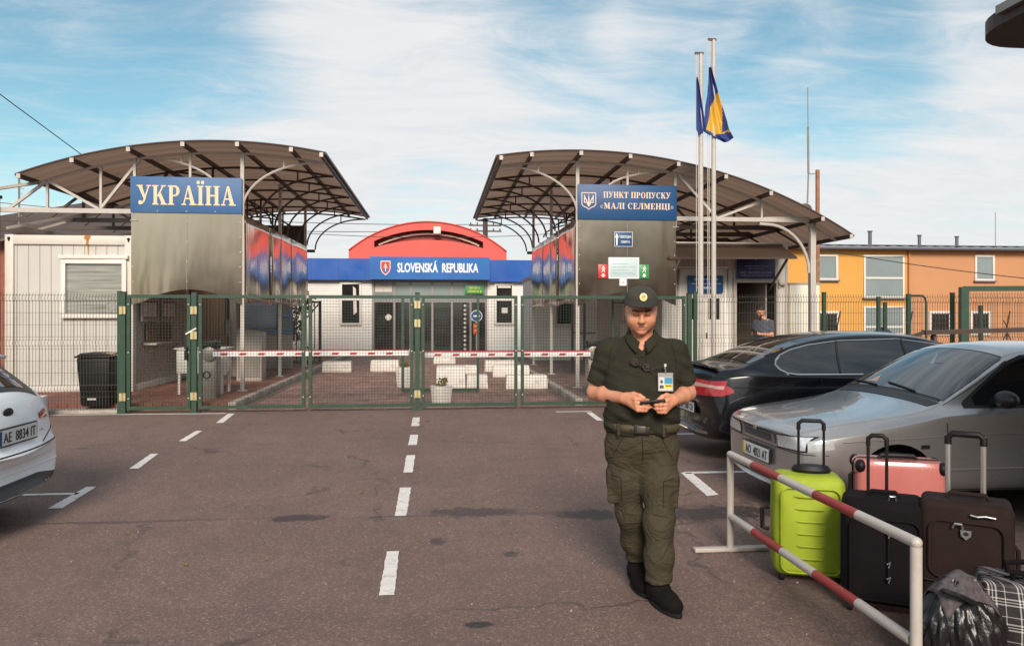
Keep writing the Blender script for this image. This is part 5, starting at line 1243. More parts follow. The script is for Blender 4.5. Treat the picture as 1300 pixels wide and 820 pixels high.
t = thing('aerial_mast', 'thin lattice aerial mast rising behind the brown tiled roof', 'mast', (-13.0, 24.8, 0)); f = MB(); f.tube([(0, 0, 0), (0, 0, 5.9)], 0.03, 6); f.build('mast', M_TUBE_GREY, t); f = MB()
for i in range(9): f.bar((-0.02, 0, 4.4 + i * 0.17), (0.10 + 0.05 * (i % 2), 0, 4.4 + i * 0.17), 0.018)
f.build('rung_row', M_TUBE_GREY, t)
t = thing('utility_pole', 'dark utility pole with two crossarms behind the red arched roof', 'pole', (2.95, 46.0, 0)); f = MB(); f.tube([(0, 0, 0), (0, 0, 7.6)], [0.2, 0.15], 8); f.build('pole', M_TUBE_BROWN, t)
for z in (7.15, 6.8): f = MB(); f.bar((-1.0, 0, z), (1.0, 0, z), 0.09); [f.cyl((x, 0, z + 0.1), 0.04, 0.14, (0, 0, 1), 8) for x in (-0.9, -0.5, 0.5, 0.9)]; f.build('crossarm', M_TUBE_BROWN, t)
def wire(a, b_, sag, label, r=0.012, group='overhead wires'):
    a, b_ = Vector(a), Vector(b_); pts = []
    for i in range(25):
        k = i / 24; p = a.lerp(b_, k); p.z -= sag * 4 * k * (1 - k); pts.append(p)
    mb = MB(); mb.tube(pts, r, 5); o = mb.build('overhead_wire', M_CABLE); tag(o, label, 'wire', group); return o
wire((-7.4, 12.0, 5.6), (-7.2, 17.5, 4.7), 0.0, 'single dark wire dropping from the upper left onto the left canopy', 0.009)
wire((-40, 46, 9.9), (2.2, 46, 7.2), 0.9, 'upper overhead wire passing left of the utility pole above the hall', 0.02)
wire((-34, 46, 8.2), (2.0, 46, 6.85), 0.7, 'lower overhead wire passing left of the utility pole', 0.02)
wire((3.9, 46, 7.2), (15, 46, 8.4), 0.3, 'overhead wire passing right from the utility pole behind the canopy', 0.02)
wire((-12, 30.6, 5.6), (7, 30.6, 5.2), 0.6, 'thin wire crossing low in front of the red arched roof', 0.012)
wire((8.3, 22, 4.3), (17.5, 16.5, 2.25), 0.25, 'thin cable sagging across the yellow and terracotta wall', 0.012)
t = thing('rusty_mast', 'rusty steel mast with whip aerial and dish beside the canopy end', 'mast', (10.6, 20.0, 0))
f = MB(); f.tube([(0, 0, 0), (0, 0, 5.7)], 0.06, 8); f.build('mast', M_RUST, t, smooth=True)
f = MB(); f.tube([(-0.30, 0, 4.7), (-0.27, 0, 5.6), (-0.27, 0, 6.2)], 0.02, 6); f.tube([(-0.27, 0, 5.6), (-0.28, 0, 6.9)], 0.028, 6); f.tube([(-0.28, 0, 6.9), (-0.29, 0, 8.0)], 0.012, 6); f.build('whip_aerial', M_TUBE_GREY, t)
f = MB(); f.bar((0, 0, 5.6), (-0.27, 0, 5.58), 0.025); f.build('bracket', M_TUBE_GREY, t)
f = MB(); f.lathe((-0.32, 0.05, 4.45), [(0.01, 0.0), (0.14, 0.02), (0.24, 0.06), (0.30, 0.12), (0.29, 0.13), (0.2, 0.07), (0.01, 0.02)], 20, axis=(-0.9, -0.5, 0.15)); f.build('dish', M_WHITE_DARK, t, smooth=True)

# flagpoles with drooping flags
def flagpole(label, x, top, flag_fn, flag_label, flag_mats, rope_dx):
    t = thing('flagpole', label, 'flagpole', (x, 14.3, 0), 0, 'white flagpoles beside the checkpoint')
    f = MB(); f.tube([(0, 0, 0), (0, 0, 4.2), (0, 0, top)], [0.052, 0.046, 0.038], 12); f.build('pole', M_POST_WHITE, t, smooth=True)
    f = MB(); f.cyl((0, 0, 0.05), 0.12, 0.1, (0, 0, 1), 16); f.build('base', M_CONC, t)
    f = MB(); f.bar((-0.12, 0, top + 0.01), (0.05, 0, top + 0.01), 0.05, 0.04); f.build('finial', M_TUBE_BROWN, t)
    f = MB()
    for d in rope_dx: f.tube([(d, -0.02, top), (d * 1.0, -0.03, 1.0)], 0.006, 4)
    f.build('rope', M_PAPER, t)
    return t
flagpole('shorter white flagpole, left of the pair', 5.17, 6.78, None, '', None, (-0.10, -0.06))
flagpole('taller white flagpole, right of the pair', 5.43, 7.06, None, '', None, (-0.10, -0.13))
M_FLAGB = mat('flag_blue', (0.022, 0.045, 0.19), 0.7, var=0.15, vscale=5)
M_FLAGY = mat('flag_yellow', (0.62, 0.34, 0.03), 0.7, var=0.12, vscale=5)
# limp flag hanging on the right pole: hoist edge on the rope, free edge fallen to a low corner
def limp_flag(name, label, hoist_x, ztop, zbot, fx, fz, split, seed, y=14.3):
    mb = MB(); nu, nv = 34, 24
    def P(u, v):  # u along fly, v from top to bottom
        hz = ztop + (zbot - ztop) * v
        x0 = hoist_x - 0.02; e = Vector((fx, y, fz + (zbot - ztop) * v * 0.42))
        p = Vector((x0, y, hz)).lerp(e, u); p.z -= 0.25 * math.sin(u * math.pi * 0.5) * (1 - v) * 0.6
        fold = math.sin(u * 13 + v * 2.0 + seed) * 0.055 * (0.3 + u)
        p.y += fold + 0.02 * math.sin(v * 9 + seed); p.x += 0.02 * math.sin(v * 5 + u * 9) * u
        return p
    for j in range(nv):
        for i in range(nu):
            q = [P((i + a) / nu, (j + b_) / nv) for a, b_ in ((0, 0), (1, 0), (1, 1), (0, 1))]
            mb.cur = 1 if (j + 0.5) / nv > split else 0; mb.add(q, [(0, 1, 2, 3)])
    o = mb.build(name, [M_FLAGB, M_FLAGY]); 
    bm = bmesh.new(); bm.from_mesh(o.data); bmesh.ops.remove_doubles(bm, verts=bm.verts, dist=0.0005); bm.to_mesh(o.data); bm.free()
    for p in o.data.polygons: p.use_smooth = True
    return tag(o, label, 'flag', 'flags hanging limp on the poles')
def flag_sheet(name, label, rows, mats, y, amp=0.05, freq=16):
    """rows: list of (z, x_left, x_right, split) outlines of a flag that hangs in folds; split = share of width that is blue at the left"""
    mb = MB(); nu = 40; n = 60
    zs = [r[0] for r in rows]
    def lerp_row(z):
        for a, b_ in zip(rows[:-1], rows[1:]):
            if b_[0] <= z <= a[0]:
                k = (a[0] - z) / (a[0] - b_[0] + 1e-9); return [a[i] + (b_[i] - a[i]) * k for i in range(1, len(a))]
        return list(rows[-1][1:])
    def P(i, j):
        z = zs[0] + (zs[-1] - zs[0]) * j / n; xl, xr, s0, s1 = lerp_row(z); u = i / nu
        return Vector((xl + (xr - xl) * u, y + amp * math.sin(u * freq + z * 1.5) * (0.25 + u), z - 0.10 * math.sin(u * 3.0) * (j / n)))
    for j in range(n):
        z = zs[0] + (zs[-1] - zs[0]) * (j + 0.5) / n; xl, xr, s0, s1 = lerp_row(z)
        for i in range(nu):
            u = (i + 0.5) / nu; mb.cur = 1 if s0 < u < s1 else 0; mb.add([P(i, j), P(i, j + 1), P(i + 1, j + 1), P(i + 1, j)], [(0, 1, 2, 3)])
    o = mb.build(name, mats)
    bm = bmesh.new(); bm.from_mesh(o.data); bmesh.ops.remove_doubles(bm, verts=bm.verts, dist=0.0005); bm.to_mesh(o.data); bm.free()
    for p in o.data.polygons: p.use_smooth = True
    return tag(o, label, 'flag', 'flags hanging limp on the poles')
flag_sheet('flag', 'blue and yellow flag fallen in folds on the taller pole', [(6.50, 5.305, 5.34, 2, 2), (6.2, 5.30, 5.43, 2, 2), (5.95, 5.28, 5.50, 0.62, 2), (5.75, 5.24, 5.56, 0.30, 0.98), (5.45, 5.22, 5.66, 0.15, 0.86), (5.30, 5.20, 5.70, 0.10, 0.78), (5.22, 5.22, 5.75, 2, 2), (5.14, 5.50, 5.80, 2, 2)], [M_FLAGB, M_FLAGY], 14.24, 0.045, 15)
flag_sheet('flag', 'dark blue flag hanging narrow on the shorter pole', [(6.30, 5.06, 5.075, 2, 2), (6.1, 5.06, 5.13, 2, 2), (5.6, 5.06, 5.22, 2, 2), (5.32, 5.06, 5.27, 2, 2), (5.26, 5.07, 5.14, 2, 2)], [M_FLAGB, M_FLAGY], 14.24, 0.03, 18)

# ------------------------------------------------------------------ trees beyond the lanes
def tree(name, label, x, y, h, r, seed, nleaf, m_leaf, trunk_h, leaf=0.16, group='trees beyond the fence'):
    t = thing(name, label, 'tree', (x, y, 0), 0, group); rnd = random.Random(seed)
    tr = MB(); tr.tube([(0, 0, 0), (0.05, 0, trunk_h * 0.5), (0, 0.04, trunk_h), (0.1, 0, h * 0.75)], [0.16, 0.13, 0.10, 0.03], 8)
    clumps = []
    for i in range(14):
        a = rnd.uniform(0, 6.28); rr = r * rnd.uniform(0.2, 0.95); z = trunk_h + (h - trunk_h) * rnd.uniform(0.05, 0.95); c = Vector((rr * math.cos(a) * (1.1 - 0.4 * (z / h)), rr * math.sin(a), z)); clumps.append((c, rnd.uniform(0.35, 0.8) * r * 0.7))
        tr.tube([(0, 0, trunk_h * rnd.uniform(0.6, 1.2)), tuple(c * 0.5 + Vector((0, 0, trunk_h * 0.4))), tuple(c)], [0.06, 0.035, 0.01], 5)
    tr.build('trunk', M_WOOD, t, smooth=True)
    cr = MB()
    for i in range(nleaf):
        c, cr_ = rnd.choice(clumps); d = Vector((rnd.gauss(0, 1), rnd.gauss(0, 1), rnd.gauss(0, 0.8))).normalized() * cr_ * rnd.random() ** 0.4; p = c + d
        n_ = Vector((rnd.gauss(0, 1), rnd.gauss(0, 1), rnd.gauss(0, 1))).normalized(); s = n_.orthogonal().normalized(); q = n_.cross(s); l = leaf * rnd.uniform(0.6, 1.2)
        cr.add([p - s * l * 0.3, p + q * l * 0.5, p + s * l * 0.3, p - q * l * 0.5], [(0, 1, 2, 3)])
    cr.build('crown', m_leaf, t)
    return t
tree('bush', 'yellow green bush showing past the end of the left lane', -7.2, 33.0, 3.6, 1.7, 3, 2600, mat('bush_leaf', (0.17, 0.17, 0.06), 0.6, var=0.35, vscale=3), 0.6)
tree('bush', 'dark green bush behind the iron gate of the left lane', -5.6, 28.5, 2.6, 1.1, 4, 1600, M_LEAF, 0.5)

# ------------------------------------------------------------------ kiosk whose eave juts in at the upper right, unseen houses added behind the camera for the steel to mirror
t = thing('brown_kiosk', 'dark brown roof corner of a kiosk jutting in at the upper right', 'kiosk', (0, 0, 0))
w = MB(); w.box(4.4, 7.8, -0.8, 3.5, 0, 3.36); w.build('wall', M_WOOD, t)
eave_m = mat('dark_brown_eave', (0.05, 0.026, 0.022), 0.6, var=0.2)
r = MB()
pl = [(3.32, -1.0), (3.32, 4.10)] + [(3.66 - 0.34 * math.cos(a), 4.12 + 0.36 * math.sin(a)) for a in [math.pi / 2 * i / 8 for i in range(9)]] + [(8.2, 4.48), (8.2, -1.0)]
r.prism(pl, (0, 0, 3.45), (1, 0, 0), (0, 1, 0), 0.09); r.build('roof', eave_m, t)
r = MB(); r.bar((3.31, -1.0, 3.44), (3.31, 4.12, 3.44), 0.05, 0.05); r.build('gutter', M_TUBE_GREY, t)
r = MB(); r.box(3.42, 3.54, 3.72, 3.84, 3.45, 3.66); r.build('roof_lamp', M_BLACKPL, t, bevel=0.02)
def unseen_house(name, label, x0, x1, y0, y1, h, ridge, mw):
    t = thing(name, label, 'house', (0, 0, 0)); w = MB(); w.box(x0, x1, y0, y1, 0, h); w.build('wall', mw, t)
    r = MB(); yc = (y0 + y1) / 2; e = 0.5
    r.add([(x0 - e, y0 - e, h), (x1 + e, y0 - e, h), (x1 + e, y1 + e, h), (x0 - e, y1 + e, h), (x0 + 5.5, yc, ridge), (x1 - 5.5, yc, ridge)], [(0, 1, 5, 4), (1, 2, 5), (2, 3, 4, 5), (3, 0, 4)]); r.build('roof', M_ROOFTILE, t, solid=0.1)
    w = MB()
    for i in range(4): x = x0 + (x1 - x0) * (i + 0.5) / 4; w.box(x - 0.6, x + 0.6, y1 - 0.02, y1 + 0.03, 1.0, 2.4)
    w.build('window_row', M_GLASS, t)
unseen_house('unseen_house', 'unseen brown roofed house behind the camera, added for its reflection in the right steel sheet', 5.0, 23.0, -36, -24, 6.4, 8.8, mat('brown_render', (0.20, 0.125, 0.085), 0.8))
unseen_house('unseen_house', 'unseen long house behind the camera, added for its reflection in the left steel sheet', -21.5, -5.0, -40, -28, 4.2, 8.8, mat('brown_render', (0.20, 0.125, 0.085), 0.8))

# ------------------------------------------------------------------ cars
def paint(name, color, metal, rough, coat=1.0, flake=0.0, dirt=None):
    m = mat(name, color, rough, metal, var=0.03, vscale=2.0, coat=coat, rvar=0.05, dirt=dirt)
    return m
M_SILVER = paint('silver_paint', (0.50, 0.49, 0.485), 0.75, 0.27, 1.0, dirt=('#6f655e', 1.6, 0.25))
M_BLACKCAR = mat('black_car_paint', (0.0045, 0.0045, 0.0065), 0.22, 0.0, var=0.05, vscale=2, coat=0.55, spec=0.3)
M_WHITECAR = paint('white_car_paint', (0.84, 0.86, 0.88), 0.0, 0.42, 0.35)
M_CHROME = mat('chrome', (0.75, 0.74, 0.73), 0.12, 1.0, var=0.03)
M_TRIM = mat('black_trim', (0.012, 0.012, 0.013), 0.4, var=0.15)
M_CARGLASS = mat('car_glass', (0.010, 0.011, 0.012), 0.03, var=0.3, vscale=2, spec=0.9, coat=0.6)
M_HEADLIGHT = mat('headlight_lens', (0.70, 0.72, 0.73), 0.10, 0.25, var=0.3, vscale=30, stretch=(1, 6, 1), coat=1.0)
M_TAIL = mat('tail_light_red', (0.38, 0.008, 0.010), 0.12, var=0.15, vscale=12, coat=1.0)
M_TAILW = mat('tail_light_clear', (0.55, 0.30, 0.28), 0.12, var=0.15, vscale=20, coat=1.0)
M_AMBER = mat('amber_lens', (0.75, 0.30, 0.06), 0.15, coat=1.0)
M_PLATE = mat('plate_white', (0.72, 0.72, 0.70), 0.45, var=0.03)
M_PLATEINK = mat('plate_ink', (0.012, 0.012, 0.014), 0.5)
M_UNDER = mat('car_underside', (0.010, 0.009, 0.009), 0.9)

def eval_mesh(o):
    bpy.context.view_layer.update()
    dg = bpy.context.evaluated_depsgraph_get()
    return bpy.data.meshes.new_from_object(o.evaluated_get(dg))

class Car:
    def __init__(s, name, label, rows, wheels, wr_, m_paint, loc, rz, curve_f, curve_r):
        s.t = thing(name, label, 'car', loc, rz, 'parked cars')
        s.paint = m_paint
        L = rows[-1][0]; s.L = L
        mb = MB(); n = len(rows)
        secs = []
        for (x, zb, wl, wm, zm, wb, zs, wr, zr, zc) in rows:
            half = [(0.0, zb), (wl * 0.8, zb), (wl, zb + 0.07), (wm, zm), (wb + 0.012, zs - 0.05), (wb, zs), (wb * 0.45 + wr * 0.55, zs * 0.55 + zr * 0.45), (wr, zr), (wr * 0.62, zr + (zc - zr) * 0.72), (0.0, zc)]
            full = half + [(-y, z) for y, z in half[-2:0:-1]]
            ring = []
            for y, z in full:
                fx = x
                wgt = (y / 0.85) ** 2
                if x < 1.0: fx = x + curve_f * wgt * (1 - x / 1.0)
                if x > L - 0.8: fx = x - curve_r * wgt * ((x - (L - 0.8)) / 0.8)
                ring.append((fx, y, z))
            secs.append(ring)
        k = len(secs[0]); vs = [p for r in secs for p in r]; fs = []
        for i in range(n - 1):
            for j in range(k): fs.append((i * k + j, i * k + (j + 1) % k, (i + 1) * k + (j + 1) % k, (i + 1) * k + j))
        # end caps: a rung of quads across the nose and the tail
        def cap(base, flip):
            h = k // 2
            for j in range(h):
                a, b_, c, d = base + j, base + j + 1, base + (k - j - 1) % k, base + (k - j) % k
                q = (a, b_, c, d)
                q = tuple(dict.fromkeys(q))
                if len(q) >= 3: fs.append(q[::-1] if flip else q)
        cap(0, False); cap((n - 1) * k, True)
        mb.add(vs, fs)
        o = mb.build('tmp', None); bm = bmesh.new(); bm.from_mesh(o.data); bmesh.ops.recalc_face_normals(bm, faces=bm.faces); bm.to_mesh(o.data); bm.free()
        bm = bmesh.new(); bm.from_mesh(o.data); cl = bm.edges.layers.float.get('crease_edge') or bm.edges.layers.float.new('crease_edge'); bm.verts.ensure_lookup_table()
        for e in bm.edges:                # keep the shoulder line and the bonnet and roof edges crisp
            a_, b2 = sorted(v.index for v in e.verts)
            if b2 - a_ == k and a_ % k in (5, 7, k - 5, k - 7): e[cl] = 0.55 if a_ % k in (5, k - 5) else 0.42
        bm.to_mesh(o.data); bm.free()
        md = o.modifiers.new('s', 'SUBSURF'); md.levels = 3; md.render_levels = 3
        me = eval_mesh(o)
        bm = bmesh.new(); bm.from_mesh(me); s.bvh = BVHTree.FromBMesh(bm); bm.free()
        o.modifiers.clear(); o.data = me
        # wheel arches
        cut = MB()
        for xw in wheels:
            for sg in (-1, 1): cut.cyl((xw, sg * 0.85, 0.30), wr_ + 0.055, 0.5, (0, 1, 0), 40)
        c = cut.build('cut', None); bm = bmesh.new(); bm.from_mesh(c.data); bmesh.ops.recalc_face_normals(bm, faces=bm.faces); bm.to_mesh(c.data); bm.free()
        b = o.modifiers.new('b', 'BOOLEAN'); b.operation = 'DIFFERENCE'; b.object = c; b.solver = 'EXACT'
        me = eval_mesh(o)
        bpy.data.objects.remove(o); bpy.data.objects.remove(c)
        me.materials.clear(); me.materials.append(m_paint); me.materials.append(M_UNDER)
        for p in me.polygons:
            p.use_smooth = True; p.material_index = 0
            q = p.center
            for xw in wheels:
                if math.hypot(q.x - xw, q.z - 0.30) < wr_ + 0.056 and abs(q.y) > 0.5: p.material_index = 1
            if q.z < 0.24 and p.normal.z < -0.6: p.material_index = 1
        try: me.set_sharp_from_angle(angle=rad(50))
        except Exception: pass
        s.body = bpy.data.objects.new('body', me); COL.objects.link(s.body); s.body.parent = s.t
        for xw in wheels:
            for sg in (-1, 1): s.wheel(xw, sg, wr_)
    def wheel(s, x, sg, r):
        ro = MB(); y = sg * 0.74; a = (0, sg, 0)
        ro.lathe((x, y, r), [(r * 0.62, -0.09), (r * 0.92, -0.095), (r * 0.99, -0.07), (r, -0.03), (r, 0.03), (r * 0.99, 0.065), (r * 0.93, 0.09), (r * 0.70, 0.095), (r * 0.64, 0.075)], 40, a)
        w = ro.build('wheel', M_RUBBER, s.t, smooth=True)
        ri = MB(); ri.lathe((x, y, r), [(r * 0.66, 0.06), (r * 0.64, 0.085), (r * 0.58, 0.07), (r * 0.56, 0.03), (r * 0.2, 0.045), (0.04, 0.06), (0.01, 0.062)], 36, a)
        q = ri.build('rim', M_TUBE_GREY, w, smooth=True)
        sp = MB()
        for i in range(7):
            an = 2 * math.pi * i / 7; d = Vector((math.cos(an), 0, math.sin(an))); c = Vector((x, y + sg * 0.06, r))
            sp.bar(c + d * r * 0.12, c + d * r * 0.57, 0.035, 0.03, up=(0, 1, 0))
        sp.build('spoke_set', M_TUBE_GREY, w, bevel=0.006)
    def hit(s, axis, a, b, sg=1):
        if axis == 'side': o, d = Vector((a, sg * 3.0, b)), Vector((0, -sg, 0))
        elif axis == 'front': o, d = Vector((-2.0, a, b)), Vector((1, 0, 0))
        elif axis == 'rear': o, d = Vector((s.L + 2.0, a, b)), Vector((-1, 0, 0))
        else: o, d = Vector((a, b, 4.0)), Vector((0, 0, -1))
        p, nrm, _, _ = s.bvh.ray_cast(o, d)
        if p is None: return None
        if nrm.dot(d) > 0: nrm = -nrm
        return p, nrm
    def patch(s, name, axis, lo, hi, m, off=0.004, sg=1, nu=36, nv=8, parent=None, label=None):
        """a skin patch following the body: lo/hi are lists of (a, b) giving the lower and upper border"""
        def at(ps, a):
            for i in range(len(ps) - 1):
                if ps[i][0] <= a <= ps[i + 1][0]:
                    k = (a - ps[i][0]) / (ps[i + 1][0] - ps[i][0] + 1e-9); return ps[i][1] * (1 - k) + ps[i + 1][1] * k
            return ps[-1][1] if a > ps[-1][0] else ps[0][1]
        a0, a1 = lo[0][0], lo[-1][0]; mb = MB(); grid = {}
        for i in range(nu + 1):
            a = a0 + (a1 - a0) * i / nu; l, h = at(lo, a), at(hi, a)
            for j in range(nv + 1):
                b = l + (h - l) * j / nv; r = s.hit(axis, a, b, sg)
                if r: grid[(i, j)] = r[0] + r[1] * off
        idx = {}; vs = []
        for kx, p in grid.items(): idx[kx] = len(vs); vs.append(p)
        fs = []
        for i in range(nu):
            for j in range(nv):
                q = [(i, j), (i + 1, j), (i + 1, j + 1), (i, j + 1)]
                if all(c in idx for c in q): fs.append(tuple(idx[c] for c in q))
        mb.add(vs, fs)
        o = mb.build(name, m, parent or s.t, smooth=True)
        bm = bmesh.new(); bm.from_mesh(o.data); bmesh.ops.recalc_face_normals(bm, faces=bm.faces)
        # make the patch face outwards
        if bm.faces:
            f = bm.faces[len(bm.faces) // 2] if hasattr(bm.faces, '__getitem__') and not bm.faces.ensure_lookup_table() else None
            out = {'side': Vector((0, sg, 0)), 'front': Vector((-1, 0, 0)), 'rear': Vector((1, 0, 0)), 'top': Vector((0, 0, 1))}[axis]
            if f and f.normal.dot(out) < 0: bmesh.ops.reverse_faces(bm, faces=bm.faces)
        bm.to_mesh(o.data); bm.free()
        return o
    def line(s, name, axis, pts, r, m, sg=1, off=0.0, parent=None, closed=False):
        """a thin bead laid along the skin (seams, mouldings, chrome strips)"""
        out = []
        for (a0, b0), (a1, b1) in zip(pts[:-1], pts[1:]):
            n = max(2, int(math.hypot(a1 - a0, b1 - b0) / 0.03))
            for i in range(n):
                k = i / n; h = s.hit(axis, a0 + (a1 - a0) * k, b0 + (b1 - b0) * k, sg)
                if h: out.append(h[0] + h[1] * off)
        h = s.hit(axis, *pts[-1], sg)
        if h: out.append(h[0] + h[1] * off)
        mb = MB(); mb.tube(out, r, 6, closed=closed); return mb.build(name, m, parent or s.t, smooth=True)
    def plate(s, axis, z, body, band, ink=True, w=0.52, h=0.112, y=0.0, tilt=0.0):
        hit = s.hit(axis, y, z); sg = -1 if axis == 'front' else 1
        x = hit[0].x + sg * 0.022
        f = MB(); f.box(x - 0.008, x + 0.008, y - w / 2 - 0.012, y + w / 2 + 0.012, z - h / 2 - 0.012, z + h / 2 + 0.012); p = f.build('number_plate', M_TRIM, s.t, bevel=0.004)
        xf = x + sg * 0.0095
        f = MB(); f.box(min(x, xf), max(x, xf), y - w / 2, y + w / 2, z - h / 2, z + h / 2); f.build('plate_face', M_PLATE, p)
        ux = Vector((0, 1 if axis == 'rear' else -1, 0)); o = Vector((xf + sg * 0.0008, y, z)); nrm = ux.cross(Vector((0, 0, 1)))
        b = MB(); e = o + ux * (-w / 2 + 0.02)
        b.obox(e + Vector((sg * 0.0008, 0, 0)), (0.002, 0.038, h - 0.008)); b.build('country_band', band, p)
        sans(body, 0.076, o + Vector((0, 0, -0.038)) + ux * 0.02, ux, Z, M_PLATEINK, p, bold=0.002, width=w - 0.085, depth=0.002)
        return p

def badge(c, axis, y, z, m, w=0.075, h=0.045):
    hit = c.hit(axis, y, z); sg = -1 if axis == 'front' else 1
    b = MB(); b.sphere(hit[0] + hit[1] * 0.004, (0.008, w / 2, h / 2), 16, 8); return b.build('badge', m, c.t, smooth=True)

# silver saloon, nose to the road
SV = [(0.00, 0.24, 0.64, 0.68, 0.42, 0.66, 0.62, 0.60, 0.665, 0.685), (0.04, 0.21, 0.72, 0.765, 0.42, 0.735, 0.635, 0.67, 0.70, 0.725), (0.14, 0.19, 0.77, 0.81, 0.45, 0.785, 0.665, 0.70, 0.745, 0.77), (0.45, 0.19, 0.785, 0.825, 0.5, 0.80, 0.71, 0.70, 0.795, 0.825),
      (0.90, 0.19, 0.79, 0.835, 0.52, 0.815, 0.78, 0.70, 0.84, 0.875), (1.20, 0.19, 0.79, 0.84, 0.53, 0.82, 0.84, 0.725, 0.90, 0.935), (1.27, 0.19, 0.79, 0.84, 0.53, 0.82, 0.85, 0.72, 0.945, 0.985), (1.90, 0.19, 0.79, 0.84, 0.54, 0.82, 0.86, 0.590, 1.295, 1.355), (2.05, 0.19, 0.79, 0.84, 0.54, 0.82, 0.865, 0.575, 1.34, 1.395), (2.45, 0.19, 0.79, 0.84, 0.54, 0.82, 0.87, 0.57, 1.375, 1.425),
      (2.95, 0.19, 0.79, 0.84, 0.54, 0.82, 0.88, 0.57, 1.36, 1.405), (3.15, 0.19, 0.79, 0.84, 0.54, 0.82, 0.885, 0.575, 1.31, 1.36), (3.68, 0.19, 0.79, 0.835, 0.54, 0.81, 0.91, 0.68, 1.02, 1.05), (3.78, 0.19, 0.79, 0.83, 0.54, 0.80, 0.92, 0.69, 0.99, 1.02), (4.12, 0.22, 0.77, 0.80, 0.54, 0.76, 0.93, 0.66, 0.985, 1.0), (4.22, 0.26, 0.72, 0.75, 0.54, 0.70, 0.90, 0.6, 0.95, 0.965), (4.27, 0.30, 0.64, 0.68, 0.54, 0.63, 0.86, 0.55, 0.90, 0.91)]
SC = Car('parked_car', 'silver saloon car parked nose to the road behind the suitcases', SV, (0.83, 3.32), 0.285, M_SILVER, (2.72, 6.30, 0), 0.0, 0.12, 0.10)
SC.patch('windscreen_trim', 'top', [(1.27, -0.735), (1.6, -0.675), (1.915, -0.60)], [(1.27, 0.735), (1.6, 0.675), (1.915, 0.60)], M_TRIM, 0.003, nu=24, nv=24)
ws = SC.patch('windscreen', 'top', [(1.295, -0.70), (1.6, -0.648), (1.895, -0.575)], [(1.295, 0.70), (1.6, 0.648), (1.895, 0.575)], M_CARGLASS, 0.006, nu=24, nv=24)
SC.patch('rear_window', 'top', [(3.17, -0.54), (3.62, -0.62)], [(3.17, 0.54), (3.62, 0.62)], M_CARGLASS, 0.005, nu=16, nv=20)
for sg in (-1, 1):
    SC.patch('window_trim', 'side', [(1.42, 0.905), (2.0, 0.905), (3.55, 0.93)], [(1.42, 0.945), (1.9, 1.255), (2.05, 1.31), (2.5, 1.33), (3.0, 1.315), (3.25, 1.23), (3.55, 0.96)], M_TRIM, 0.004, sg, 44, 10)
    SC.patch('side_window', 'side', [(1.52, 0.925), (2.42, 0.93)], [(1.52, 0.985), (1.9, 1.225), (2.06, 1.285), (2.42, 1.305)], M_CARGLASS, 0.007, sg, 24, 10)
    SC.patch('side_window', 'side', [(2.50, 0.93), (3.42, 0.95)], [(2.50, 1.305), (3.0, 1.29), (3.2, 1.22), (3.42, 1.03)], M_CARGLASS, 0.007, sg, 24, 10)
    SC.patch('headlight_trim', 'front', [(sg * 0.36, 0.552), (sg * 0.745, 0.57)][::1 if sg > 0 else -1], [(sg * 0.36, 0.668), (sg * 0.745, 0.692)][::1 if sg > 0 else -1], M_TRIM, 0.004, nu=20, nv=6)
    SC.patch('headlight', 'front', [(sg * 0.375, 0.563), (sg * 0.735, 0.582)][::1 if sg > 0 else -1], [(sg * 0.375, 0.66), (sg * 0.735, 0.684)][::1 if sg > 0 else -1], M_HEADLIGHT, 0.006, nu=20, nv=6)
    SC.patch('turn_signal', 'side', [(0.145, 0.575), (0.33, 0.60)], [(0.145, 0.655), (0.33, 0.675)], mat('clear_lens', (0.50, 0.50, 0.50), 0.15, 0.2, coat=1.0), 0.006, sg, 10, 6)
    SC.line('door_seam', 'side', [(1.24, 0.26), (1.24, 0.80)], 0.0045, M_TRIM, sg); SC.line('door_seam', 'side', [(2.46, 0.26), (2.46, 0.92)], 0.0045, M_TRIM, sg); SC.line('door_seam', 'side', [(1.24, 0.26), (2.46, 0.26), (3.0, 0.27)], 0.004, M_TRIM, sg)
    SC.line('waist_crease', 'side', [(0.40, 0.655), (1.2, 0.695), (2.4, 0.73), (4.0, 0.77)], 0.006, M_SILVER, sg)
    SC.line('side_moulding', 'side', [(1.27, 0.43), (2.44, 0.44)], 0.010, M_SILVER, sg)
    SC.patch('side_repeater', 'side', [(1.02, 0.60), (1.09, 0.602)], [(1.02, 0.63), (1.09, 0.632)], M_TRIM, 0.006, sg, 4, 3)
    SC.patch('door_handle', 'side', [(2.22, 0.755), (2.38, 0.76)], [(2.22, 0.79), (2.38, 0.795)], M_TRIM, 0.018, sg, 6, 3)
    mr = MB(); mr.sphere((0, 0, 0), (0.075, 0.105, 0.07), 16, 10); mo = mr.build('wing_mirror', M_TRIM, SC.t, smooth=True); mo.location = (1.66, sg * 0.92, 0.985)
    mr = MB(); mr.bar((0.02, -sg * 0.16, -0.03), (0.01, -sg * 0.05, -0.01), 0.04, 0.05); mr.build('mirror_stalk', M_TRIM, mo)
SC.patch('radiator_grille', 'front', [(-0.33, 0.575), (0.33, 0.575)], [(-0.33, 0.655), (0.33, 0.655)], mat('grille_surround', (0.30, 0.30, 0.31), 0.35, 0.6), 0.006, nu=16, nv=4)
for z in (0.592, 0.614, 0.636): SC.line('grille_slot', 'front', [(-0.26, z), (0.26, z)], 0.007, M_TRIM, 1, 0.008)
badge(SC, 'front', 0.0, 0.672, M_CHROME)
SC.line('bonnet_seam', 'front', [(-0.72, 0.685), (-0.4, 0.672), (0.4, 0.672), (0.72, 0.685)], 0.004, M_TRIM)
SC.line('bumper_seam', 'front', [(-0.80, 0.555), (-0.4, 0.548), (0.4, 0.548), (0.80, 0.555)], 0.0045, M_TRIM)
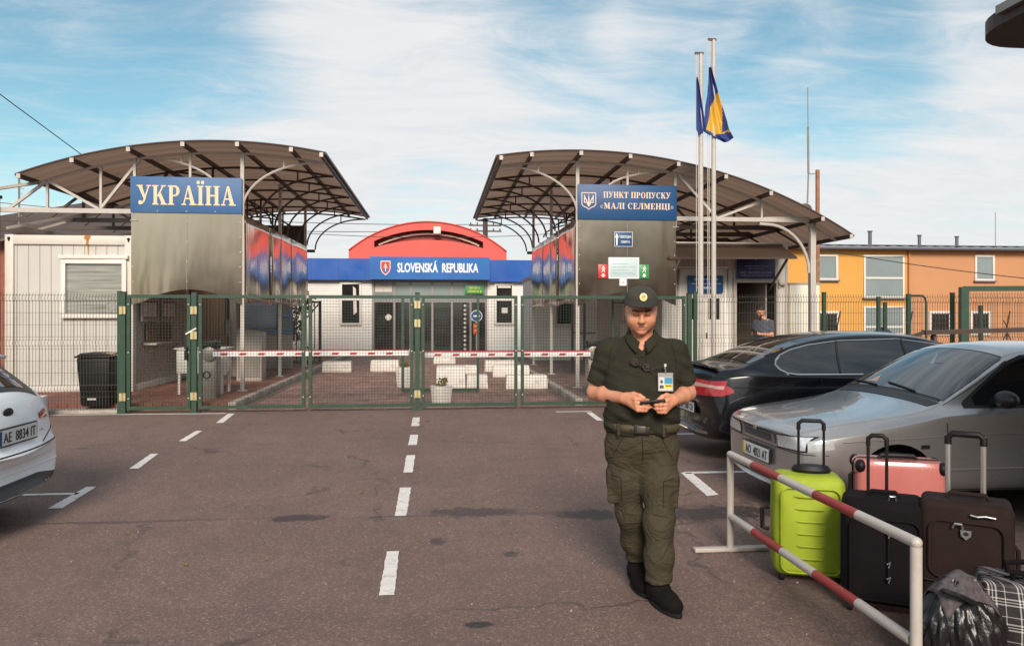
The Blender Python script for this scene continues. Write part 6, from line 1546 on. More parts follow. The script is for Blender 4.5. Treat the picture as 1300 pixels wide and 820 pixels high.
SC.patch('lower_intake', 'front', [(-0.50, 0.265), (0.50, 0.265)], [(-0.50, 0.335), (0.50, 0.335)], M_TRIM, 0.004, nu=16, nv=3)
SC.plate('front', 0.455, 'AO  4021 AT', mat('plate_yellow', (0.75, 0.5, 0.03), 0.5))
for y, y2 in ((-0.35, 0.1), (0.20, 0.62)):
    wl_ = []
    for i in range(8):
        k = i / 7; h_ = SC.hit('top', 1.30 + 0.05 * k, y + (y2 - y) * k); wl_.append(h_[0] + h_[1] * 0.014)
    w_ = MB(); w_.tube(wl_, 0.008, 6); w_.build('wiper', M_TRIM, SC.t)
    w_ = MB(); 
SC.patch('cowl_panel', 'top', [(1.185, -0.66), (1.262, -0.70)], [(1.185, 0.66), (1.262, 0.70)], M_TRIM, 0.004, nu=4, nv=20)
# pennant, face mask and papers seen through the windscreen are pressed against it
h_ = SC.hit('top', 1.40, 0.36); p_, n_ = h_
q = MB(); e1 = Vector((0, 1, 0)); e2 = n_.cross(e1).normalized(); q.add([p_ + n_ * 0.0085 + e1 * a - e2 * b_ for a, b_ in ((-0.07, -0.05), (0.06, -0.075), (0.0, 0.055))], [(0, 1, 2)]); o_ = q.build('folded_paper', M_AMBER, ws)
h_ = SC.hit('top', 1.66, -0.05); p_, n_ = h_
q = MB(); q.add([p_ + n_ * 0.0085 + Vector((a * 0.65, b_ * 0.4, a)) * 1.0 for a, b_ in ((0.09, -0.01), (0.09, 0.03), (-0.05, 0.10), (-0.07, -0.10))], [(0, 1, 2, 3)]); q.build('hanging_mask', mat('mask_blue_white', (0.45, 0.55, 0.62), 0.7), ws)

# black liftback, tail to the road
BK = [(0.00, 0.30, 0.66, 0.70, 0.5, 0.66, 0.62, 0.55, 0.68, 0.70), (0.10, 0.22, 0.80, 0.84, 0.5, 0.80, 0.68, 0.66, 0.75, 0.78), (0.5, 0.2, 0.86, 0.90, 0.52, 0.86, 0.80, 0.70, 0.87, 0.90), (1.15, 0.2, 0.87, 0.91, 0.55, 0.88, 0.90, 0.74, 0.97, 1.0), (1.95, 0.2, 0.87, 0.91, 0.55, 0.88, 0.93, 0.60, 1.36, 1.41), (2.5, 0.2, 0.87, 0.91, 0.55, 0.88, 0.94, 0.585, 1.42, 1.465), (3.2, 0.2, 0.87, 0.91, 0.55, 0.885, 0.955, 0.585, 1.405, 1.45),
      (3.7, 0.2, 0.87, 0.91, 0.56, 0.885, 0.97, 0.59, 1.315, 1.36), (4.28, 0.21, 0.87, 0.90, 0.57, 0.865, 0.985, 0.655, 1.085, 1.115), (4.42, 0.22, 0.86, 0.89, 0.58, 0.845, 0.985, 0.68, 1.055, 1.075), (4.66, 0.24, 0.83, 0.865, 0.58, 0.80, 0.96, 0.70, 1.04, 1.065), (4.72, 0.25, 0.81, 0.85, 0.58, 0.77, 0.94, 0.67, 1.01, 1.03), (4.77, 0.27, 0.79, 0.835, 0.58, 0.74, 0.84, 0.66, 0.92, 0.94), (4.84, 0.32, 0.72, 0.79, 0.56, 0.70, 0.62, 0.6, 0.66, 0.68)]
BC = Car('parked_car', 'black liftback car parked tail to the road beside the guard', BK, (0.95, 3.75), 0.33, M_BLACKCAR, (7.69, 8.64, 0), math.pi, 0.16, 0.16)
BC.patch('rear_window', 'top', [(3.66, -0.565), (4.25, -0.63)], [(3.66, 0.565), (4.25, 0.63)], M_CARGLASS, 0.005, nu=20, nv=24)
BC.patch('windscreen', 'top', [(1.22, -0.70), (1.93, -0.58)], [(1.22, 0.70), (1.93, 0.58)], M_CARGLASS, 0.005, nu=20, nv=24)
for sg in (-1, 1):
    lo = [(1.55, 0.985), (2.5, 0.985), (3.80, 0.99), (3.90, 1.005), (3.96, 1.04), (3.985, 1.09)]; hi = [(1.55, 1.03), (2.0, 1.30), (2.5, 1.365), (3.2, 1.345), (3.55, 1.30), (3.76, 1.25), (3.90, 1.19), (3.96, 1.14), (3.985, 1.10)]
    BC.patch('side_window', 'side', lo, hi, M_CARGLASS, 0.005, sg, 60, 12)
    BC.line('chrome_surround', 'side', lo + hi[::-1][1:] + [lo[0]], 0.0105, M_CHROME, sg, 0.004)
    BC.line('window_pillar', 'side', [(2.45, 0.99), (2.45, 1.36)], 0.018, M_TRIM, sg, 0.004); BC.line('window_pillar', 'side', [(3.30, 1.0), (3.22, 1.345)], 0.014, M_TRIM, sg, 0.004)
    BC.line('door_seam', 'side', [(2.45, 0.3), (2.45, 0.97)], 0.004, M_UNDER, sg); BC.line('door_seam', 'side', [(3.35, 0.45), (3.45, 0.62), (3.55, 0.985)], 0.004, M_UNDER, sg)
    BC.line('shoulder_crease', 'side', [(0.9, 0.80), (3.0, 0.845), (4.5, 0.86)], 0.006, M_BLACKCAR, sg)
    BC.patch('tail_light', 'rear', [(sg * 0.54, 0.79), (sg * 0.80, 0.755)][::1 if sg > 0 else -1], [(sg * 0.54, 0.90), (sg * 0.80, 0.925)][::1 if sg > 0 else -1], M_TAIL, 0.007, nu=20, nv=8)
    tl = BC.patch('tail_light', 'side', [(4.50, 0.80), (4.60, 0.765), (4.765, 0.745)], [(4.50, 0.83), (4.60, 0.895), (4.765, 0.925)], M_TAIL, 0.008, sg, 20, 8)
    BC.patch('clear_lens', 'side', [(4.64, 0.845), (4.765, 0.835)], [(4.64, 0.862), (4.765, 0.880)], M_TAILW, 0.012, sg, 12, 4, parent=tl)
    BC.patch('clear_lens', 'rear', [(sg * 0.70, 0.835), (sg * 0.795, 0.83)][::1 if sg > 0 else -1], [(sg * 0.70, 0.86), (sg * 0.795, 0.87)][::1 if sg > 0 else -1], M_TAILW, 0.011, nu=10, nv=4, parent=tl)
    BC.line('bumper_seam', 'side', [(4.10, 0.62), (4.45, 0.66), (4.70, 0.70)], 0.004, M_UNDER, sg)
    mr = MB(); mr.sphere((1.62, sg * 1.0, 1.02), (0.07, 0.11, 0.07), 14, 8); mr.build('wing_mirror', M_BLACKCAR, BC.t, smooth=True)
BC.line('bumper_seam', 'rear', [(-0.74, 0.70), (0.74, 0.70)], 0.005, M_UNDER)
BC.line('boot_seam', 'rear', [(-0.70, 0.955), (0.70, 0.955)], 0.004, M_UNDER)
BC.line('chrome_strip', 'rear', [(-0.36, 0.86), (0.36, 0.86)], 0.014, M_CHROME, 1, 0.004)
BC.line('exhaust_trim', 'rear', [(0.35, 0.33), (0.62, 0.34)], 0.018, M_CHROME)
sp = MB(); sp.grid(lambda u, v: (4.60 + 0.13 * v, -0.66 + 1.32 * u, 1.075 + 0.028 * v * v - 0.03 * (2 * u - 1) ** 4), 16, 3); sp.build('boot_spoiler', M_BLACKCAR, BC.t, smooth=True, solid=0.012)
BC.plate('rear', 0.575, 'BX  9387 CH', M_SIGNBLUE2)

# white hatchback, tail to the road at the left edge
WH = [(0.00, 0.30, 0.62, 0.66, 0.5, 0.62, 0.62, 0.55, 0.68, 0.70), (0.12, 0.22, 0.78, 0.82, 0.5, 0.78, 0.70, 0.66, 0.78, 0.80), (0.5, 0.2, 0.84, 0.88, 0.52, 0.84, 0.82, 0.70, 0.89, 0.92), (1.0, 0.2, 0.85, 0.89, 0.55, 0.86, 0.90, 0.74, 0.98, 1.02), (1.85, 0.2, 0.85, 0.89, 0.55, 0.86, 0.93, 0.61, 1.36, 1.41), (2.4, 0.2, 0.85, 0.89, 0.55, 0.86, 0.95, 0.595, 1.41, 1.45), (3.2, 0.2, 0.85, 0.89, 0.55, 0.86, 0.97, 0.595, 1.38, 1.42),
      (3.62, 0.21, 0.85, 0.885, 0.56, 0.855, 0.985, 0.60, 1.30, 1.34), (3.78, 0.22, 0.84, 0.88, 0.56, 0.84, 0.985, 0.61, 1.23, 1.27), (4.05, 0.23, 0.83, 0.87, 0.56, 0.81, 0.97, 0.64, 1.03, 1.06), (4.13, 0.24, 0.82, 0.865, 0.56, 0.79, 0.93, 0.67, 0.97, 0.99), (4.20, 0.25, 0.815, 0.86, 0.55, 0.75, 0.76, 0.66, 0.80, 0.82), (4.23, 0.26, 0.81, 0.86, 0.54, 0.75, 0.60, 0.70, 0.62, 0.635), (4.31, 0.30, 0.76, 0.82, 0.47, 0.74, 0.545, 0.66, 0.565, 0.575)]
WC = Car('parked_car', 'white hatchback car parked tail to the road at the left edge', WH, (0.88, 3.50), 0.31, M_WHITECAR, (-7.37, 5.98, 0), 0.0, 0.16, 0.17)
WC.patch('rear_window', 'top', [(3.66, -0.60), (4.06, -0.60)], [(3.66, 0.60), (4.06, 0.60)], M_TRIM, 0.003, nu=20, nv=24)
WC.patch('rear_window', 'top', [(3.68, -0.52), (4.02, -0.47)], [(3.68, 0.52), (4.02, 0.47)], M_CARGLASS, 0.006, nu=20, nv=24)
for sg in (-1, 1):
    WC.patch('side_window', 'side', [(1.5, 0.99), (3.9, 1.02)], [(1.5, 1.02), (1.95, 1.30), (2.5, 1.36), (3.2, 1.34), (3.6, 1.25), (3.9, 1.05)], M_CARGLASS, 0.005, sg, 40, 10)
    WC.patch('tail_light', 'rear', [(sg * 0.46, 0.79), (sg * 0.655, 0.785)][::1 if sg > 0 else -1], [(sg * 0.46, 0.835), (sg * 0.655, 0.86)][::1 if sg > 0 else -1], M_TAIL, 0.007, nu=16, nv=8)
sp = MB(); sp.grid(lambda u, v: (3.40 + 0.42 * v, -0.60 + 1.2 * u, 1.415 - 0.09 * v - 0.05 * (2 * u - 1) ** 2), 16, 5); sp.build('roof_spoiler', M_WHITECAR, WC.t, smooth=True, solid=0.03)
sp = MB(); sp.box(3.80, 3.84, -0.2, 0.2, 1.31, 1.325); sp.build('brake_light', M_TAIL, WC.t)
badge(WC, 'rear', 0.0, 0.895, M_PLATEINK, 0.14, 0.07)
WC.plate('rear', 0.735, 'AE  8834 IT', M_SIGNBLUE2)
WC.line('hatch_seam', 'rear', [(-0.72, 0.60), (0.72, 0.60)], 0.006, M_UNDER); WC.line('hatch_seam', 'side', [(4.10, 0.70), (4.215, 0.62)], 0.005, M_UNDER)
WC.patch('lower_bumper', 'rear', [(-0.78, 0.27), (-0.5, 0.24), (0.5, 0.24), (0.78, 0.27)], [(-0.78, 0.32), (-0.4, 0.375), (0.4, 0.375), (0.78, 0.32)], M_TRIM, 0.004, nu=24, nv=5)
WC.line('bumper_crease', 'rear', [(-0.8, 0.43), (0.8, 0.43)], 0.006, M_WHITECAR)
WC.patch('rear_emblem', 'rear', [(0.40, 0.70), (0.47, 0.70)], [(0.40, 0.715), (0.47, 0.715)], M_CHROME, 0.004, nu=6, nv=2)
# something long tied to a rack behind the cars
t = thing('sloping_beam', 'brown barrier beam resting on a low trestle behind the silver car', 'beam', (7.4, 10.9, 0)); f = MB(); f.bar((0.1, 0, 1.37), (2.6, 0.2, 1.42), 0.10, 0.07); f.build('beam', M_TUBE_BROWN, t); f = MB(); f.bar((0.3, -0.3, 0), (0.3, 0.05, 1.35), 0.05); f.bar((0.3, 0.4, 0), (0.3, 0.05, 1.35), 0.05); f.bar((0.1, 0, 1.37), (-0.55, -0.1, 1.19), 0.05); f.build('trestle', M_TUBE_BROWN, t)

WC.t.scale = (1.0, 1.0, 1.012)

# ------------------------------------------------------------------ red and white barrier rail
t = thing('barrier_rail', 'low red and white striped barrier rail beside the suitcases', 'barrier', (2.03, 3.0, 0))
L = 2.03
f = MB(); f.tube([(0, 0, 0), (0, 0, 0.655)], 0.024, 14); f.build('post', M_POST_WHITE, t, smooth=True)
f = MB(); f.tube([(0, L, 0), (0, L, 0.655)], 0.024, 14); f.build('post', M_POST_WHITE, t, smooth=True)
for z, nm, cuts in ((0.672, 'top_rail', (0.0, 0.44, 0.85, 1.26, 1.65, 2.03)), (0.245, 'lower_rail', (0.028, 0.44, 0.85, 1.24, 1.64, 2.002))):
    for i in range(5):
        f = MB(); f.tube([(0, cuts[i] + 0.0004, z), (0, cuts[i + 1] - 0.0004, z)], 0.0248, 14)
        f.build(nm, M_REDPAINT if i % 2 else M_POST_WHITE, t, smooth=True)
for y in (0, L): f = MB(); f.sphere((0, y, 0.672), 0.0252, 14, 8); f.build('elbow', M_POST_WHITE, t, smooth=True)
for y in (0, L): f = MB(); f.box(-0.26, 0.26, y - 0.03, y + 0.03, 0.004, 0.03); f.build('foot', M_POST_WHITE, t, bevel=0.004)

# ------------------------------------------------------------------ luggage
M_LIME = mat('lime_fabric', (0.33, 0.41, 0.018), 0.65, var=0.10, vscale=5, bump=0.25, bscale=350, dirt=('#6d7a1e', 4.0, 0.45))
M_PINK = mat('salmon_shell', (0.60, 0.185, 0.165), 0.35, var=0.05, vscale=3, coat=0.3, rvar=0.12, dirt=('#a86a5e', 5.0, 0.35))
M_BLACKFAB = mat('black_fabric', (0.0065, 0.0050, 0.0062), 0.85, spec=0.15, var=0.25, vscale=6, bump=0.3, bscale=300)
M_BROWNFAB = mat('dark_brown_fabric', (0.022, 0.0115, 0.0095), 0.8, spec=0.2, var=0.18, vscale=6, bump=0.3, bscale=320)
M_ALU = mat('aluminium', (0.66, 0.65, 0.64), 0.3, 0.9, var=0.05)
def rbox(mb_size, name, m, parent, r=0.04, seg=4, loc=(0, 0, 0), bulge=0.0):
    x, y, z = mb_size
    bm = bmesh.new(); bmesh.ops.create_cube(bm, size=1.0)
    for v in bm.verts: v.co = Vector((v.co.x * x, v.co.y * y, (v.co.z + 0.5) * z))
    bmesh.ops.bevel(bm, geom=list(bm.edges), offset=r, segments=seg, profile=0.5, affect='EDGES', clamp_overlap=True)
    bmesh.ops.triangulate(bm, faces=[f for f in bm.faces if len(f.verts) > 4]) if False else None
    if bulge:
        bmesh.ops.subdivide_edges(bm, edges=[e for e in bm.edges if e.calc_length() > 0.15], cuts=6, use_grid_fill=True)
        for v in bm.verts:
            a = max(0, 1 - (2 * v.co.x / x) ** 2) * max(0, 1 - (2 * v.co.z / z - 1) ** 2)
            if abs(v.co.y) > y * 0.3: v.co.y += math.copysign(bulge * a, v.co.y)
            b_ = max(0, 1 - (2 * v.co.y / y) ** 2) * max(0, 1 - (2 * v.co.z / z - 1) ** 2)
            if abs(v.co.x) > x * 0.35: v.co.x += math.copysign(bulge * 0.5 * b_, v.co.x)
    me = bpy.data.meshes.new(name); bm.to_mesh(me); bm.free(); me.materials.append(m)
    for p in me.polygons: p.use_smooth = True
    try: me.set_sharp_from_angle(angle=rad(50))
    except Exception: pass
    o = bpy.data.objects.new(name, me); COL.objects.link(o); o.parent = parent; o.location = loc
    return o
def loop_on_front(w, z0, z1, r, y, tube, n=8):
    pts = []
    for cx, cz, a0 in ((w / 2 - r, z1 - r, 0), (-w / 2 + r, z1 - r, 90), (-w / 2 + r, z0 + r, 180), (w / 2 - r, z0 + r, 270)):
        for i in range(n + 1): a = rad(a0 + 90 * i / n); pts.append((cx + r * math.cos(a), y, cz + r * math.sin(a)))
    mb = MB(); mb.tube(pts, tube, 6, closed=True); return mb
def trolley(parent, x0, x1, y, z0, z1, tube_m, grip_m, r=0.010, rg=0.016):
    f = MB(); f.tube([(x0, y, z0), (x0, y, z1)], r, 8); f.tube([(x1, y, z0), (x1, y, z1)], r, 8); h = f.build('trolley_tube', tube_m, parent, smooth=True)
    g = MB(); g.tube([(x0, y, z1 - 0.05), (x0, y, z1 - 0.012), (x0 + 0.02, y, z1 + 0.008), (x1 - 0.02, y, z1 + 0.008), (x1, y, z1 - 0.012), (x1, y, z1 - 0.05)], rg, 10); g.build('grip', grip_m, h, smooth=True)
def castors(parent, w, d, m=M_RUBBER):
    for x in (-w, w):
        for y in (-d, d):
            f = MB(); f.cyl((x, y, 0.028), 0.028, 0.03, (1, 0, 0), 16); f.build('castor', m, parent, bevel=0.005)
# lime green case
t = thing('suitcase', 'lime green fabric suitcase with black trolley handle, behind the barrier rail', 'suitcase', (1.83, 4.66, 0), rad(-14), 'suitcases on the asphalt')
t.location = (2.31, 4.49, 0); t.rotation_euler.z = rad(-19)
b = rbox((0.41, 0.28, 0.615), 'shell', M_LIME, t, 0.055, 5, (0, 0, 0.035), 0.018)
f = loop_on_front(0.34, 0.07, 0.585, 0.05, -0.158, 0.006); f.build('front_piping', M_LIME, t, smooth=True)
f = MB()
for i in range(6):
    z = 0.16 + i * 0.075; f.tube([(-0.075 - 0.004 * i, -0.150, z), (-0.06, -0.163, z), (0.06, -0.163, z), (0.075, -0.150, z)], 0.007, 6)
f.build('pocket_rib', M_LIME, t, smooth=True)
f = loop_on_front(0.417, 0.06, 0.638, 0.06, -0.06, 0.005); f.build('zip', mat('dark_lime_zip', (0.20, 0.26, 0.012), 0.6), t, smooth=True)
f = MB(); f.lathe((0.03, 0.04, 0.648), [(0.11, 0), (0.12, 0.02), (0.10, 0.045), (0.02, 0.05)], 20); o = f.build('handle_base', M_BLACKPL, t, smooth=True); o.scale = (1, 0.55, 1); o.location = (0, 0.018, 0)
trolley(t, -0.045, 0.105, 0.04, 0.69, 0.965, M_BLACKPL, M_BLACKPL, 0.008, 0.013)
f = MB(); f.tube([(-0.225, 0.02, 0.28), (-0.265, 0.02, 0.29), (-0.268, 0.02, 0.41), (-0.225, 0.02, 0.42)], 0.014, 8); f.build('side_handle', M_BLACKPL, t, smooth=True)
castors(t, 0.16, 0.09)
# pink ribbed hard case
t = thing('suitcase', 'salmon pink ribbed hard suitcase with black corners, behind the dark cases', 'suitcase', (3.15, 4.86, 0), rad(-20), 'suitcases on the asphalt')
bm_ = MB(); W_, H_, D_ = 0.56, 0.60, 0.27
def hard(u, v):
    a = u * 2 * math.pi; n = 5.0
    c, s_ = math.cos(a), math.sin(a); x = math.copysign(abs(c) ** (2 / n), c) * W_ / 2; y = math.copysign(abs(s_) ** (2 / n), s_) * D_ / 2
    rib = 0.0035 * math.cos(x * 2 * math.pi / 0.045) * min(1, max(0, (abs(y) / (D_ / 2) - 0.75) * 4)) * min(1, min(v, 1 - v) * 10)
    y += math.copysign(rib, y)
    vv = v; e = min(1.0, min(vv, 1 - vv) / 0.07); k = 1 - 0.07 * (1 - math.sqrt(max(0, 1 - (1 - e) ** 2)))
    return (x * k, y * k, 0.05 + H_ * vv)
bm_.grid(hard, 180, 30); n0 = 181
bm_.add([hard(i / 60, 1.0) for i in range(60)], [tuple(range(60))]); bm_.add([hard(i / 60, 0.0) for i in range(60)], [tuple(range(59, -1, -1))])
bm_.build('shell', M_PINK, t, smooth=True)
f = MB(); f.tube([hard(i / 80, 0.99 - 0.98 * 0) [:2] + (0,) for i in range(2)], 0.001, 3); 
f = loop_on_front(W_ + 0.006, 0.05, 0.652, 0.05, 0.0, 0.008); f.build('zip', M_BLACKPL, t, smooth=True)
for sx in (-1, 1):
    f = MB(); f.sphere((sx * 0.252, -0.10, 0.612), (0.036, 0.042, 0.045), 14, 10); f.build('corner_guard', M_BLACKPL, t, smooth=True)
    f = MB(); f.sphere((sx * 0.252, 0.10, 0.612), (0.036, 0.042, 0.045), 14, 10); f.build('corner_guard', M_BLACKPL, t, smooth=True)
f = MB(); f.tube([(-0.12, 0, 0.648), (-0.10, 0, 0.675), (0.10, 0, 0.675), (0.12, 0, 0.648)], 0.016, 8); f.build('top_handle', M_BLACKPL, t, smooth=True)
f = MB(); f.tube([(-0.285, -0.05, 0.40), (-0.31, -0.05, 0.42), (-0.31, -0.05, 0.54), (-0.285, -0.05, 0.56)], 0.012, 8); f.build('side_handle', M_BLACKPL, t, smooth=True)
castors(t, 0.19, 0.09)
# tall black case
t = thing('suitcase', 'tall black fabric suitcase with raised thin trolley handle, between lime and brown cases', 'suitcase', (2.49, 3.97, 0), rad(-30), 'suitcases on the asphalt')
b = rbox((0.42, 0.28, 0.58), 'shell', M_BLACKFAB, t, 0.05, 5, (0, 0, 0.05), 0.02)
f = loop_on_front(0.34, 0.09, 0.53, 0.05, -0.158, 0.006); f.build('front_piping', M_BLACKFAB, t, smooth=True)
f = MB(); f.tube([(0.02, -0.172, 0.20), (0.02, -0.176, 0.52)], 0.005, 6); z_ = f.build('zip', M_BLACKPL, t)
for z in (0.22, 0.30, 0.46): f = MB(); f.tube([(0.012, -0.182, z), (0.028, -0.184, z + 0.012), (0.02, -0.182, z - 0.02)], 0.004, 6); f.build('zip_puller', M_ALU, z_)
f = loop_on_front(0.43, 0.08, 0.622, 0.06, -0.05, 0.006); f.build('edge_piping', M_BLACKPL, t, smooth=True)
trolley(t, -0.075, 0.02, 0.07, 0.62, 0.945, M_BLACKPL, M_BLACKPL, 0.009, 0.013)
f = MB(); f.tube([(-0.08, -0.02, 0.63), (-0.06, -0.02, 0.655), (0.06, -0.02, 0.655), (0.08, -0.02, 0.63)], 0.012, 8); f.build('top_handle', M_BLACKFAB, t, smooth=True)
f = MB(); f.tube([(0.02, -0.10, 0.62), (0.03, -0.12, 0.655), (0.055, -0.12, 0.655), (0.06, -0.10, 0.62)], 0.005, 6); f.build('metal_ring', M_ALU, t)
castors(t, 0.17, 0.10)
# brown case
t = thing('suitcase', 'dark brown fabric suitcase with silver trolley handle and white zip pullers', 'suitcase', (2.81, 3.74, 0), rad(-36), 'suitcases on the asphalt')
b = rbox((0.42, 0.27, 0.61), 'shell', M_BROWNFAB, t, 0.035, 5, (0, 0, 0.05), 0.015)
f = loop_on_front(0.335, 0.27, 0.565, 0.055, -0.150, 0.006); f.build('front_piping', M_BROWNFAB, t, smooth=True)
f = MB(); f.tube([(-0.19, -0.146, 0.245), (0, -0.156, 0.235), (0.19, -0.146, 0.245)], 0.006, 6); f.build('pocket_zip', M_BLACKPL, t)
f = loop_on_front(0.425, 0.07, 0.655, 0.05, -0.06, 0.006); f.build('edge_piping', M_BLACKPL, t, smooth=True)
for x, z in ((0.045, 0.205), (0.075, 0.205)): f = MB(); f.tube([(x, -0.16, z + 0.03), (x - 0.006, -0.165, z), (x, -0.166, z - 0.025), (x + 0.006, -0.165, z), (x, -0.16, z + 0.03)], 0.006, 6); f.build('zip_puller', M_PVC, t)
f = MB(); f.tube([(-0.06, -0.158, 0.535), (-0.05, -0.17, 0.56), (-0.02, -0.17, 0.56), (-0.015, -0.158, 0.535)], 0.006, 6); f.build('zip_puller', M_ALU, t)
f = MB(); f.prism([(-0.025, 0.02), (0.025, 0.02), (0.022, -0.01), (0, -0.03), (-0.022, -0.01)], (0.0, -0.166, 0.51), X, Z, 0.006); s_ = f.build('shield_badge', M_ALU, t); f = MB(); f.prism([(0.013 * math.cos(i * math.pi / 5), 0.010 * math.sin(i * math.pi / 5)) for i in range(10)], (0, -0.1672, 0.512), X, Z, 0.001); f.build('badge_ring', M_PLATEINK, s_)
f = MB(); f.tube([(0.02, -0.158, 0.61), (0.05, -0.163, 0.605), (0.085, -0.158, 0.61), (0.13, -0.156, 0.605)], 0.005, 6); f.build('metal_script', M_ALU, t)
trolley(t, -0.08, 0.085, 0.08, 0.64, 0.985, M_ALU, M_BLACKPL, 0.014, 0.019)
f = MB(); f.tube([(-0.09, 0.0, 0.662), (-0.07, 0, 0.685), (0.09, 0, 0.685), (0.11, 0, 0.662)], 0.012, 8); f.build('top_handle', M_BROWNFAB, t, smooth=True)
f = MB(); f.tube([(0.215, 0.0, 0.28), (0.235, 0, 0.30), (0.235, 0, 0.42), (0.215, 0, 0.44)], 0.012, 8); f.build('side_handle', M_BROWNFAB, t, smooth=True)
castors(t, 0.16, 0.09)

# crumpled black plastic bag with a grey cloth on it
def sack(name, label, loc, rx, ry, h, m, seed, cat, rz=0.0, top=0.35):
    o_mb = MB(); rnd = random.Random(seed); ph = [rnd.uniform(0, 6.28) for _ in range(12)]
    def fn(u, v):
        a = u * 2 * math.pi; prof = (math.sin(math.pi * (0.10 + 0.90 * (1 - v) ** 0.9) * 0.62 + 0.25) if v < 1 else 0.2)
        base = 1.0 - 0.12 * (1 - min(1, v * 6)) ** 2
        k = base * (1 - (1 - top) * max(0, (v - 0.45) / 0.55) ** 1.6)
        cr = 0.06 * math.sin(9 * a + ph[0] + 5 * v) + 0.045 * math.sin(17 * a + ph[1] - 9 * v) + 0.03 * math.sin(29 * a + ph[2] + 13 * v) + 0.03 * math.sin(5 * a + ph[3] + 11 * v)
        cr = cr * (0.35 + 0.9 * v)
        return (rx * k * math.cos(a) * (1 + cr), ry * k * math.sin(a) * (1 + cr), h * v + 0.02 * math.sin(4 * a + ph[4]) * v)
    o_mb.grid(fn, 140, 50); n_ = 60
    o_mb.add([fn(i / n_, 1.0) for i in range(n_)], [tuple(range(n_))])
    return o_mb
M_BAG = mat('black_plastic_film', (0.009, 0.0075, 0.008), 0.36, var=0.3, vscale=8, bump=0.8, bscale=20, coat=0.1)
t = thing('plastic_bag', 'crumpled shiny black plastic bag topped by a grey patterned cloth', 'bag', (2.37, 3.20, 0))
sack('', '', None, 0.19, 0.16, 0.43, None, 5, '').build('bag_body', M_BAG, t, smooth=True)
f = MB()
def cloth(u, v):
    a = u * 2 - 1; b_ = v * 2 - 1; r2 = a * a + b_ * b_
    return (0.125 * a, 0.10 * b_, 0.462 - 0.085 * r2 + 0.008 * math.sin(a * 5 + b_ * 3) + 0.005 * math.sin(b_ * 9 - a * 4))
f.grid(cloth, 24, 20); f.build('grey_cloth', mat('patterned_cloth', (0.075, 0.060, 0.066), 0.8, var=0.6, vscale=40), t, smooth=True, solid=0.006)
f = MB(); f.tube([(-0.10, -0.04, 0.40), (-0.13, -0.10, 0.42), (-0.07, -0.13, 0.40), (-0.01, -0.12, 0.37)], 0.013, 8); f.build('knot_handle', M_BAG, t, smooth=True)
# plaid bag
def plaid_material():
    m = bpy.data.materials.new('plaid_weave'); m.use_nodes = True; N, L = m.node_tree.nodes, m.node_tree.links; b = N['Principled BSDF']
    tc = N.new('ShaderNodeTexCoord'); sp = N.new('ShaderNodeSeparateXYZ'); L.new(tc.outputs['Object'], sp.inputs[0])
    def stripes(out, period, lines):
        tot = None
        for c, w in lines:
            a = N.new('ShaderNodeMath'); a.operation = 'ADD'; L.new(out, a.inputs[0]); a.inputs[1].default_value = -c + 10 * period
            md = N.new('ShaderNodeMath'); md.operation = 'MODULO'; L.new(a.outputs[0], md.inputs[0]); md.inputs[1].default_value = period
            lt = N.new('ShaderNodeMath'); lt.operation = 'LESS_THAN'; L.new(md.outputs[0], lt.inputs[0]); lt.inputs[1].default_value = w
            if tot is None: tot = lt.outputs[0]
            else:
                mx = N.new('ShaderNodeMath'); mx.operation = 'MAXIMUM'; L.new(tot, mx.inputs[0]); L.new(lt.outputs[0], mx.inputs[1]); tot = mx.outputs[0]
        return tot
    xy = N.new('ShaderNodeMath'); xy.operation = 'ADD'; L.new(sp.outputs[0], xy.inputs[0]); L.new(sp.outputs[1], xy.inputs[1])
    vx = stripes(xy.outputs[0], 0.11, [(0, 0.006), (0.014, 0.004), (0.026, 0.006), (0.060, 0.003)]); vz = stripes(sp.outputs[2], 0.11, [(0, 0.006), (0.014, 0.004), (0.026, 0.006), (0.060, 0.003)])
    ad = N.new('ShaderNodeMath'); ad.operation = 'ADD'; L.new(vx, ad.inputs[0]); L.new(vz, ad.inputs[1])
    half = N.new('ShaderNodeMath'); half.operation = 'MULTIPLY'; half.inputs[1].default_value = 0.5; L.new(ad.outputs[0], half.inputs[0])
    cr = N.new('ShaderNodeMix'); cr.data_type = 'RGBA'; L.new(half.outputs[0], cr.inputs['Factor']); cr.inputs['A'].default_value = (0.014, 0.010, 0.012, 1); cr.inputs['B'].default_value = (0.62, 0.58, 0.56, 1)
    L.new(cr.outputs['Result'], b.inputs['Base Color']); b.inputs['Roughness'].default_value = 0.6
    nz = N.new('ShaderNodeTexNoise'); nz.inputs['Scale'].default_value = 14; L.new(tc.outputs['Object'], nz.inputs['Vector']); bp = N.new('ShaderNodeBump'); bp.inputs['Strength'].default_value = 0.4; bp.inputs['Distance'].default_value = 0.02; L.new(nz.outputs['Fac'], bp.inputs['Height']); L.new(bp.outputs[0], b.inputs['Normal'])
    return m
t = thing('plaid_bag', 'black and white plaid carrier bag in the lower right corner', 'bag', (2.74, 3.18, 0), rad(-30))
b = rbox((0.46, 0.24, 0.43), 'bag_body', plaid_material(), t, 0.022, 4, (0, 0, 0.0), 0.02)
f = MB(); f.tube([(-0.21, -0.03, 0.432), (0, -0.03, 0.437), (0.21, -0.03, 0.432)], 0.006, 6); f.build('zip', M_BLACKPL, t)
for y in (-0.05, 0.05): f = MB(); f.tube([(-0.10, y, 0.425), (-0.11, y * 1.5, 0.47), (-0.02, y * 2.0, 0.475), (0.08, y * 1.5, 0.47), (0.10, y, 0.425)], 0.013, 8); f.build('carry_strap', M_BLACKFAB, t, smooth=True)
f = MB(); f.box(0.03, 0.075, -0.158, -0.150, 0.02, 0.37); f.build('strap_band', M_BLACKFAB, t)

